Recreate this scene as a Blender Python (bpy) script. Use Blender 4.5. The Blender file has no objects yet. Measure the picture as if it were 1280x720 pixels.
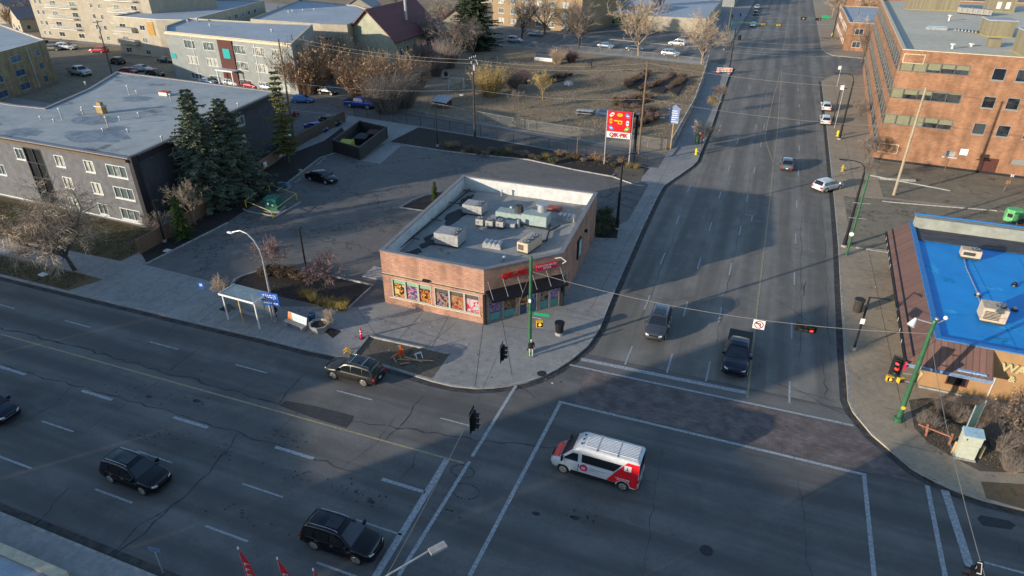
import bpy, bmesh, math, random
from mathutils import Vector, Matrix
R = math.radians
random.seed(7)
scene = bpy.context.scene
COL = scene.collection
# ---------------------------------------------------------------- camera
CAM_H = 32.0; FOC = 816.3; PITCH = .51025; YAW = R(21.0)
cd = bpy.data.cameras.new('camera'); cam = bpy.data.objects.new('camera', cd); COL.objects.link(cam)
cam.location = (0, 0, CAM_H)
cam.rotation_euler = (math.pi/2 - PITCH, 0, YAW)
cd.sensor_width = 36.0; cd.lens = FOC/1280*36.0
cd.clip_start = .5; cd.clip_end = 4000
scene.camera = cam
# ---------------------------------------------------------------- sky, sun
SUN_AZ = R(49.3); SUN_EL = R(11.3)
w = bpy.data.worlds.new('World'); scene.world = w; w.use_nodes = True
nt = w.node_tree; bgn = nt.nodes['Background']
sky = nt.nodes.new('ShaderNodeTexSky'); sky.sky_type = 'NISHITA'; sky.sun_disc = False
sky.sun_elevation = SUN_EL
sky.sun_rotation = math.atan2(-math.cos(SUN_AZ), -math.sin(SUN_AZ))
sky.altitude = 600; sky.air_density = 1.0; sky.dust_density = .6; sky.ozone_density = 2.0
nt.links.new(sky.outputs[0], bgn.inputs[0]); bgn.inputs[1].default_value = .15
sd = bpy.data.lights.new('sun', 'SUN'); sd.energy = 3.7; sd.angle = R(.55); sd.color = (1.0, .87, .70)
so = bpy.data.objects.new('sun', sd); COL.objects.link(so)
L = Vector((math.cos(SUN_AZ)*math.cos(SUN_EL), math.sin(SUN_AZ)*math.cos(SUN_EL), -math.sin(SUN_EL)))
so.rotation_euler = L.to_track_quat('-Z', 'Y').to_euler(); so.location = (-60, -60, 80)
scene.view_settings.view_transform = 'Standard'; scene.view_settings.look = 'None'
scene.view_settings.exposure = 0.98; scene.view_settings.gamma = 1.0
scene.render.resolution_x = 1024; scene.render.resolution_y = 576
# ---------------------------------------------------------------- survey helpers (the plan was measured from a fixed survey point)
_f = Vector((-math.sin(YAW)*math.cos(PITCH), math.cos(YAW)*math.cos(PITCH), -math.sin(PITCH)))
_r = Vector((math.cos(YAW), math.sin(YAW), 0)); _u = _r.cross(_f)
def g(px, py, z=0.0):
    d = _f*816.3 + _r*(px-640) - _u*(py-360); t = (z-32.0)/d.z
    return Vector((d.x*t, d.y*t, z))
def onwall(px, py, p0, p1):
    d = _f*816.3 + _r*(px-640) - _u*(py-360)
    e = Vector((p1[0]-p0[0], p1[1]-p0[1])); Ln = e.length; e /= Ln
    n = Vector((e.y, -e.x))
    t = (Vector((p0[0], p0[1])).dot(n))/(d.x*n.x+d.y*n.y)
    q = Vector((d.x*t, d.y*t)); return ((q-Vector((p0[0], p0[1]))).dot(e), 32.0+d.z*t)
ZB = .13
# ---------------------------------------------------------------- materials
MATS = {}
def mat(name, col, rough=.85, var=.15, scale=3.0, col2=None, bump=0.0, bscale=None, metal=0.0, spec=.3, coat=0.0, emit=0.0, rnd=0.0, stretch=None, trans=0.0):
    if name in MATS: return MATS[name]
    m = bpy.data.materials.new(name); MATS[name] = m; m.use_nodes = True
    t = m.node_tree; N = t.nodes; K = t.links; b = N['Principled BSDF']
    tc = N.new('ShaderNodeTexCoord'); src = tc.outputs['Object']
    if stretch:
        mp = N.new('ShaderNodeMapping'); mp.inputs['Scale'].default_value = stretch; K.new(src, mp.inputs[0]); src = mp.outputs[0]
    no = N.new('ShaderNodeTexNoise'); no.inputs['Scale'].default_value = scale; no.inputs['Detail'].default_value = 6; no.inputs['Roughness'].default_value = .65
    K.new(src, no.inputs['Vector'])
    cr = N.new('ShaderNodeValToRGB'); c2 = col2 or tuple(max(0, c*(1-var*2)) for c in col); c1 = col if col2 else tuple(min(1, c*(1+var)) for c in col)
    cr.color_ramp.elements[0].position = .33; cr.color_ramp.elements[0].color = (*c2, 1)
    cr.color_ramp.elements[1].position = .67; cr.color_ramp.elements[1].color = (*c1, 1)
    K.new(no.outputs['Fac'], cr.inputs[0]); out = cr.outputs[0]
    if rnd > 0:
        oi = N.new('ShaderNodeObjectInfo'); hs = N.new('ShaderNodeHueSaturation')
        ma = N.new('ShaderNodeMapRange'); ma.inputs[3].default_value = 1-rnd; ma.inputs[4].default_value = 1+rnd
        K.new(oi.outputs['Random'], ma.inputs[0]); K.new(ma.outputs[0], hs.inputs['Value']); K.new(out, hs.inputs['Color']); out = hs.outputs[0]
    K.new(out, b.inputs['Base Color'])
    b.inputs['Roughness'].default_value = rough; b.inputs['Metallic'].default_value = metal
    b.inputs['Specular IOR Level'].default_value = spec; b.inputs['Coat Weight'].default_value = coat
    if emit > 0:
        K.new(out, b.inputs['Emission Color']); b.inputs['Emission Strength'].default_value = emit
    if bump > 0:
        bn = N.new('ShaderNodeTexNoise'); bn.inputs['Scale'].default_value = bscale or scale*6; bn.inputs['Detail'].default_value = 4; K.new(src, bn.inputs['Vector'])
        bp = N.new('ShaderNodeBump'); bp.inputs['Strength'].default_value = bump; bp.inputs['Distance'].default_value = .05
        K.new(bn.outputs['Fac'], bp.inputs['Height']); K.new(bp.outputs[0], b.inputs['Normal'])
    if trans > 0:
        tr = N.new('ShaderNodeBsdfTransparent'); mx = N.new('ShaderNodeMixShader'); mx.inputs[0].default_value = trans
        K.new(b.outputs[0], mx.inputs[1]); K.new(tr.outputs[0], mx.inputs[2]); K.new(mx.outputs[0], N['Material Output'].inputs['Surface'])
    return m
def layered(name, base, blot, grain, bs=.12, crack=None, cs=.12, streak=None, rough=.9, dark=None, ds=.5, dth=.62, track=None):
    """ground material: base colour, large blotches, fine grain, optional crack net and wheel-track streaks along an axis"""
    m = bpy.data.materials.new(name); MATS[name] = m; m.use_nodes = True
    t = m.node_tree; N = t.nodes; K = t.links; b = N['Principled BSDF']; b.inputs['Roughness'].default_value = rough; b.inputs['Specular IOR Level'].default_value = .25
    tc = N.new('ShaderNodeTexCoord'); src = tc.outputs['Object']
    def noise(sc, det=5, vec=None, rg=.6):
        n = N.new('ShaderNodeTexNoise'); n.inputs['Scale'].default_value = sc; n.inputs['Detail'].default_value = det; n.inputs['Roughness'].default_value = rg
        K.new(vec or src, n.inputs['Vector']); return n.outputs['Fac']
    def rng(v, a, b_, c, d):
        r = N.new('ShaderNodeMapRange'); r.inputs[1].default_value = a; r.inputs[2].default_value = b_; r.inputs[3].default_value = c; r.inputs[4].default_value = d; K.new(v, r.inputs[0]); return r.outputs[0]
    def mix(fac, a, c, mode='MIX'):
        x = N.new('ShaderNodeMix'); x.data_type = 'RGBA'; x.blend_type = mode
        if isinstance(fac, float): x.inputs[0].default_value = fac
        else: K.new(fac, x.inputs[0])
        for i, v in ((6, a), (7, c)):
            if isinstance(v, tuple): x.inputs[i].default_value = (*v, 1)
            else: K.new(v, x.inputs[i])
        return x.outputs[2]
    c = mix(rng(noise(bs), .35, .65, 0, 1), base, blot)
    c = mix(rng(noise(bs*7, 6), .4, .7, 0, .6), c, grain)
    gr = rng(noise(4.2, 8, rg=.85), .25, .75, .70, 1.30)
    hv = N.new('ShaderNodeHueSaturation'); K.new(c, hv.inputs['Color']); K.new(gr, hv.inputs['Value']); c = hv.outputs[0]
    if streak:
        mp = N.new('ShaderNodeMapping'); mp.inputs['Scale'].default_value = streak; K.new(src, mp.inputs[0])
        c = mix(rng(noise(1.0, 3, mp.outputs[0]), .42, .60, 0, .75), c, tuple(x*.6 for x in base))
    if track:
        ax_, per, peak = track; sx = N.new('ShaderNodeSeparateXYZ'); K.new(src, sx.inputs[0])
        s1 = N.new('ShaderNodeMath'); s1.operation = 'MULTIPLY_ADD'; s1.inputs[1].default_value = 2*math.pi/per; s1.inputs[2].default_value = math.pi/2-2*math.pi*peak/per; K.new(sx.outputs[ax_], s1.inputs[0])
        s2 = N.new('ShaderNodeMath'); s2.operation = 'SINE'; K.new(s1.outputs[0], s2.inputs[0])
        m1 = N.new('ShaderNodeMath'); m1.operation = 'MULTIPLY'; K.new(rng(s2.outputs[0], .1, 1, 0, .9), m1.inputs[0]); K.new(rng(noise(.35, 5), .35, .65, .15, 1), m1.inputs[1])
        c = mix(m1.outputs[0], c, tuple(x*.62 for x in base))
        m3 = N.new('ShaderNodeMath'); m3.operation = 'MULTIPLY'; K.new(rng(s2.outputs[0], -.1, -.8, 0, .5), m3.inputs[0]); K.new(rng(noise(.22, 4), .4, .65, 0, 1), m3.inputs[1])
        c = mix(m3.outputs[0], c, tuple(x*1.35 for x in base))
    if dark:
        c = mix(rng(noise(ds, 7, rg=.75), dth, dth+.05, 0, .85), c, dark)
    if crack:
        wv = N.new('ShaderNodeMix'); wv.data_type = 'RGBA'; wv.inputs[0].default_value = .35
        nn = N.new('ShaderNodeTexNoise'); nn.inputs['Scale'].default_value = .9; nn.inputs['Detail'].default_value = 6; K.new(src, nn.inputs['Vector'])
        sc = N.new('ShaderNodeMapping'); sc.inputs['Scale'].default_value = (cs, cs, cs); K.new(src, sc.inputs[0])
        K.new(sc.outputs[0], wv.inputs[6]); K.new(nn.outputs['Color'], wv.inputs[7])
        vo = N.new('ShaderNodeTexVoronoi'); vo.feature = 'DISTANCE_TO_EDGE'; vo.inputs['Scale'].default_value = 1.0; K.new(wv.outputs[2], vo.inputs['Vector'])
        c = mix(rng(vo.outputs['Distance'], .0, .012, .8, 0), c, crack)
    K.new(c, b.inputs['Base Color'])
    bp = N.new('ShaderNodeBump'); bp.inputs['Strength'].default_value = .35; bp.inputs['Distance'].default_value = .02
    K.new(noise(22, 4), bp.inputs['Height']); K.new(bp.outputs[0], b.inputs['Normal'])
    return m
def brick_mat(name, c1, c2, mortar, scale=1.0, flat=False, bw=.42, rh=.14, ms=.018):
    m = bpy.data.materials.new(name); MATS[name] = m; m.use_nodes = True
    t = m.node_tree; N = t.nodes; K = t.links; b = N['Principled BSDF']; b.inputs['Roughness'].default_value = .9; b.inputs['Specular IOR Level'].default_value = .2
    tc = N.new('ShaderNodeTexCoord'); sp = N.new('ShaderNodeSeparateXYZ'); K.new(tc.outputs['Object'], sp.inputs[0])
    cb = N.new('ShaderNodeCombineXYZ')
    if flat:
        K.new(sp.outputs[0], cb.inputs[0]); K.new(sp.outputs[1], cb.inputs[1])
    else:
        ad = N.new('ShaderNodeMath'); ad.operation = 'ADD'; K.new(sp.outputs[0], ad.inputs[0]); K.new(sp.outputs[1], ad.inputs[1])
        K.new(ad.outputs[0], cb.inputs[0]); K.new(sp.outputs[2], cb.inputs[1])
    bt = N.new('ShaderNodeTexBrick'); K.new(cb.outputs[0], bt.inputs['Vector']); bt.inputs['Color1'].default_value = (*c1, 1); bt.inputs['Color2'].default_value = (*c2, 1)
    bt.inputs['Mortar'].default_value = (*mortar, 1); bt.inputs['Scale'].default_value = 1/scale; bt.inputs['Brick Width'].default_value = bw; bt.inputs['Row Height'].default_value = rh; bt.inputs['Mortar Size'].default_value = ms
    no = N.new('ShaderNodeTexNoise'); no.inputs['Scale'].default_value = .7; no.inputs['Detail'].default_value = 7; K.new(tc.outputs['Object'], no.inputs['Vector'])
    mr = N.new('ShaderNodeMapRange'); mr.inputs[1].default_value = .3; mr.inputs[2].default_value = .7; mr.inputs[3].default_value = .78; mr.inputs[4].default_value = 1.18; mp = N.new('ShaderNodeMapping'); mp.inputs['Scale'].default_value = (1.1, 1.1, .12); K.new(tc.outputs['Object'], mp.inputs[0])
    n2 = N.new('ShaderNodeTexNoise'); n2.inputs['Scale'].default_value = 1.0; n2.inputs['Detail'].default_value = 6; K.new(mp.outputs[0], n2.inputs['Vector'])
    av = N.new('ShaderNodeMath'); av.operation = 'ADD'; K.new(no.outputs['Fac'], av.inputs[0]); K.new(n2.outputs['Fac'], av.inputs[1]); hf = N.new('ShaderNodeMath'); hf.operation = 'MULTIPLY'; hf.inputs[1].default_value = .5; K.new(av.outputs[0], hf.inputs[0]); K.new(hf.outputs[0], mr.inputs[0])
    mr.inputs[1].default_value = .38; mr.inputs[2].default_value = .62; mr.inputs[3].default_value = .68
    hs = N.new('ShaderNodeHueSaturation'); K.new(bt.outputs['Color'], hs.inputs['Color']); K.new(mr.outputs[0], hs.inputs['Value']); K.new(hs.outputs[0], b.inputs['Base Color'])
    bp = N.new('ShaderNodeBump'); bp.inputs['Strength'].default_value = .4; bp.inputs['Distance'].default_value = .01; bp.invert = True
    K.new(bt.outputs['Fac'], bp.inputs['Height']); K.new(bp.outputs[0], b.inputs['Normal'])
    return m
def stripe_mat(name, c1, c2, period, axis=0, duty=.5, rough=.7, bump=.5):
    """boards, ribs or corrugations along one local axis"""
    m = bpy.data.materials.new(name); MATS[name] = m; m.use_nodes = True
    t = m.node_tree; N = t.nodes; K = t.links; b = N['Principled BSDF']; b.inputs['Roughness'].default_value = rough
    tc = N.new('ShaderNodeTexCoord'); sp = N.new('ShaderNodeSeparateXYZ'); K.new(tc.outputs['Object'], sp.inputs[0])
    if axis == 3:
        ad = N.new('ShaderNodeMath'); ad.operation = 'ADD'; K.new(sp.outputs[0], ad.inputs[0]); K.new(sp.outputs[1], ad.inputs[1]); v = ad.outputs[0]
    else: v = sp.outputs[axis]
    d = N.new('ShaderNodeMath'); d.operation = 'DIVIDE'; d.inputs[1].default_value = period; K.new(v, d.inputs[0])
    fr = N.new('ShaderNodeMath'); fr.operation = 'FRACT'; K.new(d.outputs[0], fr.inputs[0])
    gt = N.new('ShaderNodeMath'); gt.operation = 'GREATER_THAN'; gt.inputs[1].default_value = duty; K.new(fr.outputs[0], gt.inputs[0])
    fl = N.new('ShaderNodeMath'); fl.operation = 'FLOOR'; K.new(d.outputs[0], fl.inputs[0])
    wn = N.new('ShaderNodeTexWhiteNoise'); wn.noise_dimensions = '1D'; K.new(fl.outputs[0], wn.inputs['W'])
    mx = N.new('ShaderNodeMix'); mx.data_type = 'RGBA'; K.new(gt.outputs[0], mx.inputs[0]); mx.inputs[6].default_value = (*c1, 1); mx.inputs[7].default_value = (*c2, 1)
    no = N.new('ShaderNodeTexNoise'); no.inputs['Scale'].default_value = 2; no.inputs['Detail'].default_value = 6; K.new(tc.outputs['Object'], no.inputs['Vector'])
    ad2 = N.new('ShaderNodeMath'); ad2.operation = 'ADD'; K.new(no.outputs['Fac'], ad2.inputs[0]); K.new(wn.outputs['Value'], ad2.inputs[1])
    mr = N.new('ShaderNodeMapRange'); mr.inputs[1].default_value = .3; mr.inputs[2].default_value = 1.7; mr.inputs[3].default_value = .78; mr.inputs[4].default_value = 1.2; K.new(ad2.outputs[0], mr.inputs[0])
    hs = N.new('ShaderNodeHueSaturation'); K.new(mx.outputs[2], hs.inputs['Color']); K.new(mr.outputs[0], hs.inputs['Value']); K.new(hs.outputs[0], b.inputs['Base Color'])
    bp = N.new('ShaderNodeBump'); bp.inputs['Strength'].default_value = bump; bp.inputs['Distance'].default_value = .02; K.new(gt.outputs[0], bp.inputs['Height']); bp.invert = True; K.new(bp.outputs[0], b.inputs['Normal'])
    return m
def poster_mat(name, cols, scale):
    """printed window graphic: blobs of several flat colours"""
    m = bpy.data.materials.new(name); MATS[name] = m; m.use_nodes = True
    t = m.node_tree; N = t.nodes; K = t.links; b = N['Principled BSDF']; b.inputs['Roughness'].default_value = .15; b.inputs['Specular IOR Level'].default_value = .6
    tc = N.new('ShaderNodeTexCoord'); no = N.new('ShaderNodeTexNoise'); no.inputs['Scale'].default_value = scale; no.inputs['Detail'].default_value = 1.5; no.inputs['Distortion'].default_value = 1.2; cols = [tuple(x*.6 for x in c_) for c_ in cols]
    K.new(tc.outputs['Object'], no.inputs['Vector']); cr = N.new('ShaderNodeValToRGB'); cr.color_ramp.interpolation = 'CONSTANT'
    e = cr.color_ramp.elements; n = len(cols)
    e[0].position = 0; e[0].color = (*cols[0], 1); e[1].position = .34; e[1].color = (*cols[1], 1)
    for i in range(2, n):
        x = e.new(.34+.32*(i-1)/(n-1)); x.color = (*cols[i], 1)
    K.new(no.outputs['Fac'], cr.inputs[0]); K.new(cr.outputs[0], b.inputs['Base Color'])
    return m
def glass_mat(name, dark, light, rough=.12):
    m = bpy.data.materials.new(name); MATS[name] = m; m.use_nodes = True
    t = m.node_tree; N = t.nodes; K = t.links; b = N['Principled BSDF']; b.inputs['Roughness'].default_value = rough; b.inputs['Specular IOR Level'].default_value = .6
    oi = N.new('ShaderNodeObjectInfo'); tc = N.new('ShaderNodeTexCoord'); no = N.new('ShaderNodeTexNoise'); no.inputs['Scale'].default_value = .9; K.new(tc.outputs['Object'], no.inputs['Vector'])
    ad = N.new('ShaderNodeMath'); ad.operation = 'ADD'; K.new(oi.outputs['Random'], ad.inputs[0]); K.new(no.outputs['Fac'], ad.inputs[1])
    mr = N.new('ShaderNodeMapRange'); mr.inputs[1].default_value = .9; mr.inputs[2].default_value = 1.15; K.new(ad.outputs[0], mr.inputs[0])
    mx = N.new('ShaderNodeMix'); mx.data_type = 'RGBA'; K.new(mr.outputs[0], mx.inputs[0]); mx.inputs[6].default_value = (*dark, 1); mx.inputs[7].default_value = (*light, 1)
    K.new(mx.outputs[2], b.inputs['Base Color'])
    return m
# ---------------------------------------------------------------- mesh builder
class MB:
    def __init__(s): s.v = []; s.f = []
    def add(s, vs, fs):
        o = len(s.v); s.v += [tuple(p) for p in vs]; seen = set()
        for f in fs:
            k = frozenset(f)
            if k in seen: continue
            seen.add(k); s.f.append(tuple(i+o for i in f))
        return s
    def box(s, x0, x1, y0, y1, z0, z1):
        return s.add([(x0,y0,z0),(x1,y0,z0),(x1,y1,z0),(x0,y1,z0),(x0,y0,z1),(x1,y0,z1),(x1,y1,z1),(x0,y1,z1)],
                     [(0,3,2,1),(4,5,6,7),(0,1,5,4),(1,2,6,5),(2,3,7,6),(3,0,4,7)])
    def cbox(s, c, sx, sy, sz, rz=0, tilt=0):
        """box centred at c, turned by rz about z, tilted by tilt about its own x"""
        M = Matrix.Rotation(rz, 4, 'Z') @ Matrix.Rotation(tilt, 4, 'X'); o = Vector(c)
        P = [o + M @ Vector((a*sx/2, b*sy/2, d*sz/2)) for d in (-1,1) for a, b in ((-1,-1),(1,-1),(1,1),(-1,1))]
        return s.add(P, [(0,3,2,1),(4,5,6,7),(0,1,5,4),(1,2,6,5),(2,3,7,6),(3,0,4,7)])
    def prism(s, poly, z0, z1, bottom=True):
        n = len(poly); A = [(p[0], p[1], z0) for p in poly]; B = [(p[0], p[1], z1) for p in poly]
        fs = [(i, (i+1) % n, n+(i+1) % n, n+i) for i in range(n)] + [tuple(range(n, 2*n))]
        if bottom: fs.append(tuple(reversed(range(n))))
        return s.add(A+B, fs)
    def sheet(s, poly, z): return s.add([(p[0], p[1], z) for p in poly], [tuple(range(len(poly)))])
    def ring(s, pa, pb, z0, z1):
        n = len(pa)
        for i in range(n):
            j = (i+1) % n; a, b, c, d = pa[i], pa[j], pb[j], pb[i]
            s.add([(a[0],a[1],z0),(b[0],b[1],z0),(b[0],b[1],z1),(a[0],a[1],z1)], [(0,1,2,3)])
            s.add([(a[0],a[1],z1),(b[0],b[1],z1),(c[0],c[1],z1),(d[0],d[1],z1)], [(0,1,2,3)])
            s.add([(d[0],d[1],z1),(c[0],c[1],z1),(c[0],c[1],z0),(d[0],d[1],z0)], [(0,1,2,3)])
            s.add([(d[0],d[1],z0),(c[0],c[1],z0),(b[0],b[1],z0),(a[0],a[1],z0)], [(0,1,2,3)])
        return s
    def cyl(s, p0, p1, r0, r1=None, n=8, cap=True):
        r1 = r0 if r1 is None else r1; p0 = Vector(p0); p1 = Vector(p1); d = p1-p0
        if d.length < 1e-6: return s
        d.normalize(); a = d.orthogonal().normalized(); b = d.cross(a)
        A = [p0+(a*math.cos(t)+b*math.sin(t))*r0 for t in [2*math.pi*i/n for i in range(n)]]
        B = [p1+(a*math.cos(t)+b*math.sin(t))*r1 for t in [2*math.pi*i/n for i in range(n)]]
        fs = [(i, (i+1) % n, n+(i+1) % n, n+i) for i in range(n)]
        if cap: fs += [tuple(reversed(range(n))), tuple(range(n, 2*n))]
        return s.add(A+B, fs)
    def tube(s, pts, r, n=6):
        rs = r if isinstance(r, (list, tuple)) else [r]*len(pts)
        for i in range(len(pts)-1): s.cyl(pts[i], pts[i+1], rs[i], rs[i+1], n)
        return s
    def bar(s, p0, p1, w_, h):
        """rectangular bar between two points"""
        p0 = Vector(p0); p1 = Vector(p1); d = (p1-p0).normalized(); up = Vector((0,0,1))
        if abs(d.z) > .95: up = Vector((1,0,0))
        a = d.cross(up).normalized()*w_/2; b = a.cross(d).normalized()*h/2
        P = [p0-a-b, p0+a-b, p0+a+b, p0-a+b, p1-a-b, p1+a-b, p1+a+b, p1-a+b]
        return s.add(P, [(0,1,2,3),(7,6,5,4),(0,4,5,1),(1,5,6,2),(2,6,7,3),(3,7,4,0)])
    def sphere(s, c, rx, ry=None, rz=None, nu=10, nv=7):
        ry = rx if ry is None else ry; rz = rx if rz is None else rz; c = Vector(c); vs = []; fs = []
        for j in range(nv+1):
            th = math.pi*j/nv
            for i in range(nu):
                ph = 2*math.pi*i/nu; vs.append(c+Vector((rx*math.sin(th)*math.cos(ph), ry*math.sin(th)*math.sin(ph), rz*math.cos(th))))
        for j in range(nv):
            for i in range(nu):
                a = j*nu+i; b = j*nu+(i+1) % nu; fs.append((a, a+nu, b+nu, b))
        return s.add(vs, fs)
    def build(s, name, m, parent=None, world=True, smooth=None, bevel=0, data=None):
        me = data
        if me is None:
            me = bpy.data.meshes.new(name); me.from_pydata(s.v, [], s.f); me.update()
            bm = bmesh.new(); bm.from_mesh(me)
            if smooth is not None: bmesh.ops.remove_doubles(bm, verts=bm.verts, dist=.0005)
            bmesh.ops.recalc_face_normals(bm, faces=bm.faces) if smooth is not None else None
            if bevel: bmesh.ops.bevel(bm, geom=[e for e in bm.edges if len(e.link_faces) == 2 and e.calc_face_angle(0) > .6], offset=bevel, segments=2, affect='EDGES')
            if smooth is not None:
                for e in bm.edges: e.smooth = not (len(e.link_faces) == 2 and e.calc_face_angle(0) > R(smooth))
                for f in bm.faces: f.smooth = True
            bm.to_mesh(me); bm.free()
            for mm in (m if isinstance(m, (list, tuple)) else [m]): me.materials.append(mm)
        o = bpy.data.objects.new(name, me); COL.objects.link(o)
        if parent is not None:
            o.parent = parent
            if world: o.matrix_local = ROOTM(parent).inverted()
        return o
def ROOTM(p):
    M = Matrix.LocRotScale(p.location, p.rotation_euler, p.scale)
    return ROOTM(p.parent) @ M if p.parent else M
def tag(o, label=None, cat=None, group=None, kind=None):
    if label: o['label'] = label
    if cat: o['category'] = cat
    if group: o['group'] = group
    if kind: o['kind'] = kind
    return o
def root(name, loc, label, cat, group=None, rz=0):
    o = bpy.data.objects.new(name, None); COL.objects.link(o); o.location = loc; o.rotation_euler = (0, 0, rz); o.empty_display_size = .3
    return tag(o, label, cat, group)
def struct(name, mb, m, **k): return tag(mb.build(name, m, **k), kind='structure')
def part(name, mb, m, parent, **k): return mb.build(name, m, parent, **k)
def dup(o, parent=None, loc=None, rz=None, sc=None, label=None, group=None):
    c = o.copy(); COL.objects.link(c); c.parent = parent
    if loc is not None: c.location = loc
    if rz is not None: c.rotation_euler = (0, 0, rz)
    if sc is not None: c.scale = (sc, sc, sc) if not isinstance(sc, tuple) else sc
    if label: c['label'] = label
    if group: c['group'] = group
    for ch in list(o.children): dup(ch, c)
    return c
def offset(poly, d):
    """move every edge of a counter-clockwise polygon inwards by d"""
    n = len(poly); out = []
    for i in range(n):
        a = Vector(poly[i-1][:2]); b = Vector(poly[i][:2]); c = Vector(poly[(i+1) % n][:2])
        e1 = (b-a).normalized(); e2 = (c-b).normalized(); n1 = Vector((-e1.y, e1.x)); n2 = Vector((-e2.y, e2.x))
        k = 1+n1.dot(n2); out.append(b+(n1+n2)*(d/max(k, .2)))
    return out
def facade(mb, p0, p1, z0, z1, holes=(), depth=.14):
    p0 = Vector(p0[:2]); p1 = Vector(p1[:2]); Ln = (p1-p0).length; e = (p1-p0)/Ln; n = Vector((e.y, -e.x))
    hs = [(max(.02, a), min(Ln-.02, b), max(z0+.02, c), min(z1-.02, d)) for a, b, c, d in holes]
    us = sorted({0.0, Ln} | {h[0] for h in hs} | {h[1] for h in hs}); zs = sorted({z0, z1} | {h[2] for h in hs} | {h[3] for h in hs})
    def P(u, z, d=0): q = p0+e*u-n*d; return (q.x, q.y, z)
    for i in range(len(us)-1):
        for j in range(len(zs)-1):
            u = (us[i]+us[i+1])/2; z = (zs[j]+zs[j+1])/2
            if any(h[0] < u < h[1] and h[2] < z < h[3] for h in hs): continue
            mb.add([P(us[i],zs[j]),P(us[i+1],zs[j]),P(us[i+1],zs[j+1]),P(us[i],zs[j+1])], [(0,1,2,3)])
    for a, b, c, d in hs:
        mb.add([P(a,c),P(b,c),P(b,d),P(a,d),P(a,c,depth),P(b,c,depth),P(b,d,depth),P(a,d,depth)], [(0,4,5,1),(1,5,6,2),(2,6,7,3),(3,7,4,0)])
def window(parent, p0, p1, h, fm, pm, mull=1, depth=.14, name='window', fw=.07, sill=None, rows=1, proud=0.0, pane='pane'):
    """frame ring set in an opening; its glass is a sub-part"""
    p0 = Vector(p0[:2]); p1 = Vector(p1[:2]); e = (p1-p0).normalized(); n = Vector((e.y, -e.x)); a, b, c, d = h
    def P(u, z, dd): q = p0+e*u-n*dd; return Vector((q.x, q.y, z))
    mb = MB()
    def blk(u0, u1, z0, z1, d0, d1):
        q = [P(u0,z0,d0),P(u1,z0,d0),P(u1,z0,d1),P(u0,z0,d1),P(u0,z1,d0),P(u1,z1,d0),P(u1,z1,d1),P(u0,z1,d1)]
        mb.add(q, [(0,3,2,1),(4,5,6,7),(0,1,5,4),(1,2,6,5),(2,3,7,6),(3,0,4,7)])
    o = -.03-proud; k = depth-.004
    blk(a-.02, b+.02, c-.02, c+fw, o, k); blk(a-.02, b+.02, d-fw, d+.02, o, k); blk(a-.02, a+fw, c+fw, d-fw, o, k); blk(b-fw, b+.02, c+fw, d-fw, o, k)
    for i in range(1, mull): u = a+(b-a)*i/mull; blk(u-fw*.4, u+fw*.4, c+fw, d-fw, o+.02, k)
    for i in range(1, rows): z = c+(d-c)*i/rows; blk(a+fw, b-fw, z-fw*.4, z+fw*.4, o+.025, k)
    if sill: blk(a-.1, b+.1, c-.12, c-.022, -.09, -.002)
    f = part(name, mb, fm, parent)
    pb = MB(); pb.add([P(a+.01,c+.01,depth-.03),P(b-.01,c+.01,depth-.03),P(b-.01,d-.01,depth-.03),P(a+.01,d-.01,depth-.03)], [(0,1,2,3)])
    q = part(pane, pb, pm, f)
    return f
def textmesh(s, size, m, parent, o, right, up, name='lettering', ext=.01, bold=0.0, align='CENTER', kern=1.0):
    cu = bpy.data.curves.new('t', 'FONT'); cu.body = s; cu.size = size; cu.extrude = ext; cu.align_x = align; cu.align_y = 'CENTER'; cu.offset = bold; cu.space_character = kern
    cu.resolution_u = 3
    ob = bpy.data.objects.new('t', cu); COL.objects.link(ob); dg = bpy.context.evaluated_depsgraph_get()
    me = bpy.data.meshes.new_from_object(ob.evaluated_get(dg)); bpy.data.objects.remove(ob); bpy.data.curves.remove(cu)
    r_ = Vector(right).normalized(); u_ = Vector(up).normalized(); n = r_.cross(u_)
    M = Matrix(((r_.x,u_.x,n.x,o[0]),(r_.y,u_.y,n.y,o[1]),(r_.z,u_.z,n.z,o[2]),(0,0,0,1)))
    me.transform(M); me.materials.clear(); me.materials.append(m); me.name = name
    q = bpy.data.objects.new(name, me); COL.objects.link(q)
    if parent is not None: q.parent = parent; q.matrix_local = ROOTM(parent).inverted()
    return q
# ================================================================ materials
M_road = layered('asphalt_street', (.135,.129,.12), (.096,.093,.09), (.17,.16,.143), bs=.09, track=(1,3.55,31.2), crack=None, streak=(.035,.62,.3), dark=(.03,.03,.032), ds=.55, dth=.66)
M_ave = layered('asphalt_avenue', (.185,.173,.152), (.135,.129,.118), (.23,.212,.182), bs=.08, track=(0,3.45,-2.1), crack=None, streak=(.66,.03,.3), dark=(.035,.035,.037), ds=.5, dth=.68)
M_lot = layered('asphalt_lot', (.13,.123,.115), (.10,.096,.091), (.158,.149,.136), bs=.10, crack=(.03,.03,.03), cs=.09, dark=(.03,.03,.032), ds=.3, dth=.70)
M_lot2 = layered('worn_lot', (.21,.178,.122), (.145,.13,.10), (.265,.225,.155), bs=.12, crack=(.04,.04,.04), cs=.12, dark=(.05,.048,.045), ds=.35, dth=.6)
M_walk = layered('sidewalk_concrete', (.25,.243,.228), (.195,.191,.184), (.30,.29,.27), bs=.22, dark=(.09,.088,.085), ds=.8, dth=.66)
M_walk2 = layered('warm_concrete', (.33,.262,.178), (.245,.20,.15), (.39,.315,.215), bs=.25, dark=(.10,.095,.085), ds=.8, dth=.63)
M_ground = layered('soil', (.10,.085,.06), (.075,.066,.048), (.14,.118,.082), bs=.05, dark=(.04,.037,.028), ds=.1, dth=.6)
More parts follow.
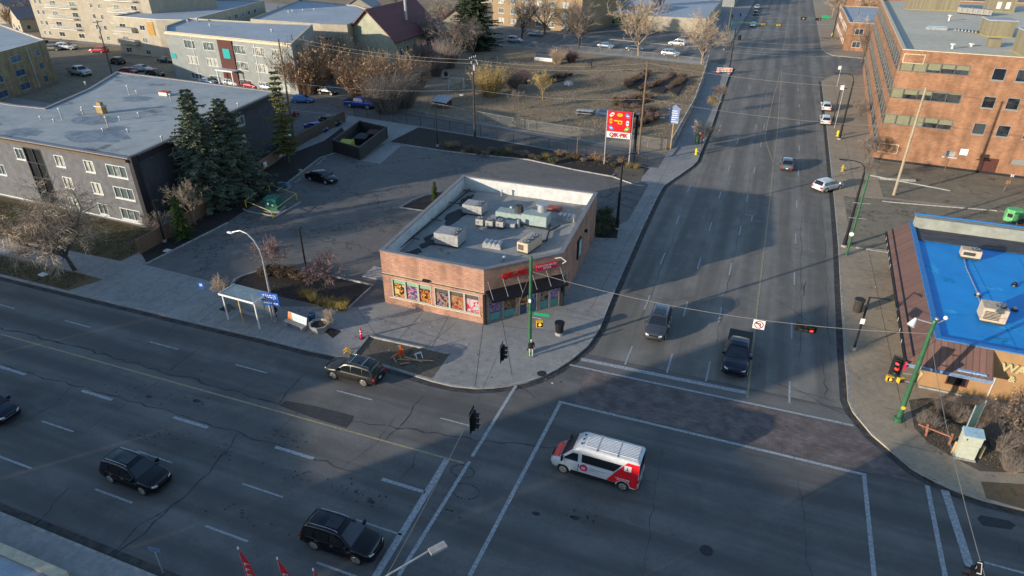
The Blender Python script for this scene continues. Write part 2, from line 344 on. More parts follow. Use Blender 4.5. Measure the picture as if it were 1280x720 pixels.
M_garden = layered('dry_grass', (.255,.185,.118), (.15,.116,.076), (.31,.23,.15), bs=.045, dark=(.052,.043,.03), ds=.25, dth=.58)
M_lawn = layered('lawn', (.085,.075,.035), (.12,.085,.045), (.15,.115,.06), bs=.3, dark=(.05,.037,.024), ds=.4, dth=.56)
M_verge = layered('verge', (.14,.095,.055), (.10,.078,.04), (.18,.125,.075), bs=.4, dark=(.055,.04,.026), ds=.5, dth=.58)
M_mulch = layered('mulch', (.032,.025,.022), (.022,.018,.016), (.055,.042,.034), bs=.5, dark=(.015,.012,.012), ds=1.2, dth=.6)
M_dirt = layered('bare_dirt', (.115,.095,.07), (.08,.068,.05), (.16,.132,.10), bs=.5, dark=(.04,.034,.028), ds=.9, dth=.56)
M_kerb = mat('kerb_concrete', (.30,.29,.265), var=.2, scale=2, bump=.3)
M_white = mat('road_paint_white', (.40,.42,.43), var=.0, col2=(.17,.175,.18), scale=5.5, rough=.7)
M_yellow = mat('road_paint_yellow', (.38,.30,.15), col2=(.18,.16,.125), scale=4.5, rough=.7)
M_crack = mat('crack_sealant', (.058,.057,.057), var=.3, scale=2)
M_tar = mat('tar', (.03,.03,.032), var=.2, scale=4, rough=.6)
M_patch = layered('patch', (.045,.045,.048), (.035,.035,.037), (.06,.058,.058), bs=.4)
M_paver = brick_mat('paver_brick', (.175,.135,.122), (.12,.10,.097), (.105,.098,.094), flat=True, bw=.42, rh=.22, ms=.02)
M_joint = mat('joint_dark', (.07,.068,.066), var=.1, scale=3)
M_gutter = mat('gutter_dirt', (.055,.053,.05), var=.3, scale=1.5)
def ccw(p):
    p = [Vector(q[:2]) for q in p]; a = sum(p[i].x*p[(i+1) % len(p)].y-p[(i+1) % len(p)].x*p[i].y for i in range(len(p)))
    return p if a > 0 else list(reversed(p))
def gp(*pts, z=ZB): return [g(x, y, z) for x, y in pts]
# ================================================================ ground, roads
mb = MB(); mb.sheet([(-2500,-600),(2500,-600),(2500,3500),(-2500,3500)], -.05); struct('ground', mb, M_ground)
mb = MB(); mb.sheet([(-420,13),(420,13),(420,45),(-420,45)], 0); struct('road', mb, M_road)
mb = MB(); mb.sheet([(-17,45),(24,45),(24,1400),(-17,1400)], 0); mb.sheet([(-14,-200),(14,-200),(14,13),(-14,13)], 0); struct('road', mb, M_ave)
mb = MB(); mb.sheet([(-420,175),(-17,175),(-17,216),(-420,275)], 0); mb.sheet([(24,170),(420,170),(420,216),(24,216)], 0); struct('road', mb, M_ave)
kerbNW = [Vector((-420,36.6)), Vector((-90,36.6))] + gp((62,360),(175,387),(250,405),(320,421),(382,437),(430,447),(470,456),(495,462),(540,476),(565,482),(595,485),(618,484),(640,481),(660,477),(677,471),(695,462),(715,449),(735,432),(750,410),(760,385),(770,360),(800,292),(818,254),(824,242),(830,232),(852,217),(866,207),(872,201),(876,190),(889,160),(911,95)) + [Vector((-9.0,178)), Vector((-11,182)), Vector((-16,184.6)), Vector((-73,191.2)), Vector((-420,232))]
blockNW = ccw(kerbNW)
kerbNE = [Vector((11.2,170)), Vector((11,130))] + gp((1044,260),(1048,307),(1055,437),(1058,470),(1060,500),(1066,514),(1075,525),(1090,543),(1110,560),(1140,585),(1160,597),(1195,613),(1230,625),(1280,637)) + [Vector((24,38)), Vector((420,38))]
blockNE = ccw(kerbNE+[Vector((420,181)), Vector((22,181)), Vector((14,178))])
blockFNW = ccw([(-13,1400),(-13,216),(-16,210),(-26,208),(-50,213.5),(-80,222),(-420,262),(-420,1400)])
blockFNE = ccw([(12.5,1400),(12.5,214),(15,207),(24,205),(420,205),(420,1400)])
blockS = ccw([(-420,-150),(-420,15.3),(-18,15.3),(-12,12),(-10,8),(-10,-150)])
blockSE = ccw([(11,-150),(11,8),(16,14),(420,15),(420,-150)])
def block(poly, m):
    mb = MB(); mb.prism(poly, -.04, ZB, bottom=False); struct('sidewalk', mb, m)
for pl in (blockNW, blockFNW, blockS): block(pl, M_walk)
for pl in (blockNE, blockFNE, blockSE): block(pl, M_walk2)
# kerb stones and gutters follow the block edges
def strip(mb, pts, d0, d1, z):
    """flat band between two offsets left of a polyline"""
    P = [Vector(p[:2]) for p in pts]; n = len(P); L_ = []; R_ = []
    for i in range(n):
        a = P[max(i-1, 0)]; b = P[min(i+1, n-1)]; e = (b-a).normalized(); nn = Vector((-e.y, e.x)); L_.append(P[i]+nn*d0); R_.append(P[i]+nn*d1)
    for i in range(n-1):
        q = [L_[i], L_[i+1], R_[i+1], R_[i]]; mb.add([(v.x, v.y, z) for v in q], [(0,1,2,3)] if d1 > d0 else [(3,2,1,0)])
mk = MB(); mg = MB()
for pl, s_ in ((kerbNW, 1), (kerbNE, 1), ([(-420,15.3),(-18,15.3),(-12,12),(-10,8),(-10,-150)], -1)):
    strip(mk, pl, .0, .19*s_, ZB+.004); strip(mg, pl, -.02*s_, -.55*s_, .004)
struct('kerb', mk, M_kerb); struct('gutter', mg, M_gutter)
# pavement joints and wandering cracks
random.seed(3)
mj = MB()
def joint(a, b, w_=.035, z=ZB+.004):
    a = Vector(a[:2]); b = Vector(b[:2]); e = (b-a).normalized(); n = Vector((-e.y, e.x))*w_/2
    mj.add([(a.x-n.x,a.y-n.y,z),(b.x-n.x,b.y-n.y,z),(b.x+n.x,b.y+n.y,z),(a.x+n.x,a.y+n.y,z)], [(0,1,2,3)])
for x in range(-58, -31, 3): joint((x,36.9),(x+.05,43.6 if x < -42 else 41))
for x in range(-84, -60, 3): joint((x,40.0),(x,42.9))
for a, b in (((250,405),(275,383)),((570,405),(500,462)),((604,407),(594,484)),((560,398),(440,425)),((700,386),(745,398)),((628,402),(640,470)),((528,392),(495,430)),((470,398),(560,428)),((436,372),(500,462)),((604,407),(735,420)),((560,398),(530,455))): joint(g(*a), g(*b), .04)
for y in range(50, 100, 3): joint((-13.2 if y > 72 else -14.6, y), (-10.9, y+.1))
for y in range(42, 172, 4): joint((11.6 if y > 55 else 12.4, y), (15.5, y))
joint((13.6,44),(13.6,170)); joint((-12,52),(-12,98))
struct('pavement_joint', mj, M_joint)
mc = MB()
def crack(pts, w_=.07, z=.004, step=.7, jit=.16):
    P = [Vector(p[:2]) for p in pts]; Q = []
    for i in range(len(P)-1):
        n = max(2, int((P[i+1]-P[i]).length/step))
        for k in range(n): Q.append(P[i].lerp(P[i+1], k/n)+Vector((random.uniform(-jit,jit), random.uniform(-jit,jit))))
    Q.append(P[-1]); ws = [w_*.75*random.uniform(.4,1.5) for _ in Q]; ws[0] = ws[-1] = .01
    for i in range(len(Q)-1):
        e = (Q[i+1]-Q[i]); 
        if e.length < 1e-3: continue
        e.normalize(); n = Vector((-e.y, e.x))
        mc.add([(*(Q[i]-n*ws[i]/2),z),(*(Q[i+1]-n*ws[i+1]/2),z),(*(Q[i+1]+n*ws[i+1]/2),z),(*(Q[i]+n*ws[i]/2),z)], [(0,1,2,3)])
crack([g(*p) for p in ((-90,395),(0,410),(75,428),(160,452),(212,467),(245,475),(320,498),(352,506))], .22)
crack([g(*p) for p in ((440,527),(520,538),(610,552),(700,560))], .13)
crack([g(*p) for p in ((0,453),(30,466),(90,480),(140,494),(230,520),(330,552),(445,590))], .12)
crack([g(*p) for p in ((95,480),(62,510),(0,540))], .1); crack([g(*p) for p in ((252,432),(203,469))], .1)
crack([g(*p) for p in ((300,540),(262,590),(240,613),(180,665),(140,695))], .15); crack([g(*p) for p in ((215,632),(175,657),(135,697),(110,712))], .12)
crack([g(*p) for p in ((88,607),(50,650),(15,682))], .12); crack([g(*p) for p in ((640,479),(672,498),(698,503))], .08)
crack([g(*p) for p in ((385,462),(360,490),(340,512))], .12); crack([g(*p) for p in ((530,492),(500,535),(480,552))], .12)
crack([g(*p) for p in ((525,560),(515,585),(500,600))], .1)
crack([g(*p) for p in ((970,375),(1010,400),(1060,420))], .08); crack([g(*p) for p in ((1003,372),(1008,350))], .2)
crack([g(*p) for p in ((985,480),(1030,505),(1062,520))], .1); crack([g(*p) for p in ((1030,455),(1033,500))], .09)
for x in range(-100, -12, 6):
    xx = x+random.uniform(-1.8,1.8); y0 = random.choice([16,22,26,30]); y1 = y0+random.uniform(4,9)
    crack([(xx,min(y1,36)),(xx-random.uniform(-.5,.9),(y0+y1)/2),(xx+random.uniform(-1,.6),y0)], .07)
for x in (-3,6,18,26): crack([(x,17+x*.3),(x+1.2,25),(x+.4,36)], .05)
for k in range(15):
    y = 48+k*9+random.uniform(-3,3); x0 = random.choice([-10,-7,3,4]); crack([(x0,y),(x0+4,y+random.uniform(-1,1)),(x0+random.uniform(5,7),y+random.uniform(-1.5,1.5))], .06)
for x in (-.4,6.5,-7.3,8.9): crack([(x,50),(x+.2,90),(x,170)], .05, step=1.5)
mr_ = MB()
for (px, py), rx in (((578,589),.55),((582,614),.62)):
    c = g(px, py)
    for i in range(22):
        a0 = 2*math.pi*i/22; a1 = 2*math.pi*(i+1)/22; crack([(c.x+rx*1.5*math.cos(a0),c.y+rx*math.sin(a0)),(c.x+rx*1.5*math.cos(a1),c.y+rx*math.sin(a1))], .2, jit=.02)
struct('road_crack', mc, M_crack)
# oil spots and small repairs
mo = MB()
def blob(c, rx, ry, z=.005, n=11):
    return mo.add([(c[0]+rx*math.cos(2*math.pi*i/n)*random.uniform(.7,1.2), c[1]+ry*math.sin(2*math.pi*i/n)*random.uniform(.7,1.2), z) for i in range(n)], [tuple(range(n))])
for (px, py), k, sx, sy in (((160,488),30,4,.8),((245,503),14,2.5,.6),((360,548),22,3,.6),((463,623),24,2.2,.7),((175,545),14,2,.6),((720,645),12,1.5,.5),((280,566),18,1.6,.6),((215,545),20,2.2,.5),((390,600),20,3,.7),((310,650),16,3,.6),((560,640),8,1,.4)):
    c = g(px, py)
    for _ in range(k): blob((c.x+random.gauss(0,sx*.5), c.y+random.gauss(0,sy*.5)), random.uniform(.03,.13), random.uniform(.02,.09))
for (px, py), rx in (((719,647),.28),((186,496),.3),((246,501),.35),((464,627),.3),((670,642),.25)): blob(g(px, py), rx, rx*.6)
struct('oil_stain', mo, M_tar)
random.seed(14); ms_ = MB(); ml_ = MB()
for (x0,x1,y0,y1), k in (((-31,-12,38.5,45),90),((-58,-31,37,43.5),110),((-13,-11,48,100),50),((11.8,15.2,52,108),60)):
    for _ in range(k):
        c = (random.uniform(x0,x1), random.uniform(y0,y1)); n0 = len(ms_.v); blob(c, 0,0) if False else None
        rx = random.choice([.02,.03,.04,.05,.07,.10]); ms_.add([(c[0]+rx*math.cos(t)*random.uniform(.6,1.2), c[1]+rx*math.sin(t)*random.uniform(.6,1.2), ZB+.016) for t in [2*math.pi*i/9 for i in range(9)]], [tuple(range(9))])
        if random.random() < .12: a = random.uniform(0,3); ml_.cbox((c[0]+.4,c[1]+.3,ZB+.035), random.uniform(.06,.16), random.uniform(.05,.12), .03, a)
for x, y, k in ((-45,75,40),(-36,84,30),(-50,58,30),(-28,78,20),(-40,60,20)):
    for _ in range(k): rx = random.uniform(.04,.14); c = (x+random.gauss(0,3.5), y+random.gauss(0,3)); ms_.add([(c[0]+rx*math.cos(t)*random.uniform(.6,1.3), c[1]+rx*.7*math.sin(t)*random.uniform(.6,1.2), ZB+.016) for t in [2*math.pi*i/9 for i in range(9)]], [tuple(range(9))])
struct('pavement_stain', ms_, mat('gum_stain', (.15,.146,.138), var=.2, scale=1)); tag(ml_.build('litter', mat('paper_litter', (.45,.43,.40), var=.3, scale=1.5)), 'scraps of paper litter scattered over the pavements', 'litter', kind='stuff')
mp_ = MB()
mp_.sheet(ccw(gp((349,507),(357,501),(395,508),(442,520),(440,527),(433,535),(390,522), z=0)), .008)
mp_.sheet(ccw(gp((1221,648),(1226,644),(1262,651),(1270,657),(1264,662),(1228,657), z=0)), .008)
struct('asphalt_patch', mp_, M_patch)
mpv = MB(); mpv.sheet(ccw(gp((733,462),(900,498),(1067,535),(1077,545),(1093,560),(1110,572),(1140,596),(1150,603),(1083,590),(900,546),(718,505), z=0)), .006); struct('brick_crossing', mpv, M_paver)
# ---------------------------------------------------------------- painted markings
mw = MB(); my = MB()
def stripe(mb, a, b, w_, z=.011):
    a = Vector(a[:2]); b = Vector(b[:2]); e = (b-a).normalized(); n = Vector((-e.y, e.x))*w_/2
    mb.add([(a.x-n.x,a.y-n.y,z),(b.x-n.x,b.y-n.y,z),(b.x+n.x,b.y+n.y,z),(a.x+n.x,a.y+n.y,z)], [(3,2,1,0)])
for a, b, w_ in (((645,482),(590,571),.24),((587,577),(498,720),.24),((700,504),(587,720),.26),((559,574),(468,723),.42),((726,449),(933,491),.42),((712,456),(1067,532),.22),((698,502),(1083,594),.24),((1080,594),(1093,723),.26),((1159,607),(1182,723),.28),((1181,613),(1217,723),.48),
    ((935.5,36),(982,39.5),.5),((924,58),(1038,66.7),.35),((918,63),(1050,72),.35),((978,91.5),(1035.5,97.8),.5),((1230,703),(1290,719),.16)): stripe(mw, g(*a), g(*b), w_)
for x, y in ((847,275),(828.5,323),(809,378),(786,444),(861,236),(900,244),(888,283),(874,329),(857,386),(837,454),(911.5,210.5),(922,177),(951,181),(943,213),(934,248),(925,288),(913,336),(900,393),(885,464),(999,185),(996,255),(994.6,298),(993,348),(989.5,413),(987,490),(945,158),(955,158),(999,155),(998,216),(999,132),(998,112),(957,120),(950,135),(937,110)):
    c = g(x, y); stripe(mw, (c.x, c.y-1.45), (c.x, c.y+1.45), .15)
for k in range(14): 
    for x in (-8.4,-4.6,-.9,6.4): stripe(mw, (x,232+k*9), (x,235+k*9), .15)
for x, y, w_ in ((4,382,.14),(97,405,.14),(205,432,.14),(314,461,.14),(443,494,.14),(575,529,.14),(15,463,.26),(121,494,.26),(238,528,.26),(368,566,.26),(504,607,.26),(72,533,.13),(193,571,.13),(328,613,.13),(473,659,.13),(19,578,.15),(142,620,.15),(283,667,.15),(426,714,.15)):
    c = g(x, y); stripe(mw, (c.x-1.6,c.y), (c.x+1.6,c.y), w_)
# turn arrow and worn symbols on the avenue
c = g(940,272); stripe(mw, (c.x,c.y-1.2), (c.x,c.y+.8), .14); stripe(mw, (c.x,c.y+.7), (c.x-.9,c.y+.7), .14); stripe(mw, (c.x+.5,c.y-.9), (c.x+1.1,c.y-.9), .12)
a, b = g(0,417.5), g(580,579); stripe(my, a+(a-b)*3, b, .16)
for P in (((934,497),(949.5,360),(960,270),(967,205)), ((967,205),(970,178),(972,160),(977,89)), ((967,205),(960,185),(956,173),(958,160),(966,125),(975.5,89)), ((979,63),(989,2))):
    for i in range(len(P)-1): stripe(my, g(*P[i]), g(*P[i+1]), .15)
struct('lane_marking', mw, M_white); struct('centre_line', my, M_yellow)
# ---------------------------------------------------------------- areas laid on the blocks
def area(name, m, z, *pts, raw=None):
    mb = MB(); mb.sheet(ccw(raw if raw else gp(*pts)), z); return struct(name, mb, m)
area('parking_lot', M_lot, ZB+.006, raw=[(-59,43.9),(-58.8,56),(-60.1,66.8),(-63.1,81.2),(-62.6,84.2),(-57.5,91.2),(-43.8,91.2),(-32.7,91.5),(-19.3,88.7),(-14.8,89),(-13.2,87.5),(-13.2,74),(-15.9,67.6),(-31.2,67.6),(-30.8,46.3),(-32.9,44.4),(-41.1,41.4),(-50,43.5)])
area('planting_bed', M_mulch, ZB+.010, raw=[(-61.6,45.9),(-58.9,44.2),(-58.7,56),(-60,66.8),(-63.1,81.2),(-62.4,84),(-64,91),(-69.7,97),(-67.8,89),(-68.9,78)])
area('planting_bed', M_mulch, ZB+.010, raw=[(-57.3,91.6),(-43.8,91.5),(-32.7,91.8),(-19.3,89),(-14.8,89.3),(-14.4,94.6),(-41.3,99.7),(-57,102.0)])
area('alley', M_lot, ZB+.008, raw=[(-100,104),(-72.7,104.4),(-57,102.4),(-41.3,100.1),(-14.6,94.9),(-13.2,95),(-13.2,101.8),(-31.7,105.2),(-41,106.4),(-69.7,113.8),(-100,118)])
area('garden_ground', M_garden, ZB+.008, raw=[(-13.1,102.4),(-13.1,137),(-15.8,180),(-33.2,183.5),(-72,189),(-95,192),(-80,150),(-69.9,114.4),(-41.3,107.2),(-31.7,105.9)])
area('neighbour_lot', M_lot2, ZB+.008, raw=[(-100.2,118.3),(-70.1,114.5),(-78,140),(-92,146),(-130,150),(-240,146),(-240,100),(-112,89),(-100.2,89)])
area('neighbour_lot', M_lot, ZB+.009, raw=[(-99.9,88.8),(-74,86),(-70.5,97.5),(-73,104),(-99.9,103.8)])
area('planting_bed', M_mulch, ZB+.010, (290,356),(302,347),(325,340),(386,342),(417,347),(467,358),(434,386),(402,382),(350,371))
area('planting_bed', M_mulch, ZB+.012, (746,262),(775,275),(771,299),(744,297))
area('planting_bed', M_mulch, ZB+.012, (502,259),(530,246),(552,241),(560,250),(548,262),(530,263))
area('planting_bed', M_dirt, ZB+.012, (765,220),(800,228),(806,212),(790,205),(770,210))
area('loading_pad', M_walk, ZB+.012, (453,201),(475,205),(504,180),(484,178))
area('lawn', M_lawn, ZB+.010, raw=[(-84,43.1),(-61.9,43.6),(-61.9,51),(-66.3,51.2),(-89,52.4),(-125,53),(-125,43)])
area('grass_verge', M_verge, ZB+.010, raw=[(-150,36.9),(-61.3,36.9),(-60.1,39.8),(-63,40),(-150,40)])
area('bare_patch', M_dirt, ZB+.010, (461,421),(562,443),(540,473),(508,464),(480,455),(440,447))
area('tree_pit', M_mulch, ZB+.010, (286,379),(296,386),(285,391),(273,387)); area('tree_pit', M_mulch, ZB+.010, (404,413),(414,410),(427,414),(416,423))
# east side: restaurant lot, office lot, planted corner
area('parking_lot', M_lot2, ZB+.008, raw=[(11.9,75.9),(11.9,92.4),(16.9,93.2),(120,95),(120,74.6),(16.8,74.2),(16.4,75.9)])
area('parking_lot', M_lot2, ZB+.009, raw=[(16.8,94.0),(16.9,110.6),(120,104),(120,95.7)])
area('planting_bed', M_dirt, ZB+.010, (1136,500),(1143,535),(1160,553),(1190,571),(1225,589),(1290,592),(1290,522),(1215,506),(1160,497))
area('grass_verge', M_verge, ZB+.010, (1226,602),(1290,606),(1290,639),(1233,623))
area('grass_verge', M_garden, ZB+.008, raw=[(-62,209.5+8),(-30,209.8),(-26,214),(-60,221)])
area('lawn', M_garden, ZB+.008, raw=[(-240,190),(-240,150),(-130,151),(-92,147),(-80,151),(-95,191)])
area('lawn', M_garden, ZB+.008, raw=[(-400,300),(-400,1300),(-40,1300),(-32,250),(-62,226),(-120,240)])
area('parking_lot', M_lot, ZB+.011, raw=[(-70,223),(-26,214),(-26,233),(-66,250)])
area('lawn', M_garden, ZB+.008, raw=[(30,240),(400,240),(400,1300),(30,1300)])
# garden beds
random.seed(11); mbd = MB(); mgv = MB()
for P in (((690,96),(711,92),(705,101),(690,105)),((784,110),(800,92),(812,94),(800,115)),((812,116),(838,93),(850,96),(828,118)),((836,114),(852,98),(860,100),(846,120)),((768,126),(800,122),(812,128),(790,134),(765,133))):
    mbd.prism(ccw(gp(*P)), ZB, ZB+.28, bottom=False)
struct('garden_bed', mbd, M_mulch)
# raised kerbs round the islands and the lot
mkk = MB()
def kerbline(*pts, h=.15, w_=.16, raw=None):
    P = raw if raw else [g(x, y, ZB) for x, y in pts]
    for i in range(len(P)-1): mkk.bar((P[i][0],P[i][1],ZB+h/2), (P[i+1][0],P[i+1][1],ZB+h/2), w_, h)
kerbline((289,357),(294,350),(302,346),(325,339),(386,341),(417,346),(467,357),(434,387)); kerbline((182,331),(285,279)); kerbline((345,240),(400,198),(418,192))
kerbline((484,178),(560,190),(660,200),(720,213),(765,221),(768,218)); kerbline((500,260),(515,251),(530,245),(552,240)); kerbline((500,260),(530,264),(548,263)); kerbline((765,221),(795,232),(805,233))
kerbline((310,265),(345,271),(376,253)); kerbline((310,265),(304,262)); kerbline((838,196),(846,186),(880,100),(888,76)); kerbline((744,299),(771,300))
kerbline((461,421),(440,447)); kerbline((461,421),(562,443)); kerbline((290,376),(300,384))
kerbline((1070,310),(1108,314)); kerbline((1098,224),(1144,227),h=.3,w_=.3)
kerbline(raw=[(17,74.0,0),(40,73.5,0)]) if False else None
struct('kerb', mkk, M_kerb)
# wheel stops
def wheelstop(x, y, rz, i, grp, lab):
    o = MB().cbox((0,0,.07), 1.8, .16, .14, 0).build('wheel_stop', M_kerb, bevel=.03); o.location = (x, y, ZB+.01); o.rotation_euler = (0,0,rz); tag(o, lab, 'wheel stop', grp)
for i, (px, py) in enumerate(((360,236),(372,227),(404,200),(398,205))):
    c = g(px, py, ZB); wheelstop(c.x, c.y, R(100), i, 'wheel stops along the west kerb of the store lot', 'concrete wheel stop beside the dark mulch bed of the store lot')
a = g(1112,253,ZB); b = g(1236,263,ZB)
for i in range(16):
    c = a.lerp(b, i/15); wheelstop(c.x, c.y, 0.04, i, 'line of pale wheel stops between the two eastern lots', 'short pale concrete block in the dashed line between the two lots')
a = g(1089,313,ZB); b = g(1110,316,ZB)
for i in range(3):
    c = a.lerp(b, i/2); wheelstop(c.x-.2, c.y, 0.0, i, 'short pale blocks beside the brown awning', 'short pale concrete block by the north end of the brown awning')
def manhole(px, py, z, lab):
    c = g(px, py, z); mb = MB(); mb.cyl((0,0,-.01),(0,0,.012),.38,.38,20); mb.cyl((0,0,.012),(0,0,.018),.30,.30,16); o = mb.build('manhole_cover', M_tar); o.location = (c.x,c.y,z+.004); tag(o, lab, 'manhole cover')
manhole(883,688,0,'round dark manhole cover alone in the middle of the empty intersection'); manhole(677,467,ZB,'dark round cover at the kerb ramp of the store corner')
manhole(1162,597,.02,'small dark drain cover at the kerb of the restaurant corner'); manhole(628,432,ZB,'small cover on the pavement in front of the store doors') if False else None
# ================================================================ building materials
M_sbrick = brick_mat('store_brick', (.40,.19,.125), (.27,.125,.085), (.37,.26,.19), bw=.40, rh=.135)
M_obrick = brick_mat('office_brick', (.295,.142,.075), (.21,.098,.052), (.30,.185,.12), bw=.40, rh=.15)
M_ybrick = brick_mat('yellow_brick', (.27,.20,.11), (.19,.14,.075), (.23,.19,.13), bw=.38, rh=.13)
M_gstucco = mat('grey_stucco', (.115,.117,.125), var=.14, scale=1.2, bump=.5, bscale=25)
M_dark = mat('charcoal_paint', (.018,.018,.022), var=.1, rough=.6)
M_beige = mat('beige_stucco', (.31,.275,.215), var=.09, scale=.8, bump=.3, bscale=20)
M_beige2 = mat('cream_stucco', (.35,.31,.235), var=.09, scale=.8, bump=.3, bscale=20)
M_ggreen = mat('pale_siding', (.22,.235,.225), var=.08, scale=.7)
M_roofB = layered('roof_membrane', (.30,.325,.325), (.225,.25,.26), (.38,.385,.36), bs=.09, dark=(.075,.08,.09), ds=.09, dth=.60)
M_roofG = layered('roof_grey', (.27,.27,.255), (.21,.215,.21), (.33,.32,.295), bs=.16, dark=(.08,.08,.078), ds=.4, dth=.64)
M_roofO = layered('roof_office', (.48,.44,.34), (.40,.37,.29), (.55,.50,.39), bs=.10, dark=(.14,.14,.13), ds=.3, dth=.70)
M_roofL = layered('roof_light', (.30,.34,.38), (.24,.275,.31), (.37,.40,.43), bs=.12, dark=(.13,.14,.16), ds=.2, dth=.68)
M_blue = mat('blue_membrane', (.008,.26,.62), col2=(.006,.20,.53), scale=.35, rough=.55, spec=.3, bump=.25, bscale=6)
M_parwhite = mat('parapet_white', (.50,.50,.48), var=.10, scale=1.4, rough=.8)
M_cop = mat('coping_metal', (.22,.20,.20), var=.1, rough=.5, metal=.3)
M_coptan = mat('coping_tan', (.50,.42,.30), var=.1, rough=.6)
M_bluecop = mat('blue_coping', (.03,.17,.42), var=.1, rough=.5)
M_grayblk = mat('weathered_membrane', (.075,.078,.088), var=.25, scale=1.5, stretch=(.4,2,1))
M_tan = mat('tan_stucco', (.34,.20,.095), var=.08, scale=.8, bump=.3, bscale=18)
M_shing = stripe_mat('brown_metal_roof', (.135,.070,.052), (.085,.043,.034), .26, axis=1, duty=.82)
M_shing2 = stripe_mat('brown_ribbed_canopy', (.15,.078,.058), (.085,.045,.036), .42, axis=0, duty=.85)
M_maroon = stripe_mat('maroon_roof', (.13,.026,.026), (.10,.018,.019), .3, axis=2, duty=.85)
M_wwhite = mat('window_white', (.54,.54,.52), var=.05, rough=.5)
M_wteal = mat('window_teal', (.12,.27,.25), var=.1, rough=.5)
M_wgrey = mat('window_alloy', (.30,.30,.29), var=.05, rough=.4, metal=.4)
M_glass = glass_mat('window_glass', (.022,.03,.036), (.20,.22,.20))
M_glassD = glass_mat('window_glass_dark', (.012,.014,.017), (.05,.055,.06))
M_glassC = glass_mat('window_curtain', (.06,.085,.085), (.36,.36,.31), .3)
M_glassB = glass_mat('window_glass_blue', (.03,.07,.12), (.08,.16,.23))
M_blind = mat('khaki_blind', (.19,.185,.115), var=.08, scale=4)
M_khaki = stripe_mat('khaki_cladding', (.19,.165,.105), (.13,.112,.072), .3, axis=3, duty=.85)
M_metal = mat('galvanised', (.40,.41,.42), var=.15, rough=.45, metal=.5)
M_unit = mat('rooftop_unit_grey', (.31,.30,.285), var=.12, rough=.6)
M_unitt = mat('rooftop_unit_tan', (.46,.37,.27), var=.10, rough=.6)
M_black = mat('black_metal', (.012,.012,.014), var=.1, rough=.45)
M_pipe = mat('pipe_dark', (.05,.05,.05), var=.2)
M_red = mat('sign_red', (.50,.010,.016), var=.04, rough=.4)
M_pink = mat('sign_crimson', (.60,.015,.06), var=.05, rough=.4)
M_lit = mat('sign_white', (.60,.60,.585), var=.03, rough=.4)
M_brown = mat('brown_panel', (.085,.03,.025), var=.12)
M_tealsign = mat('teal_sign', (.02,.28,.28), var=.05)
def parapet_building(r, poly, zroof, ztop, wallm, roofm, copm, holes=None, inner=None, z0=-.02, th=.35, copname='coping', band=None):
    """walls with openings, sunk flat roof, parapet coping; holes = {edge: [(u0,u1,z0,z1), ...]}"""
    poly = [Vector(p[:2]) for p in poly]; n = len(poly); holes = holes or {}
    mb = MB()
    for i in range(n): facade(mb, poly[i], poly[(i+1) % n], z0, ztop, holes.get(i, ()))
    wl = part('wall', mb, wallm, r)
    ins = offset(poly, th)
    mb = MB(); mb.sheet(ins, zroof); rf = part('roof', mb, roofm, r)
    if ztop-zroof > .02:
        mb = MB()
        for i in range(n): facade(mb, ins[(i+1) % n], ins[i], zroof-.02, ztop)
        part('parapet_inner_face', mb, inner or wallm, r)
    mb = MB(); mb.ring(offset(poly, -.06), offset(poly, th+.05), ztop+.003, ztop+.11); part(copname, mb, copm, r)
    return rf
def mesh_box_unit(r_parent, c, sx, sy, sz, m, rz, name, label, cat, group=None, fans=2, hood=True):
    """rooftop air unit: cabinet on a curb, fan rings with blades, louvre panel, hood"""
    r = root(name, c, label, cat, group, rz)
    MB().box(-sx/2+.1,sx/2-.1,-sy/2+.1,sy/2-.1,0,.22).build('curb', M_pipe, r, world=False)
    MB().box(-sx/2,sx/2,-sy/2,sy/2,.2,sz).build('cabinet', m, r, world=False, bevel=.025)
    for i in range(fans):
        x = sx/2-.45-(i*.85 if sx > sy else 0); y = 0 if sx > sy else -sy/2+.5+i*.8
        if sx > sy and sy > 1.5: x = sx/2-.5; y = (-.45, .45)[i % 2]
        f = MB().cyl((x,y,sz-.01),(x,y,sz+.09),.36,.36,16).build('fan_guard', M_pipe, r, world=False)
        m2 = MB()
        for k in range(4): m2.cbox((x,y,sz+.10), .62, .1, .02, k*math.pi/4)
        m2.build('fan_blade', M_metal, f, world=False)
    m3 = MB()
    for k in range(6): m3.box(-sx/2+.15, sx/2-.5, -sy/2-.03, -sy/2+.01, .4+k*(sz-.6)/6, .4+k*(sz-.6)/6+.06)
    m3.build('louvre', M_pipe if m is M_unitt else M_metal, r, world=False)
    if hood: MB().add([(-sx/2-.55,-sy/2+.2,.45),(-sx/2-.01,-sy/2+.2,.45),(-sx/2-.01,sy/2-.2,.45),(-sx/2-.55,sy/2-.2,.45),(-sx/2-.01,-sy/2+.2,1.0),(-sx/2-.01,sy/2-.2,1.0)],[(0,3,2,1),(0,1,4),(3,5,2),(0,4,5,3),(1,2,5,4)]).build('intake_hood', M_metal, r, world=False)
    return r
def vent_pipe(p, h, label, group, r_=.09, cat='roof vent'):
    r = root('roof_vent', p, label, cat, group)
    MB().cyl((0,0,-.01),(0,0,h),r_,r_,8).build('pipe', M_metal, r, world=False); MB().cyl((0,0,h),(0,0,h+.14),r_*1.9,r_*1.5,8).build('cap', M_wwhite, r, world=False)
    return r
def ribbed_vent(c, rz, label):
    r = root('ridge_ventilator', c, label, 'roof ventilator', None, rz)
    MB().box(-.95,.95,-.4,.4,0,.3).build('curb', M_unit, r, world=False)
    for i in range(4): MB().cyl((-.7+i*.47,-.42,.42),(-.7+i*.47,.42,.42),.22,.22,10).build('barrel_cap', M_metal, r, world=False, smooth=40)
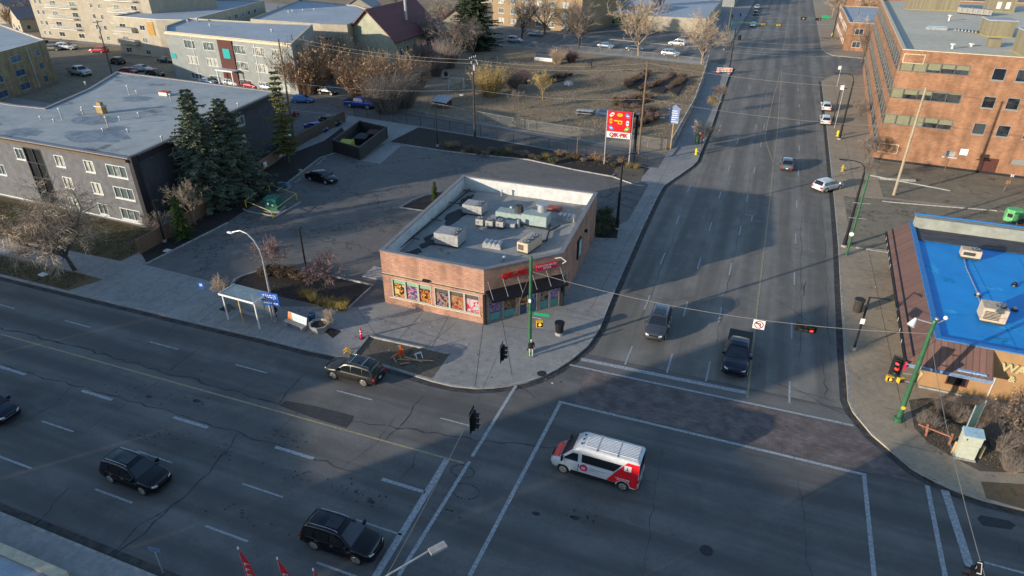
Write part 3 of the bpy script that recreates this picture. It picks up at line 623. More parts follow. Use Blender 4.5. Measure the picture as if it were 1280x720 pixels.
# ================================================================ corner store
ST = [Vector(p) for p in ((-30.75,46.15),(-20.3,46.02),(-14.85,51.7),(-15.75,67.6),(-32.15,67.5))]
STZ = 5.62; STR = 4.15
store = root('corner_store', (-23,56,0), 'red brick corner convenience store with chamfered entrance and flat grey roof', 'store')
hS = [(1.0+i*1.38, 2.32+i*1.38, 1.0, 2.95) for i in range(3)] + [(5.45+i*1.52, 6.92+i*1.52, 1.0, 2.95) for i in range(3)]
LnD = (ST[2]-ST[1]).length
hD = [(.35,1.75,.18,2.75),(1.82,3.15,.18,2.75),(3.45,4.35,.15,2.75),(4.4,5.3,.15,2.75),(5.55,6.6,.18,2.75),(6.66,7.65,.18,2.75)]
hE = [(.15,1.7,.2,2.75)]
rf = parapet_building(store, ST, STR, STZ, M_sbrick, M_roofG, M_cop, {0: hS, 1: hD, 2: hE}, inner=M_parwhite, th=.32)
PC = [poster_mat('poster_a', [(.55,.16,.03),(.75,.30,.05),(.06,.03,.02),(.8,.55,.2)], 1.7), poster_mat('poster_b', [(.55,.06,.12),(.12,.22,.16),(.55,.5,.48),(.45,.07,.2),(.08,.1,.25)], 2.6),
      poster_mat('poster_c', [(.62,.2,.04),(.8,.36,.07),(.12,.04,.02),(.75,.25,.05)], 2.1), poster_mat('poster_d', [(.03,.025,.05),(.05,.04,.07),(.3,.22,.28),(.5,.25,.08)], 2.6),
      poster_mat('poster_e', [(.35,.10,.03),(.06,.03,.02),(.55,.22,.07),(.5,.36,.2),(.5,.05,.04)], 2.8), poster_mat('poster_f', [(.72,.28,.38),(.55,.7,.7),(.7,.04,.06),(.75,.6,.62)], 2.0),
      poster_mat('poster_g', [(.08,.05,.25),(.5,.07,.25),(.45,.45,.52),(.45,.05,.1),(.1,.25,.6)], 3.1), poster_mat('poster_h', [(.05,.02,.03),(.32,.08,.03),(.45,.27,.13),(.08,.03,.02)], 2.5),
      poster_mat('poster_i', [(.02,.08,.35),(.4,.45,.55),(.05,.3,.6),(.02,.05,.2)], 2.7), poster_mat('poster_j', [(.35,.15,.42),(.5,.35,.55),(.1,.2,.5),(.8,.3,.45)], 2.4)]
M_transom = mat('green_transom', (.20,.32,.20), var=.1); M_transomD = mat('dark_transom', (.09,.075,.06), var=.1)
def wpanel(parent, p0, p1, h, m, d, name):
    p0 = Vector(p0[:2]); p1 = Vector(p1[:2]); e = (p1-p0).normalized(); n = Vector((e.y,-e.x)); a,b,c,dd = h; mb = MB(); q = []
    for u, z in ((a,c),(b,c),(b,dd),(a,dd)): v = p0+e*u-n*d; q.append((v.x,v.y,z))
    mb.add(q, [(0,1,2,3)]); return part(name, mb, m, parent)
for i, h in enumerate(hS):
    f = window(store, ST[0], ST[1], h, mat('store_frame', (.40,.37,.32), var=.05), M_glassD, depth=.14, fw=.06)
    wpanel(f, ST[0], ST[1], (h[0]+.07,h[1]-.07,h[2]+.08,h[2]+1.42), PC[i], .085, 'poster'); wpanel(f, ST[0], ST[1], (h[0]+.07,h[1]-.07,h[2]+1.47,h[3]-.07), M_transom if i < 3 else M_transomD, .085, 'transom_panel')
for i, h in enumerate(hD):
    f = window(store, ST[1], ST[2], h, M_wgrey, M_glassD, depth=.14, fw=.07, name='door' if i in (2,3) else 'window')
    p = PC[[6,7,0,8,3,9][i]]
    wpanel(f, ST[1], ST[2], (h[0]+.08,h[1]-.08,1.12,2.25), p, .085, 'poster'); wpanel(f, ST[1], ST[2], (h[0]+.08,h[1]-.08,h[2]+.08,1.05), M_wteal if i not in (2,3) else M_glassB, .085, 'lower_panel')
    if i == 2: wpanel(f, ST[1], ST[2], (h[0]+.1,h[1]-.1,2.32,2.62), mat('open_sign_purple', (.45,.08,.6), var=.05, emit=.6), .085, 'lit_sign')
    if i in (2,3):
        e = (ST[2]-ST[1]).normalized(); n = Vector((e.y,-e.x)); q = ST[1]+e*(h[1]-.12 if i == 2 else h[0]+.12)+n*.08; MB().cyl((q.x,q.y,.9),(q.x,q.y,1.5),.02,.02,6).build('door_handle', M_metal, f)
for h in hE: window(store, ST[2], ST[3], h, M_wteal, M_glassB, depth=.14, fw=.06, mull=2)
def wall_strip(p0, p1, z0, z1, t, u0=0, u1=None):
    p0 = Vector(p0[:2]); p1 = Vector(p1[:2]); e = (p1-p0); Ln = e.length; e /= Ln; n = Vector((e.y,-e.x)); u1 = Ln if u1 is None else u1; mb = MB()
    a = p0+e*u0+n*.004; b = p0+e*u1+n*.004; mb.prism([a+n*t, b+n*t, b, a] , z0, z1); return mb
part('trim_band', wall_strip(ST[0], ST[1], 3.28, 3.36, .06), M_black, store); part('trim_band', wall_strip(ST[0], ST[1], 3.37, 3.43, .04), M_coptan, store)
part('window_sill', wall_strip(ST[0], ST[1], .86, .97, .09, .6, 10.1), M_coptan, store)
# corner posts of dark metal
for q, d in ((ST[1],(.02,-.03)),(ST[2],(.10,-.04))): MB().box(q.x+d[0]-.12,q.x+d[0]+.12,q.y+d[1]-.12,q.y+d[1]+.12,0.13,3.2).build('corner_post', M_black, store)
# canopy over the entrance, hung on rods
e = (ST[2]-ST[1]).normalized(); n = Vector((e.y,-e.x)); a = ST[1]+e*.1; b = ST[1]+e*(LnD-.05)
mb = MB(); z0, z1 = 3.12, 3.55; A = [a+n*.02, b+n*.02, b+n*1.35, a+n*1.35]
mb.add([(A[0].x,A[0].y,z1),(A[1].x,A[1].y,z1),(A[2].x,A[2].y,z0),(A[3].x,A[3].y,z0),(A[0].x,A[0].y,z1-.2),(A[1].x,A[1].y,z1-.2),(A[2].x,A[2].y,z0-.16),(A[3].x,A[3].y,z0-.16)], [(0,3,2,1),(4,5,6,7),(3,7,6,2),(0,4,7,3),(1,2,6,5),(0,1,5,4)])
aw = part('awning', mb, M_black, store)
for k in range(6):
    u = .35+k*(LnD-.7)/5; q0 = ST[1]+e*u+n*.03; q1 = ST[1]+e*u+n*1.2; part('hanger_rod', MB().cyl((q0.x,q0.y,4.45),(q1.x,q1.y,3.22),.018,.018,5), M_unit, aw)
# sign lettering on the chamfer
q = ST[1]+e*2.95+n*.1; textmesh('QIK-PIK', .74, M_red, store, (q.x,q.y,4.62), (e.x,e.y,0), (0,0,1), 'sign_lettering', ext=.05, bold=.025)
sb = wall_strip(ST[1], ST[2], 4.42, 5.02, .14, 5.15, 7.25); sg = part('sign_board', sb, M_pink, store)
q = ST[1]+e*6.2+n*.16; textmesh('CONVENIENCE', .27, M_lit, sg, (q.x,q.y,4.86), (e.x,e.y,0), (0,0,1), ext=.01); textmesh('STORE', .27, M_lit, sg, (q.x,q.y,4.60), (e.x,e.y,0), (0,0,1), ext=.01)
# conduit curl, wall lamps, side sign on the east wall
q = ST[1]+e*(LnD-.9)+n*.1; part('conduit', MB().tube([(q.x,q.y,5.35),(q.x+.5,q.y+.2,5.45),(q.x+1.0,q.y+.3,5.1),(q.x+.7,q.y+.1,4.9)], .05, 6), M_wwhite, store)
e2 = (ST[3]-ST[2]).normalized(); n2 = Vector((e2.y,-e2.x))
part('side_sign', wall_strip(ST[2], ST[3], 2.0, 4.1, .16, 6.2, 7.5), M_black, store); part('side_sign_face', wall_strip(ST[2], ST[3], 2.2, 3.9, .19, 6.55, 7.35), mat('pale_face', (.35,.45,.5)), store)
for u in (9.6,): part('wall_lamp', wall_strip(ST[2], ST[3], 3.6, 3.85, .3, u, u+.35), M_black, store)
part('wall_lamp', wall_strip(ST[0], ST[1], 3.45, 3.62, .3, 4.4, 5.0), M_black, store)
part('roof_hatch', MB().cbox((*g(693,262,STR).xy, STR+.15), 1.5, 1.1, .28, -.05), mat('hatch_red', (.32,.10,.08), var=.1), store)
# dark scupper line and pipes along the parapet
mb = MB()
for a, b in (((-31.2,48.0),(-31.4,66.6)),): mb.bar((a[0]+.5,a[1],STR+.25),(b[0]+.5,b[1],STR+.25),.12,.12)
for y in (52,57,62,66): mb.bar((-31.5,y,STR+.25),(-29.9,y,STR+.25),.08,.08)
part('roof_pipe', mb, M_pipe, store)
mb = MB(); P = [g(x,y,STR) for x,y in ((700,284),(686,291),(683,303),(672,306))]; mb.tube([(p.x,p.y,STR+.2) for p in P], .09, 6); P = [g(x,y,STR) for x,y in ((636,279),(655,284),(684,289),(688,283))]; mb.tube([(p.x,p.y,STR+.15) for p in P], .07, 6); part('roof_pipe', mb, M_pipe, store)
mb = MB()
for (px,py),rx,ry in (((570,270),.9,3.2),((540,300),.8,2.2),((515,318),.9,1.4),((583,250),.6,1.8)):
    c = g(px,py,STR); mb.add([(max(-31.3, c.x+rx*math.cos(t)*random.uniform(.5,1.3)), c.y+ry*math.sin(t)*random.uniform(.7,1.2), STR+.006) for t in [2*math.pi*i/16 for i in range(16)]], [tuple(range(16))])
part('roof_stain', mb, M_tar, store)
def up(px, py): c = g(px, py, STR); return (c.x, c.y, STR+.004)
mesh_box_unit(None, up(563,304), 2.6, 1.9, 1.35, M_unit, R(0), 'air_unit', 'largest grey air unit with two fans near the store roof\'s front left', 'air unit', 'air units on the store roof')
mesh_box_unit(None, up(594,266), 2.3, 1.7, 1.15, M_unit, R(0), 'air_unit', 'grey air unit near the back left corner of the store roof', 'air unit', 'air units on the store roof')
mesh_box_unit(None, up(662,311), 1.25, 2.7, 1.15, M_unitt, R(-12), 'air_unit', 'tan air unit with three fans beside the store sign side of the roof', 'air unit', 'air units on the store roof', fans=3, hood=False)
for i, (px, py) in enumerate(((601,282),(613,284),(626,285))):
    mesh_box_unit(None, up(px, py), .85, .8, .85, M_unit, 0, 'condenser', ('leftmost','middle','rightmost')[i]+' of three small square condensers in a row on the store roof', 'condenser', 'small condensers on the store roof', fans=1, hood=False)
r = root('air_handler', up(655,277), 'long pale green air handler with stacked fan on the store roof', 'air handler')
MB().box(-3.0,.0,-.7,.7,.1,1.0).build('cabinet', mat('pale_green_metal', (.27,.33,.31), var=.1), r, world=False, bevel=.03); MB().box(.02,2.8,-.9,.75,.1,1.25).build('cabinet', mat('pale_green_metal', ()), r, world=False, bevel=.03)
MB().cyl((-.6,.1,.9),(-.6,.1,1.7),.55,.45,8).build('fan_stack', M_pipe, r, world=False); MB().cyl((1.8,.6,1.2),(1.8,.6,2.0),.5,.5,12).cyl((1.8,.6,2.0),(1.8,.6,2.1),.65,.65,12).build('exhaust_hood', M_metal, r, world=False, smooth=40)
ribbed_vent(up(616,309), 0.02, 'ribbed galvanised ventilator in the middle of the store roof'); ribbed_vent(up(708,275), 0.0, 'ribbed galvanised ventilator by the east parapet of the store roof')
r = root('roof_duct', up(638,283), 'pale sloped duct box beside the row of condensers', 'duct'); MB().box(-.7,.7,-.5,.5,0,.5).build('duct_box', M_metal, r, world=False, bevel=.05); MB().cyl((.9,0,.1),(.9,0,.9),.16,.16,8).build('flue', M_metal, r, world=False)
for k, (px, py, h) in enumerate(((627,247,.8),(639,265,.5),(602,290,.3),(630,325,.25))): vent_pipe(up(px,py), h, ['tall vent pipe by the white back parapet of the store','short vent pipe beside the store air handler','small vent stub in front of the store condensers','tiny vent stub near the front edge of the store roof'][k], 'vent pipes on the store roof')
# ================================================================ grey apartment block, west
GA = [Vector(p) for p in ((-66.35,51.3),(-72.5,85.0),(-109.6,87.7),(-101.9,75.5),(-97,64.5),(-102.5,64.2),(-132,66),(-132,53.4))]
apt = root('grey_apartment_block', (-85,62,0), 'long grey stucco three storey apartment block with dark framed end and bare tree in front', 'apartment block')
S0, S1 = GA[7], GA[0]; LS = (S1-S0).length
rows = (.75, 3.45, 6.15); hs = []; kinds = []
def uS(px, py, zz=0): return onwall(px, py, S0, S1)
for (ax, ay, bx, by) in ((130,206,162,222),(141,238,172,253),(151,267,180,281),(104,202,120,215),(115,233,131,246),(125,263,139,275),(67,195,83,209),(80,227,95,240),(88,255,102,268),(18,187,33,201),(31,217,43,229),(0,212,8,224),(-30,180,-12,194)):
    u0, z1 = uS(ax, ay); u1, z0 = uS(bx, by); zc = (z0+z1)/2; wdt = 3.2 if bx-ax > 25 else 1.6
    uc = (u0+u1)/2; r_ = min(rows, key=lambda q: abs(q+.75-zc)); hs.append((uc-wdt/2, uc+wdt/2, r_, r_+1.4))
hs = [h for i, h in enumerate(hs) if not any(abs((h[0]+h[1])/2-(k[0]+k[1])/2) < 1.5 and h[2] == k[2] for k in hs[:i])]
for u in (4.0, 9.5, 15.0, 21.0):
    for r_ in rows: 
        h = (u, u+1.6, r_, r_+1.4)
        if not any(k[0]-1.2 < u+.8 < k[1]+1.2 and k[2] == r_ for k in hs): hs.append(h)
E0, E1 = GA[0], GA[1]; he = []
for (ax, ay, bx, by) in ((217,183,228,194),(225,215,236,226),(233,249,242,260),(297,146,303,152),(300,172,305,180)):
    u0, z1 = onwall(ax, ay, E0, E1); u1, z0 = onwall(bx, by, E0, E1); zc = (z0+z1)/2; r_ = min(rows, key=lambda q: abs(q+.75-zc)); uc = (u0+u1)/2; he.append((uc-1.0, uc+1.0, r_, r_+1.4))
he = [h for i, h in enumerate(he) if not any(abs(h[0]-k[0]) < 2.1 and h[2] == k[2] for k in he[:i])]
uE, _ = uS(48, 215); entry = (uE-1.4, uE+1.9, .2, 7.9); hs = [h for h in hs if h[1] < entry[0]-.1 or h[0] > entry[1]+.1]
GZ = 8.6
parapet_building(apt, GA, GZ-.04, GZ, M_gstucco, M_roofB, M_cop, {7: hs+[entry], 0: he}, th=.4)
M_apt_dark = M_dark
for h in hs: window(apt, S0, S1, h, M_wwhite, M_glassC, mull=3 if h[1]-h[0] > 2 else 2, sill=True)
for h in he: window(apt, E0, E1, h, M_wwhite, M_glassC, mull=2)
M_endw = mat('shaded_end_wall', (.055,.058,.068), var=.12, scale=1.2, bump=.5, bscale=25)  # grey stucco again, with the east end's shade put into a darker colour
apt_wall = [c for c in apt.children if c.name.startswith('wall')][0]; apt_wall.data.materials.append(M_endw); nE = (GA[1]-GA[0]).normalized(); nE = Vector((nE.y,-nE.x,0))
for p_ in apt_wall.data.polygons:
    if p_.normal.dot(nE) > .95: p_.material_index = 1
window(apt, S0, S1, entry, M_dark, M_glassD, mull=2, rows=4, fw=.12, name='stairwell_glazing')
part('corner_fin', wall_strip(E0, E1, 0.0, GZ+.2, .5, -.05, 1.0), M_dark, apt); part('eave_fascia', wall_strip(E0, E1, GZ-.55, GZ+.15, .55, 1.05), M_dark, apt)
part('eave_fascia', wall_strip(S0, S1, GZ-.35, GZ-.02, .35), mat('brown_fascia', (.12,.09,.06), var=.1), apt); part('base_ledge', wall_strip(S0, S1, .45, .58, .12), M_wwhite, apt)
q = g(128,141,GZ); r = root('roof_chimney', (q.x,q.y,GZ), 'short stacked yellow and brick chimney on the apartment roof', 'chimney'); MB().box(-.6,.6,-.4,.4,0,.9).build('stack', mat('chimney_ochre', (.33,.21,.09), var=.2), r, world=False, bevel=.03); MB().box(-.7,.7,-.5,.5,.9,1.05).build('cap', M_metal, r, world=False); MB().box(-.35,.35,-.25,.25,1.05,1.5).build('flue', mat('chimney_ochre', ()), r, world=False)
q = g(207,119,GZ); r = root('roof_hatch', (q.x,q.y,GZ), 'small orange red roof hatch on the apartment roof behind the spruces', 'roof hatch'); MB().box(-.8,.8,-.5,.5,0,.5).build('box', M_metal, r, world=False); MB().box(-.85,.85,-.55,.55,.5,.6).build('lid', mat('lid_red', (.45,.09,.05)), r, world=False)
labs = iter(['vent pipe nearest the left edge of the apartment roof','low vent beside the large stain on the apartment roof','tall thin vent pipe left of the chimney','tall pale vent pipe left of the yellow chimney','vent just behind the yellow chimney on the left','tall white pipe standing in front of the chimney','white pipe right below the chimney stain','small vent by the ring of old ponding','tall pipe by the far round puddle stain','short pipe by the far round puddle stain','white pipe behind the orange hatch','small cap vent in the middle of the apartment roof','small vent near the dark roof edge by the spruce','lone vent near the front eave of the apartment roof','small vent beside the back parapet','vent near the back right corner of the apartment roof'])
for px, py, h in ((51,149,.35),(68,153,.35),(78,150,1.5),(103,138,.4),(104,143,.6),(129,164,.3),(135,158,1.2),(150,150,.35),(162,119,1.4),(171,117,.4),(214,126,.9),(174,146,.5),(203,176,.5),(160,165,.3),(107,106,.4),(298,134,.5)):
    q = g(px, py, GZ); vent_pipe((q.x,q.y,GZ), h, next(labs), 'vent pipes on the grey apartment roof')
for (px,py),rx,ry in (((172,123),2.6,1.7),((118,150),3.2,2.2),((118,170),4.8,2.4),((30,165),3.0,1.6),((135,165),2.2,2.6)):
    c = g(px,py,GZ); mb = MB(); mb.add([(c.x+rx*math.cos(t)*random.uniform(.8,1.2), c.y+ry*math.sin(t)*random.uniform(.8,1.2), GZ-.034+.0008*(px % 7)) for t in [2*math.pi*i/20 for i in range(20)]], [tuple(range(20))]); part('ponding_stain', mb, mat('ponding', (.17,.19,.215), var=.25, scale=1, rough=.45), apt)
# ================================================================ brick office, north-east
OB0 = Vector((16.95,111.1)); OZ = 16.2
wd = Vector((19.9-16.95, 165.9-111.1)).normalized()
OA = [OB0, Vector((62,106.6)), Vector((66,190)), OB0+wd*78]
off = root('brick_office_building', (35,130,0), 'large orange brick office building with rooftop cabins and bands of blinds', 'office building')
mat('band_frame', (.16,.16,.155), metal=.3); holes = []; info = []
def uO(px, py): return onwall(px, py, OA[0], OA[1])
for (ax, ay, bx, by, npan) in ((1126,78,1210,95,5),(1113,112,1199,130,5),(1104,145,1188,163,5)):
    u0, za = uO(ax, ay); u1, zb_ = uO(bx, by); _, zl = uO(ax, ay+12.5); holes.append((u0, u1, zb_, uO(bx, by-13)[1])); info.append((u0,u1,zb_,uO(bx,by-13)[1],npan))
sq = []
for (cx_, cy_) in ((1249,93),(1279,95),(1236,128),(1266,130),(1224,161),(1254,164)):
    u, z = uO(cx_, cy_); sq.append((u-.75, u+.75, z-.78, z+.78))
sq += [(s_[0]+dx, s_[1]+dx, s_[2], s_[3]) for s_ in (sq[1], sq[3], sq[5]) for dx in (3.2, 6.4, 9.6, 12.8, 16)]
door = (uO(1234,214)[0]-.9, uO(1234,214)[0]+.9, .15, 2.4)
hW = []; LW = 78
for zc in (3.0, 6.9, 10.7, 14.3): hW.append((.8, LW-1, zc-1.15, zc+(.95 if zc > 4 else .6)))
parapet_building(off, OA, OZ-.35, OZ, M_obrick, M_roofO, M_coptan, {0: holes+sq+[door], 3: [(LW-h[1], LW-h[0], h[2], h[3]) for h in hW]}, th=.4)
for k, (u0,u1,z0,z1,npan) in enumerate(info):
    f = window(off, OA[0], OA[1], (u0,u1,z0,z1), mat('band_frame', ()), M_glassD, mull=npan, fw=.08)
    for i in range(npan):
        a_ = u0+(u1-u0)*i/npan+.09; b_ = u0+(u1-u0)*(i+1)/npan-.09; drop = [[1,1,.75,.5,.5],[1,.55,.45,.1,.12],[1,1,1,.5,.55]][k][i]
        wpanel(f, OA[0], OA[1], (a_,b_,z1-.08-(z1-z0-.16)*drop,z1-.08), M_blind, .09, 'blind')
for h in sq: window(off, OA[0], OA[1], h, M_wgrey, M_glassD, sill=True, fw=.06)
window(off, OA[0], OA[1], door, M_brown, M_brown, fw=.1, name='door')
for h in hW: window(off, OA[3], OA[0], (LW-h[1], LW-h[0], h[2], h[3]), mat('band_frame', (.16,.16,.155), metal=.3), M_glassD, mull=20, fw=.07)
for z in (15.0, 1.2):
    f = part('frame_panel', wall_strip(OA[0], OA[1], z-.55 if z > 5 else z+.2, z+.75 if z > 5 else z+1.6, .05, .3, 3.0), M_coptan, off); part('brick_panel', wall_strip(OA[0], OA[1], (z-.45 if z > 5 else z+.3), (z+.65 if z > 5 else z+1.5), .07, .42, 2.88), M_obrick, f)
part('base_course', wall_strip(OA[0], OA[1], 0, .45, .08), M_dark, off)
a_, z_ = uO(1205,190); part('wall_sign', wall_strip(OA[0], OA[1], z_-.45, z_+.45, .06, a_-.5, a_+.5), M_lit, off); a_, z_ = uO(1187,191); part('wall_sign', wall_strip(OA[0], OA[1], z_-.2, z_+.2, .06, a_-.25, a_+.25), M_lit, off)
a_, z_ = uO(1273,203); part('wall_sign', wall_strip(OA[0], OA[1], z_-.35, z_+.35, .05, a_-.8, a_+1.4), M_wgrey, off)
for px, py in ((1190,60),(1168,60)): pass
def cabin(px, py, sx, sy, sz, rz, label, door_=False, top=None):
    q = g(px, py, OZ-.35); r = root('rooftop_cabin', (q.x,q.y,OZ-.35), label, 'rooftop cabin', 'khaki clad plant cabins on the office roof', rz)
    MB().box(-sx/2,sx/2,-sy/2,sy/2,0,sz).build('wall', M_khaki, r, world=False); MB().box(-sx/2-.1,sx/2+.1,-sy/2-.1,sy/2+.1,sz+.002,sz+.14).build('roof', top or M_roofL, r, world=False)
    MB().box(-sx/2-.05,sx/2+.05,-sy/2-.05,sy/2+.05,-.0,.14).build('base_trim', M_yellowrail, r, world=False)
    if door_:
        for k in (-.9, .7): MB().box(k,k+.8,-sy/2-.06,-sy/2-.004,.6,1.9).build('louvre', M_wwhite, r, world=False)
M_yellowrail = mat('yellow_paint', (.30,.24,.07), var=.1)
cabin(1243,44, 3.8, 4.4, 2.4, R(2), 'khaki ribbed plant cabin in the middle of the office roof'); cabin(1163,12, 9.5, 3, 2.9, R(2), 'long khaki cabin at the top edge of the office roof'); cabin(1247,14, 5.0, 3.0, 2.8, R(2), 'khaki cabin with two white louvres on the office roof', True); cabin(1292,68, 4.0, 5.5, 3.0, R(2), 'khaki cabin at the right edge of the office roof')
q = g(1170,37,OZ-.35); r = root('skylight', (q.x,q.y,OZ-.35), 'flat grey skylight box alone on the pale office roof', 'skylight'); MB().box(-1.6,1.6,-.6,.6,0,.45).build('curb', M_metal, r, world=False, bevel=.04); MB().box(-1.5,1.5,-.5,.5,.45,.5).build('glazing', M_glassB, r, world=False)
for k, (px,py,h,l) in enumerate(((1190,61,.6,'low grey vent near the front edge of the office roof'),(1186,26,.9,'stubby pipe beside the long cabin on the office roof'),(1214,58,.3,'tiny vent between skylight and front edge of the office roof'))): q = g(px,py,OZ-.35); vent_pipe((q.x,q.y,OZ-.35), h, l, 'vents on the office roof', .22)
q = g(1208,17,OZ-.35)
for k in range(6): mesh_box_unit(None, (q.x-1.2+k*.85, q.y-.4-k*.5, OZ-.35), .75, 1.6, 1.2, M_unit, R(10), 'condenser', ['pale condenser unit nearest the long cabin, first of the office row','second condenser of the office roof row counting from the long cabin','third condenser of the office roof row from the long cabin','fourth condenser of the office roof row from the long cabin','fifth condenser of the office roof row, next to last','last condenser of the office roof row, beside the middle cabin'][k], 'condenser', 'row of condensers on the office roof', fans=1, hood=False)
q = g(1206,40,OZ-.35); r = root('duct_work', (q.x,q.y,OZ-.35), 'tangle of silver ducts in front of the office condensers', 'ducts'); 
for k in range(7): MB().tube([(k*.45-1.5,-.3*k,.25),(k*.45-1.2,-.3*k+1.2,.35),(k*.5-.8,1.6-.3*k,.1)], .12, 6).build('duct', M_metal, r, world=False)
q = g(1241,58,OZ-.35); o = MB().box(-.8,.8,-.7,.7,0,1.1).build('junction_box', M_khaki, None, bevel=.04); o.location = (q.x,q.y,OZ-.35); tag(o, 'small khaki box below the middle cabin with yellow railing', 'equipment box')
# ================================================================ restaurant with the blue roof
RZ = 4.6
RA = [Vector((15.15,49.85)), Vector((60,48.9)), Vector((60,73.1)), Vector((16.3,73.7))]
rest = root('blue_roof_restaurant', (26,61,0), 'tan stucco restaurant with bright blue flat roof and brown awning', 'restaurant')
parapet_building(rest, RA, RZ-.1, RZ, M_tan, M_blue, M_bluecop, {0: [(1.6,3.0,.9,2.2)]}, inner=M_bluecop, th=.3)
window(rest, RA[0], RA[1], (1.6,3.0,.9,2.2), M_brown, M_glassD, fw=.08)
# raised pale north parapet and the dark upstand strip behind it
part('north_parapet', MB().prism(ccw([(16.5,73.35),(60,72.75),(60,71.9),(16.5,72.5)]), RZ-.4, RZ+1.1, bottom=False), mat('parapet_cream', (.27,.28,.24), var=.12, scale=1), rest)
part('roof_valley', MB().prism(ccw([(16.75,72.4),(60,71.8),(60,68.6),(16.5,69.4)]), RZ-.07, RZ-.01, bottom=False), M_grayblk, rest)
part('coping', MB().prism(ccw([(16.4,73.42),(60,72.82),(60,73.05),(16.4,73.66)]), RZ+1.1, RZ+1.2), M_bluecop, rest)
# brown mansard awning: west slope and short south return
mb = MB(); zt, zl = RZ-.02, 3.1
W = [Vector((15.1,49.7)), Vector((16.25,73.9)), Vector((14.55,74.1)), Vector((13.35,48.2))]
mb.add([(*W[0],zt),(*W[1],zt),(*W[2],zl),(*W[3],zl),(*W[0],zt-.3),(*W[1],zt-.3),(*W[2],zl-.3),(*W[3],zl-.3)], [(0,1,2,3),(7,6,5,4),(2,6,7,3),(1,5,6,2),(0,3,7,4)])
awn = part('awning', mb, M_shing, rest)
part('awning_trim', MB().bar((13.28,48.1,zl-.1),(14.48,74.15,zl-.1),.08,.34).bar((13.75,48.6,zl+.42),(14.95,74.1,zl+.42),.1,.07), M_black, awn)
mb = MB(); S = [Vector((13.35,48.2)), Vector((18.9,48.0)), Vector((18.9,49.82)), Vector((15.1,49.82))]
mb.add([(*S[0],zl),(*S[1],zl),(*S[2],zt),(*S[3],zt),(*S[0],zl-.3),(*S[1],zl-.3),(*S[2],zt-.3),(*S[3],zt-.3)], [(0,1,2,3),(7,6,5,4),(0,4,5,1),(1,5,6,2)])
part('awning', mb, M_shing2, rest)
part('awning_trim', MB().bar((13.3,48.12,zl-.2),(18.95,47.92,zl-.2),.08,.3), mat('blue_grey_trim', (.16,.22,.32), var=.2), rest)
part('snow_patch', MB().prism(ccw([(16.6,48.1),(18.5,48.05),(18.4,48.45),(17.2,48.6),(16.7,48.4)]), zl+.1, zl+.22), mat('pale_blue_residue', (.25,.38,.55), var=.3, scale=6), rest)
u0, z0 = onwall(1253,450,RA[0],RA[1]); e = (RA[1]-RA[0]).normalized(); q = RA[0]+e*(u0+.05)+Vector((0,-.12))
textmesh('WA', .95, mat('gold_letter', (.45,.38,.2), var=.05), rest, (q.x,q.y,3.35), (e.x,e.y,0), (0,0,1), 'sign_lettering', ext=.07, bold=.03, align='LEFT')
u1, _ = onwall(1262,463,RA[0],RA[1]); q = RA[0]+e*(u1+.1)+Vector((0,-.1)); textmesh('&', .7, mat('gold_letter', ()), rest, (q.x,q.y,2.45), (e.x,e.y,0), (0,0,1), 'sign_lettering', ext=.05, bold=.02, align='LEFT')
part('drain_pipe', wall_strip(RA[0], RA[1], .3, 2.3, .06, 4.5, 4.57), M_wwhite, rest); part('base_course', wall_strip(RA[0], RA[1], 0, .28, .16), M_kerb, rest)
for k in range(7): part('roof_seam', MB().box(20.5+k*4.2, 20.56+k*4.2, 50.2, 68.3, RZ-.1, RZ-.085), mat('blue_seam', (.006,.18,.44)), rest)
random.seed(8)
for (px,py),rx,ry,mm in (((1185,350),.8,.6,'s'),((1250,425),1.2,.6,'s'),((1190,390),.5,.4,'f'),((1240,360),1.0,.5,'f'),((1260,410),.8,.5,'f'),((1165,335),.6,1.3,'f')):
    c = g(px,py,RZ-.1); part('roof_patch', MB().add([(c.x+rx*math.cos(t)*random.uniform(.6,1.2), c.y+ry*math.sin(t)*random.uniform(.6,1.2), RZ-.094) for t in [2*math.pi*i/14 for i in range(14)]], [tuple(range(14))]), mat('blue_stain', (.008,.25,.56), var=.3, scale=3) if mm == 's' else mat('blue_faded', (.03,.34,.68), var=.2, scale=3), rest)
# windows under the awning on the street side
for k in range(7):
    part('window', MB().box(15.02+k*.0,15.2,52+k*2.9,54+k*2.9,1.0,2.7), M_glassD, rest)
def uR(px, py, z=RZ-.1): c = g(px, py, z); return (c.x, c.y, z+.004)
for (px,py,lab) in ((1237,400,'tan rooftop unit in the middle of the blue roof'),(1211,322,'cream rooftop unit on the dark strip of the blue roof')):
    mesh_box_unit(None, uR(px,py) if py > 350 else uR(px,py,RZ-.02), 1.7 if py > 350 else 1.6, 1.5 if py > 350 else 1.0, 1.35 if py > 350 else .9, M_unitt, R(-3), 'air_unit', lab, 'air unit', 'air units on the blue roof', fans=1, hood=False)
for px, py, lab in ((1222,370,'small domed vent beside the pipe on the blue roof'),(1268,388,'domed vent right of the tan unit on the blue roof'),(1268,357,'low dark vent upper right on the blue roof'),(1170,402,'little vent at the corner of the blue roof above the awning')):
    c = uR(px,py); r = root('dome_vent', c, lab, 'roof vent', 'vents on the blue roof'); MB().cyl((0,0,0),(0,0,.12),.28,.24,10).build('base', M_black, r, world=False); MB().sphere((0,0,.2),.16,nu=10,nv=6).build('dome', M_metal if py > 360 else M_black, r, world=False, smooth=60)
P = [uR(x,y) for x,y in ((1205,325),(1207,335),(1222,368),(1228,395))]; o = MB().tube([(p[0],p[1],p[2]+.07) for p in P], .035, 6).build('roof_conduit', M_metal, None); tag(o, 'thin pale pipe running across the blue roof between two units', 'pipe')
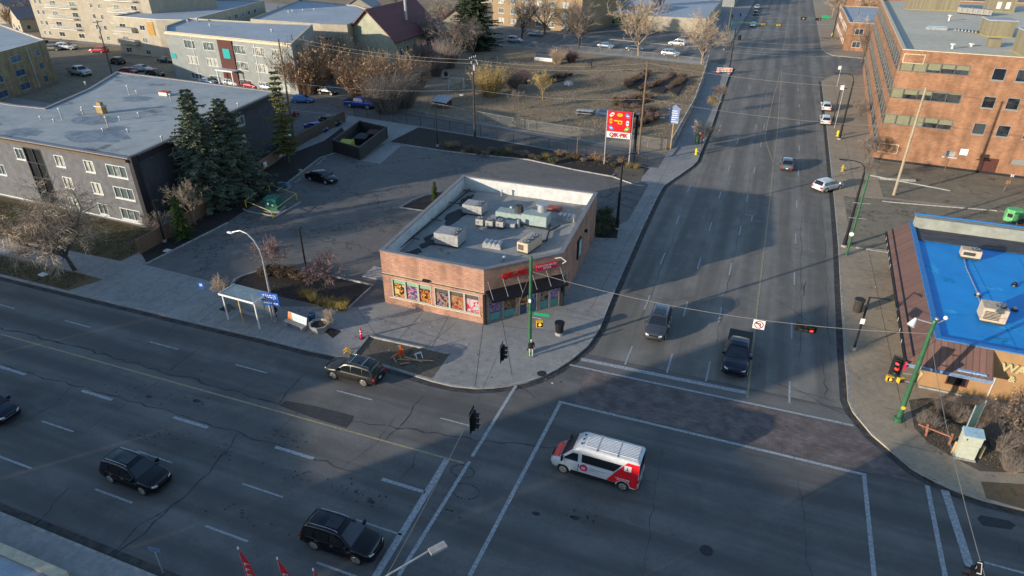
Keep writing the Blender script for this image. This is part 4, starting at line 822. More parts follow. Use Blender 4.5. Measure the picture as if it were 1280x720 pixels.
# ================================================================ background buildings
def simple_block(name, label, cat, poly, z, wallm, roofm, copm, wins, fm, pm, parapet=.25, rows_u=None, group=None, th=.3, mull=2, sill=False):
    poly = ccw(poly); r = root(name, (poly[0].x, poly[0].y, 0), label, cat, group); holes = {}
    for (i, h) in wins: holes.setdefault(i, []).append(h)
    parapet_building(r, poly, z-parapet, z, wallm, roofm, copm, holes, th=th)
    for (i, h) in wins: window(r, poly[i], poly[(i+1) % len(poly)], h, fm, pm, mull=mull, sill=sill)
    return r, poly
def gridw(edge, u0, du, n, rows_, wdt, hgt, skip=()):
    return [(edge, (u0+du*i, u0+du*i+wdt, z, z+hgt)) for i in range(n) for z in rows_ if (i, z) not in skip]
# yellow brick block, far left
YA = [Vector((-153.4,107.1)), Vector((-185,122)), Vector((-205,97)), Vector((-140.5,78)), Vector((-147.3,92.8))]
YA = ccw([(-140.0,76.0),(-153.4,107.1),(-188,121),(-196,84)]); 
k0 = min(range(4), key=lambda i: (YA[i]-Vector((-140,76))).length)
Y0, Y1 = YA[k0], YA[(k0+1) % 4]
yb, YP = simple_block('yellow_brick_apartments', 'ochre brick three storey apartments with blue tinted windows at the left edge', 'apartment block', YA, 9.0, M_ybrick, M_roofL, M_parwhite,
    [(k0, ((Y1-Y0).length-d-w_, (Y1-Y0).length-d, z, z+1.35)) for d, w_ in ((3.2,1.5),(10.0,3.2),(17.5,3.2),(24.5,2)) for z in (.7,3.5,6.3)], M_wgrey, M_glassB, sill=True)
part('downpipe', wall_strip(Y0, Y1, .2, 8.6, .1, (Y1-Y0).length-7.2, (Y1-Y0).length-7.1), M_wwhite, yb)
# tall beige block with balconies
B0 = Vector((-218.9,152.2)); B1 = Vector((-166,149.0)); BA = [B0, B1, Vector((-160,168)), Vector((-217,172))]
wins = []
def uB(px, py): return onwall(px, py, B0, B1)
cols = [uB(x, y)[0] for x, y in ((47,10),(56,12))]
floors = (1.0, 4.0, 7.0, 10.0, 13.0, 16.0)
for u, w_ in ((2.0,1.1),(4.4,1.1),(9.5,2.6),(18.5,2.6),(27.5,1.3),(31.0,1.3),(38.0,2.4),(45.0,2.4)):
    for z in floors: wins.append((0, (u,u+w_,z,z+1.35)))
bb, BP = simple_block('beige_apartment_tower', 'tall beige apartment block with white balconies in the far left background', 'apartment block', BA, 19, M_beige, M_roofL, M_coptan, wins, M_wwhite, M_glass)
for u, w_ in ((8.5,12.0),(36.5,11.5)):
    for z in (3.4, 6.4, 9.4, 12.4, 15.4):
        s_ = part('balcony', wall_strip(B0, B1, z, z+.18, 1.5, u, u+w_), M_wwhite, bb)
        q0 = B0+(B1-B0).normalized()*u; q1 = B0+(B1-B0).normalized()*(u+w_); nn = Vector(((B1-B0).normalized().y, -(B1-B0).normalized().x)); mb = MB()
        for zz in (.35,.7,1.1): mb.bar((*(q0+nn*1.45),z+.18+zz),(*(q1+nn*1.45),z+.18+zz),.06,.05)
        for k in range(13): c = q0.lerp(q1, k/12)+nn*1.45; mb.bar((c.x,c.y,z+.18),(c.x,c.y,z+1.28),.06,.06)
        for c in (q0, q1): mb.bar((*(c+nn*.05),z+1.28),(*(c+nn*1.45),z+1.28),.06,.05)
        part('railing', mb, M_metal, s_)
# cream block with gable end
C0 = Vector((-170,139.5)); C1 = Vector((-153,138.0)); CA = [C0, C1, Vector((-144,140)), Vector((-158.2,186.9)), Vector((-178,183))]
cr, CP = simple_block('cream_apartments', 'cream three storey apartments with brown entrance bay and grey flat roof', 'apartment block', CA, 9.8, M_beige2, M_roofL, M_wwhite,
    [(0,(2.0,4.4,z,z+1.3)) for z in (.6,3.6,6.8)]+[(0,(10,12,z,z+1.3)) for z in (.6,3.6,6.8)]+[(1,(2.0,4.0,z,z+1.2)) for z in (3.6,7.0)]+gridw(2,4,4.5,9,(.9,3.9,6.9),2.0,1.3), M_wwhite, M_glass)
for z in (3.1,6.2):
    s_ = part('balcony', wall_strip(CP[0], CP[1], z, z+.15, 1.3, 1.2, 8.2), M_wwhite, cr); part('railing', wall_strip(CP[0], CP[1], z+.17, z+1.1, 1.28, 1.25, 8.15), mat('balcony_glass', (.45,.42,.36), trans=.35), s_)
part('entry_panel', wall_strip(CP[0], CP[1], 5.8, 9.0, .12, 13.2, 15.6), mat('ochre_panel', (.40,.22,.06), var=.1), cr)
# pale block with dark red stair bay
D0 = Vector((-130.2,119.2)); D1 = Vector((-92.2,114.8)); DA = [D0, D1, Vector((-106,141)), Vector((-121.9,139.3)), Vector((-143,139)), Vector((-137,126))]
DL = (D1-D0).length; dw = []
uu = [onwall(x, 60, D0, D1)[0] for x in (221,243,265,302,320,347)]
for x in (213,235,258,295,318,341):
    u, _ = onwall(x, 75, D0, D1); 
    for z in (.6, 3.9, 7.3): dw.append((0, (u,u+3.5,z,z+(1.3 if z < 1 else 1.75))))
dw = [w_ for w_ in dw if .3 < w_[1][0] and w_[1][1] < DL-.3]
db, DP = simple_block('pale_apartments', 'pale grey three storey apartments with dark red stair bay and teal sign', 'apartment block', DA, 10.4, M_ggreen, M_roofL, M_coptan, dw, M_wwhite, M_glassC, mull=3)
u, _ = onwall(277, 75, D0, D1); bay = part('stair_bay', wall_strip(D0, D1, .3, 10.2, .25, u, u+4.4), M_brown, db); part('sign_board', wall_strip(D0, D1, 6.1, 8.1, .35, u+1.3, u+3.4), M_tealsign, bay)
part('canopy', wall_strip(D0, D1, 3.6, 3.9, 2.0, u-.4, u+4.9), M_wwhite, bay)
for k in (u, u+4.5): q = D0+(D1-D0).normalized()*k+Vector((-.11,-1.9)); part('canopy_post', MB().box(q.x-.1,q.x+.1,q.y-.1,q.y+.1,0,3.6), M_wwhite, bay)
part('sign_board', wall_strip(D0, D1, 4.6, 5.8, .08, .4, 1.9), M_tealsign, db); part('eave_fascia', wall_strip(D0, D1, 9.9, 10.35, .3), M_coptan, db)
for u_ in (8.2, 27.5): part('downpipe', wall_strip(D0, D1, .2, 9.8, .08, u_, u_+.12), M_wwhite, db)
# white roofed block behind
wr, WP = simple_block('grey_roof_apartments', 'two storey apartments with pale grey roof behind the pale block', 'apartment block', [(-135.1,152.9),(-111.6,151.5),(-104,152.5),(-108.0,176),(-126.2,192.0),(-153.9,199.8)], 9.0, M_beige2, M_roofL, M_cop,
    [(1,(1,3,4.6,5.9))]+gridw(2,3,4.2,5,(1.2,5.2),1.8,1.3), M_wwhite, M_glassD)
labs = iter(['white vent on the near edge of the grey roofed apartments','vent cluster stub left on the grey roof','vent cluster stub right on the grey roof','lone cap vent farther back on the grey roof','mushroom vent at the left end of the grey roof','small vent on the pale block above the teal sign','vent near the left end of the pale block roof','white vent box on the pale block roof ridge','vent at the right end of the pale block roof'])
for px,py,zz,h in ((366,15,9,.5),(361,16,9,.4),(379,14,9,.4),(393,13,9,.4),(348,12,9,1.4),(263,33,10.4,.5),(235,28,10.4,.5),(247,27,10.4,.7),(340,40,10.4,.5)): q = g(px,py,zz-.25); vent_pipe((q.x,q.y,zz-.25), h, next(labs), 'roof vents on the background apartments', .2)
# church-like hall with steep maroon roof
ch = root('gabled_hall', (-98,160,0), 'pale hall with steep maroon gable roof behind orange shrubs', 'hall')
c0 = Vector((-107.4,156.6)); c1 = Vector((-90.8,152.8)); dv = Vector((.03,1)).normalized(); LB = 28; dv = Vector((-.06,.998)); pz = 6.0; az = 12.4
mid = (c0+c1)/2; c2 = c1+dv*LB; c3 = c0+dv*LB; mid2 = mid+dv*LB
mb = MB(); facade(mb, c0, c1, 0, pz, [(3.2,4.4,1.2,3.4),(12.2,13.4,1.2,3.4)]); facade(mb, c1, c2, 0, pz, [(3+i*4.2,4.3+i*4.2,1.4,3.6) for i in range(6)]); facade(mb, c2, c3, 0, pz); facade(mb, c3, c0, 0, pz)
mb.add([(*c0,pz),(*c1,pz),(*mid,az)], [(0,1,2)]); mb.add([(*c2,pz),(*c3,pz),(*mid2,az)], [(0,1,2)]); part('wall', mb, mat('pale_green_stucco', (.30,.30,.22), var=.1, scale=.7), ch)
for h in ((3.2,4.4,1.2,3.4),(12.2,13.4,1.2,3.4)): window(ch, c0, c1, h, M_wwhite, M_glassD)
for i in range(6): window(ch, c1, c2, (3+i*4.2,4.3+i*4.2,1.4,3.6), M_wwhite, M_glassD)
mb = MB(); ov = 1.0
for (a_, b_, s_) in ((c1, c2, 1), (c0, c3, -1)):
    e = Vector((1,0))*s_; A = a_+e*ov-dv*.9; B = b_+e*ov+dv*.9; M1 = mid-dv*.9; M2 = mid2+dv*.9; dz = ov*(az-pz)/(c1-mid).length
    P = [(*A,pz-dz),(*B,pz-dz),(*M2,az+.12),(*M1,az+.12)]; Q = [(x,y,z+.25) for x,y,z in P]; mb.add(P+Q, [(3,2,1,0),(4,5,6,7),(0,1,5,4),(1,2,6,5),(3,0,4,7),(2,3,7,6)])
rfp = part('roof', mb, M_maroon, ch); q = mid+Vector((4.5,12)); part('chimney', MB().cyl((q.x,q.y,9),(q.x,q.y,15.6),.35,.35,8), M_metal, rfp)
# house behind the hall
def house(name, label, c, wx, wy, hz, rz, rid, wallm, roofm):
    r = root(name, (c[0],c[1],0), label, 'house', 'small houses beyond the street', rz)
    mb = MB(); x, y = wx/2, wy/2
    P = [(-x,-y),(x,-y),(x,y),(-x,y)]
    for i in range(4): facade(mb, P[i], P[(i+1) % 4], 0, hz, [(1.5,2.7,1,2.4),(wx-3 if i % 2 == 0 else wy-3,wx-1.7 if i % 2 == 0 else wy-1.7,1,2.4)])
    mb.add([(-x,-y,hz),(x,-y,hz),(0,-y,hz+rid)],[(0,1,2)]); mb.add([(x,y,hz),(-x,y,hz),(0,y,hz+rid)],[(0,1,2)]); mb.build('wall', wallm, r, world=False)
    for i in range(4):
        for h in ((1.5,2.7,1,2.4),(wx-3 if i % 2 == 0 else wy-3,wx-1.7 if i % 2 == 0 else wy-1.7,1,2.4)):
            f = MB(); f.bar((0,0,0),(0,0,.001),.001,.001)
            w2 = window(r, P[i], P[(i+1) % 4], h, M_wwhite, M_glassD); w2.matrix_local = Matrix.Identity(4); w2.children[0].matrix_local = Matrix.Identity(4)
    m2 = MB(); k = rid/x
    for s_ in (-1,1):
        A = [(s_*(x+.5),-y-.5,hz-.5*k),(s_*(x+.5),y+.5,hz-.5*k),(0,y+.5,hz+rid),(0,-y-.5,hz+rid)]; m2.add(A+[(a[0],a[1],a[2]+.2) for a in A], [(3,2,1,0),(4,5,6,7),(0,1,5,4),(1,2,6,5),(3,0,4,7)])
    m2.build('roof', roofm, r, world=False); return r
q = g(520,6,0); house('gabled_house', 'small cream house with brown roof just behind the maroon hall', (-98,205), 9, 11, 5, R(20), 3.2, M_beige2, M_brown)
hl = iter(['cream house with dark roof at the far top left corner','grey house beside the parked cars at the top left','white gabled house between trees at the top left','tan house far behind the grey roofed apartments'])
for c, rz, m1 in (((-262,176),10,M_beige2),((-245,190),40,M_ggreen),((-236,164),-20,M_beige2),((-150,232),15,M_beige)): house('gabled_house', next(hl), c, 10, 12, 4.5, R(rz), 3, m1, M_cop)
# apartments in the top middle and the low shop with a blank wall
simple_block('ochre_apartments', 'ochre and white apartments behind bare trees at the top middle', 'apartment block', [(-96,231),(-61.0,222.5),(-55,246),(-90,254)], 11, mat('ochre_stucco', (.28,.195,.11), var=.1), M_roofL, M_wwhite, gridw(0,2.5,5.2,6,(1,4.2,7.4),2.4,1.6), M_wwhite, M_glassC, sill=True)
cb_, CBP = simple_block('low_shop', 'low shop with blank cream side wall and blue grey roof', 'shop', [(-42.8,236.8),(-22.9,236.4),(-23.5,300),(-60,300),(-56,262),(-44,262)], 4.6, M_beige2, M_roofL, M_cop, [], M_wwhite, M_glassD, parapet=.3)
part('side_pillar', MB().box(-27.6,-26.6,227,236,0.1,.4), M_wgrey, cb_)
simple_block('green_trim_shop', 'small shop with green band left of the low shop', 'shop', [(-58,243),(-46,243),(-46,258),(-58,258)], 4.2, mat('green_trim', (.16,.22,.08), var=.2), M_roofL, M_cop, gridw(0,1,3.6,3,(.8,),2.6,1.8), M_wwhite, M_glassD)
simple_block('brick_corner_building', 'orange brick building behind bare trees at the top right', 'building', [(18,217),(44,217),(44,262),(18,262)], 7.5, M_obrick, M_roofL, M_coptan, gridw(0,2,5,5,(1,4.4),2.2,1.6)+gridw(3,3,5,8,(1,4.4),2.2,1.6), M_wwhite, M_glassD)
simple_block('far_brick_block', 'far brown block beyond the top of the avenue on the right', 'building', [(22,290),(60,290),(60,340),(22,340)], 8, M_obrick, M_roofL, M_cop, gridw(3,3,5,8,(1,4.4),2.2,1.6), M_wwhite, M_glassD)
simple_block('far_grey_block', 'far grey building beyond the top of the avenue on the left', 'building', [(-55,320),(-20,320),(-20,380),(-55,380)], 7, M_ggreen, M_roofL, M_cop, gridw(1,3,6,8,(1,4.2),2.6,1.6)+gridw(0,3,6,5,(1,4.2),2.6,1.6), M_wwhite, M_glassD)
simple_block('far_beige_block', 'far beige building behind the trees at the top left of the avenue', 'building', [(-130,290),(-80,290),(-80,330),(-130,330)], 9, M_beige, M_roofL, M_cop, gridw(0,3,6,7,(1,4.2),2.6,1.6), M_wwhite, M_glassD)
# ================================================================ unseen stand-in blocks, added and shaped to cast the skyline's shade on the crossing
def sunpt(s_, t): return Vector((-s_*math.sin(SUN_AZ)+t*math.cos(SUN_AZ), s_*math.cos(SUN_AZ)+t*math.sin(SUN_AZ)))
tE = math.tan(SUN_EL)
for s0, s1, t0, tend, lab in ((-35,17.5,-62,42,'wide brick block'),(17.6,26.3,-62,30,'lower block'),(26.4,33.4,-62,51,'slim tall block'),(33.5,43.6,-62,3,'low block'),(43.7,61,-66,9,'plain western block'),(61.1,84,-74,4,'far western block')):
    h = (tend-(t0+8))*tE
    simple_block('shade_caster_block', lab+' added unseen behind the viewer to shade the crossing', 'building', [sunpt(s0,t0), sunpt(s0,t0+8), sunpt(s1,t0+8), sunpt(s1,t0)], max(4.2, h), M_obrick, M_roofG, M_cop, [], M_wwhite, M_glassD)
# ================================================================ vehicles (x forward, y left)
def paint(name, col, metal=.25, rough=.28): return mat('car_paint_'+name, col, rough=rough, var=.10, scale=2.5, metal=metal, coat=.35 if sum(col) < .1 else .6, spec=.35 if sum(col) < .1 else .5)
M_cglass = mat('car_glass', (.010,.013,.016), var=.1, rough=.06, spec=.8); M_tyre = mat('tyre', (.018,.018,.018), var=.2, rough=.85); M_rim = mat('alloy_rim', (.5,.47,.42), var=.1, rough=.3, metal=.8)
M_trim = mat('black_trim', (.015,.015,.016), var=.2, rough=.6); M_lamp = mat('headlamp', (.55,.56,.56), var=.05, rough=.1, spec=.8); M_tail = mat('tail_lamp', (.38,.015,.012), var=.05, rough=.15, spec=.7); M_chrome = mat('chrome', (.6,.6,.6), rough=.15, metal=1, var=.02)
def interp(tab, x):
    if x <= tab[0][0]: return tab[0][1]
    for i in range(len(tab)-1):
        if x <= tab[i+1][0]:
            a, b = tab[i], tab[i+1]; t = (x-a[0])/(b[0]-a[0]); return a[1]+(b[1]-a[1])*t
    return tab[-1][1]
KIND = {
 'suv': dict(L=4.7, w=.94, ax=(1.42,-1.36), r=.38, zb=.27,
   top=[(-2.35,.78),(-2.28,.98),(-2.0,1.04),(.9,1.08),(1.2,1.06),(1.8,.98),(2.15,.88),(2.35,.66)], wid=[(-2.35,.80),(-2.2,.89),(-1.8,.93),(-1,.94),(1.4,.94),(1.9,.90),(2.2,.80),(2.35,.64)],
   cab=[(-2.24,1.02),(-2.02,1.52),(-1.8,1.66),(-1.2,1.73),(-.5,1.75),(.15,1.71),(.4,1.64),(1.12,1.07)], side=[(-1.95,-1.30),(-1.22,-.30),(-.20,.86)], ws=(.44,1.06), rw=(-2.22,-1.99), rails=True, sky=True),
 'sedan': dict(L=4.7, w=.90, ax=(1.40,-1.35), r=.33, zb=.22,
   top=[(-2.35,.70),(-2.28,.90),(-1.9,.98),(-1.3,.96),(1.0,.95),(1.6,.87),(2.1,.75),(2.35,.55)], wid=[(-2.35,.74),(-2.15,.85),(-1.6,.90),(1.3,.90),(1.9,.85),(2.2,.74),(2.35,.58)],
   cab=[(-1.85,.96),(-1.15,1.33),(-.7,1.42),(-.2,1.45),(.25,1.42),(.45,1.36),(1.22,.95)], side=[(-1.45,-.62),(-.54,.95)], ws=(.5,1.16), rw=(-1.78,-1.16)),
 'hatch': dict(L=4.35, w=.90, ax=(1.28,-1.28), r=.34, zb=.24,
   top=[(-2.17,.75),(-2.1,.95),(-1.8,1.0),(1.0,1.0),(1.5,.92),(1.95,.80),(2.17,.58)], wid=[(-2.17,.76),(-2.0,.86),(-1.5,.90),(1.2,.90),(1.75,.85),(2.05,.74),(2.17,.58)],
   cab=[(-2.08,.98),(-1.78,1.42),(-1.4,1.52),(-.6,1.56),(.1,1.52),(.35,1.45),(1.15,.99)], side=[(-1.7,-1.05),(-.97,-.15),(-.07,.9)], ws=(.4,1.08), rw=(-2.05,-1.75)),
 'pickup': dict(L=5.85, w=1.0, ax=(1.95,-1.72), r=.41, zb=.38,
   top=[(-2.92,1.0),(-2.86,1.22),(-.9,1.24),(1.3,1.24),(2.2,1.2),(2.7,1.12),(2.92,.85)], wid=[(-2.92,.92),(-2.8,.98),(-2,1.0),(2.3,1.0),(2.65,.94),(2.92,.80)],
   cab=[(-.98,1.22),(-.86,1.82),(-.5,1.92),(.1,1.95),(.55,1.9),(.75,1.84),(1.42,1.23)], side=[(-.82,.12),(.22,1.16)], ws=(.80,1.36), rw=(-.965,-.87), bed=True),
 'minivan': dict(L=5.1, w=.98, ax=(1.55,-1.5), r=.35, zb=.24,
   top=[(-2.55,.8),(-2.48,1.02),(1.1,1.02),(1.7,.96),(2.3,.82),(2.55,.58)], wid=[(-2.55,.84),(-2.35,.94),(-1.8,.98),(1.5,.98),(2.1,.9),(2.4,.78),(2.55,.62)],
   cab=[(-2.5,1.0),(-2.34,1.62),(-2.0,1.74),(-1,1.77),(.2,1.74),(.55,1.66),(1.6,1.02)], side=[(-2.25,-1.35),(-1.25,-.15),(-.05,1.25)], ws=(.6,1.5), rw=(-2.48,-2.31), rails=True),
 'van': dict(L=5.99, w=1.02, ax=(2.02,-2.02), r=.36, zb=.28,
   top=[(-2.98,1.15),(-2.95,1.3),(1.7,1.30),(2.1,1.26),(2.5,1.14),(2.85,.92),(2.99,.66)], wid=[(-2.98,.99),(-2.9,1.02),(2.0,1.02),(2.45,.96),(2.8,.84),(2.99,.64)],
   cab=[(-2.97,1.25),(-2.93,2.40),(-2.8,2.50),(-1,2.52),(.9,2.50),(1.15,2.42),(1.45,2.18),(2.32,1.24)], side=[], ws=(1.50,2.26), rw=(-2.972,-2.935), tum=.90),
}
def arch(z, x, k):
    for xa in k['ax']:
        d = abs(x-xa); Ra = k['r']+.07
        if d < Ra: z = max(z, k['r']+math.sqrt(Ra*Ra-d*d))
    return z
def cabw(k, x):
    wb = interp(k['wid'], x)*.955; zt = interp(k['cab'], x); zb = interp(k['top'], x)-.02; mx = max(c[1] for c in k['cab']); f = max(0, min(1, (zt-zb)/(mx-zb)))
    return wb, zb, wb*(1-(1-k.get('tum', .78))*f), zt
CACHE = {}
def car_meshes(kind):
    if kind in CACHE: return CACHE[kind]
    k = KIND[kind]; Lh = k['L']/2; out = []
    xs = set([round(-Lh+i*(2*Lh)/30, 3) for i in range(31)]) | {t[0] for t in k['top']} | {t[0] for t in k['wid']}
    for xa in k['ax']:
        for i in range(-8, 9): xs.add(round(xa+i*(k['r']+.07)/8, 3))
    xs = sorted(x for x in xs if -Lh <= x <= Lh); mb = MB(); rings = []
    for x in xs:
        w_ = interp(k['wid'], x); zt = interp(k['top'], x); zb = k['zb']+(.12 if abs(x) > Lh-.12 else 0); zs = [zb, zb, zb+.10, zt*.62, zt-.12, zt-.035, zt, zt+.02]; ws = [0, w_*.84, w_*.975, w_, w_*.985, w_*.93, w_*.82, 0]
        za = arch(zb, x, k); zs = [max(zs[0], za) if i == 0 else (max(z, min(za, zt-.1)) if i < 5 else z) for i, z in enumerate(zs)]
        half = list(zip(ws, zs)); ring = [(x, y, z) for y, z in half] + [(x, -y, z) for y, z in reversed(half[1:-1])]; rings.append(ring)
    n = len(rings[0]); vs = [p for r_ in rings for p in r_]; fs = []
    for i in range(len(rings)-1):
        for j in range(n): a = i*n+j; b = i*n+(j+1) % n; fs.append((a, b, b+n, a+n))
    fs.append(tuple(range(n))); fs.append(tuple(reversed(range((len(rings)-1)*n, len(rings)*n)))); mb.add(vs, fs)
    # cabin
    c0, c1 = k['cab'][0][0], k['cab'][-1][0]; xs = sorted({round(c0+i*(c1-c0)/22, 3) for i in range(23)} | {t[0] for t in k['cab']}); rings = []
    for x in xs:
        wb, zb, wt, zt = cabw(k, x); h = zt-zb; rings.append([(x, wb, zb-.03), (x, wb*.995, zb), (x, wt+(wb-wt)*.02, zt-min(.10, h*.3)), (x, wt-.05, zt-min(.03, h*.1)), (x, wt-.16, zt), (x, 0, zt+.03*min(1, h*2)), (x, -wt+.16, zt), (x, -wt+.05, zt-min(.03, h*.1)), (x, -wt-(wb-wt)*.02, zt-min(.10, h*.3)), (x, -wb*.995, zb), (x, -wb, zb-.03)])
    n = len(rings[0]); vs = [p for r_ in rings for p in r_]; fs = [(i*n+j, i*n+j+1, (i+1)*n+j+1, (i+1)*n+j) for i in range(len(rings)-1) for j in range(n-1)]; fs += [tuple(range(n)), tuple(reversed(range((len(rings)-1)*n, len(rings)*n)))]; mb.add(vs, fs)
    out.append(('body', mb, 'P', 50, None))
    def side(x, t, s_):
        wb, zb, wt, zt = cabw(k, x); h = zt-zb; top = zt-min(.10, h*.3); z = zb+(top-zb)*t; y = wb*.995+(wt+(wb-wt)*.02-wb*.995)*t; return (x, s_*(y+.012), z+.0)
    for s_ in (1, -1):
        for (a, b) in k['side']:
            m = MB(); N = 8; P = []
            for i in range(N+1):
                x = a+(b-a)*i/N; P += [side(x, .10, s_), side(x, .90, s_)]
            m.add(P, [(2*i, 2*i+2, 2*i+3, 2*i+1) if s_ < 0 else (2*i+1, 2*i+3, 2*i+2, 2*i) for i in range(N)]); out.append(('side_window', m, M_cglass, None, None))
    def topq(x, f):
        wb, zb, wt, zt = cabw(k, x); h = zt-zb; y = (wt-.13)*f; return (x, y, zt+.03*min(1, h*2)*(1-f*f))
    for nm, (a, b), sgn in (('windshield', k['ws'], 1), ('rear_window', k['rw'], -1)):
        m = MB(); N = 6; P = []
        for i in range(N+1):
            x = a+(b-a)*i/N
            for j in range(7): q = topq(x, -1+j/3); P.append((q[0]+.014*sgn, q[1], q[2]+.014))
        m.add(P, [(i*7+j, (i+1)*7+j, (i+1)*7+j+1, i*7+j+1) for i in range(N) for j in range(6)]); out.append((nm, m, M_cglass, 60, None))
    f = Lh; zt = interp(k['top'], Lh-.2); wN = interp(k['wid'], Lh-.12)
    for s_ in (1,-1):
        zz = zt-.14; out.append(('headlight', MB().add([(f-.42,s_*(wN+.06),zz+.07),(f-.08,s_*(wN-.06),zz),(f+.005,s_*(wN-.34),zz-.03),(f+.005,s_*(wN-.34),zz+.07),(f-.10,s_*(wN-.10),zz+.11),(f-.40,s_*(wN+.03),zz+.15)], [(0,1,2,3,4,5),(5,4,3,2,1,0)]), M_lamp, None, None))
        wR = interp(k['wid'], -Lh+.05); zr = interp(k['top'], -Lh+.1)-.06
        out.append(('taillight', MB().box(-Lh-.015,-Lh+.16,min(s_*(wR-.26),s_*(wR+.035)),max(s_*(wR-.26),s_*(wR+.035)),zr-.22,zr-.02), M_tail, None, None))
        xm = k['ws'][1]-.16; wm = interp(k['wid'], xm); zm = interp(k['top'], xm)+.04; mz = .10 if kind != 'van' else .22
        out.append(('wing_mirror', MB().box(xm-.05,xm+.06,min(s_*(wm-.04),s_*(wm+.17)),max(s_*(wm-.04),s_*(wm+.17)),zm-.1,zm+mz+.05), 'P' if kind != 'van' else M_trim, None, None))
        if k.get('rails'):
            wb, zb, wt, z1 = cabw(k, -.5); y = s_*(wt-.13); xa, xb = k['cab'][2][0], k['ws'][0]-.25; out.append(('roof_rail', MB().tube([(xa,y,interp(k['cab'],xa)+.01),(xa+.15,y,interp(k['cab'],xa+.15)+.07),(-.5,y,z1+.07),(xb-.15,y,interp(k['cab'],xb-.15)+.07),(xb,y,interp(k['cab'],xb)+.01)], .022, 5), M_chrome, None, None))
        out.append(('sill_trim', MB().box(k['ax'][1]+k['r']+.1,k['ax'][0]-k['r']-.1,min(s_*interp(k['wid'],0)*.95,s_*(interp(k['wid'],0)+.005)),max(s_*interp(k['wid'],0)*.95,s_*(interp(k['wid'],0)+.005)),k['zb']-.03,k['zb']+.12), M_trim, None, None))
    out.append(('grille', MB().add([(f+.008,-wN*.5,zt-.22),(f+.008,wN*.5,zt-.22),(f+.008,wN*.5,zt-.09),(f+.008,-wN*.5,zt-.09),(f-.03,-wN*.5,zt-.22),(f-.03,wN*.5,zt-.22),(f-.03,wN*.5,zt-.09),(f-.03,-wN*.5,zt-.09)], [(0,1,2,3),(4,7,6,5),(0,4,5,1),(3,2,6,7),(0,3,7,4),(1,5,6,2)]), M_trim, None, None))
    out.append(('front_bumper', MB().add([(f-.5,-wN-.07,k['zb']+.02),(f-.1,-wN*.86,k['zb']),(f+.03,-wN*.6,k['zb']),(f+.03,wN*.6,k['zb']),(f-.1,wN*.86,k['zb']),(f-.5,wN+.07,k['zb']+.02),(f-.5,-wN-.07,k['zb']+.18),(f-.09,-wN*.88,k['zb']+.18),(f+.035,-wN*.62,k['zb']+.18),(f+.035,wN*.62,k['zb']+.18),(f-.09,wN*.88,k['zb']+.18),(f-.5,wN+.07,k['zb']+.18)], [(0,1,7,6),(1,2,8,7),(2,3,9,8),(3,4,10,9),(4,5,11,10),(6,7,8,9,10,11),(5,4,3,2,1,0)]), M_trim, None, None))
    out.append(('rear_bumper', MB().box(-Lh-.03,-Lh+.2,-wN*1.05,wN*1.05,k['zb'],k['zb']+.2), M_trim, None, None)); out.append(('number_plate', MB().box(-Lh-.04,-Lh-.03,-.15,.15,k['zb']+.26,k['zb']+.40), M_lit, None, None))
    for s_ in (1,-1):
        sx = [a-.05 for a, b in k['side']]+([k['side'][-1][1]+.02] if k['side'] else [1.0,1.9]); sm = MB(); hm = MB()
        for x in sx[0 if len(sx) < 3 else 1:]:
            w0 = interp(k['wid'], x); z1 = interp(k['top'], x)-.13; sm.add([(x-.012,s_*(w0*.978+.004),k['zb']+.14),(x+.012,s_*(w0*.978+.004),k['zb']+.14),(x+.012,s_*(w0+.006),z1*.62),(x+.012,s_*(w0*.985+.006),z1),(x-.012,s_*(w0*.985+.006),z1),(x-.012,s_*(w0+.006),z1*.62)], [(0,1,2,3,4,5),(5,4,3,2,1,0)])
            if x < 1.0: w1 = interp(k['wid'], x+.15); hm.box(x+.06,x+.26,min(s_*w1*.98,s_*(w1+.02)),max(s_*w1*.98,s_*(w1+.02)),z1-.06,z1-.02)
        out.append(('door_seam', sm, M_trim, None, None)); 
        if hm.v: out.append(('door_handle', hm, M_chrome, None, None))
    if k.get('bed'):
        out.append(('bed_cover', MB().box(-2.84,-1.0,-.90,.90,1.20,1.285), M_trim, None, None)); out.append(('bed_rail', MB().box(-2.84,-1.0,.905,.95,1.22,1.29).box(-2.84,-1.0,-.95,-.905,1.22,1.29), M_trim, None, None))
    if k.get('sky'): wb, zb, wt, z1 = cabw(k, -.4); out.append(('sunroof', MB().box(-.75,.1,-.42,.42,z1+.012,z1+.032), M_cglass, None, None))
    for xa in k['ax']:
        for s_ in (1,-1):
            y = s_*(interp(k['wid'], xa)-.115); r_ = k['r']; m = MB().cyl((xa,y-.11*s_,r_),(xa,y+.10*s_,r_),r_,r_,20); m.cyl((xa,y+.10*s_,r_),(xa,y+.115*s_,r_),r_*.93,r_*.8,20)
            rm = MB().cyl((xa,y+.112*s_,r_),(xa,y+.125*s_,r_),r_*.74,r_*.70,16)
            for q in range(5): a_ = q*2*math.pi/5; rm.bar((xa,y+.13*s_,r_),(xa+math.cos(a_)*r_*.62,y+.13*s_,r_+math.sin(a_)*r_*.62),.05,.03)
            out.append(('wheel', m, M_tyre, 40, ('rim', rm)))
    CACHE[kind] = [(nm, m.build(nm, M_trim, None, smooth=sm), mt, (sub[0], sub[1].build(sub[0], M_rim, None)) if sub else None) for nm, m, mt, sm, sub in out]
    for nm, o, mt, sub in CACHE[kind]:
        COL.objects.unlink(o)
        if sub: COL.objects.unlink(sub[1])
    return CACHE[kind]
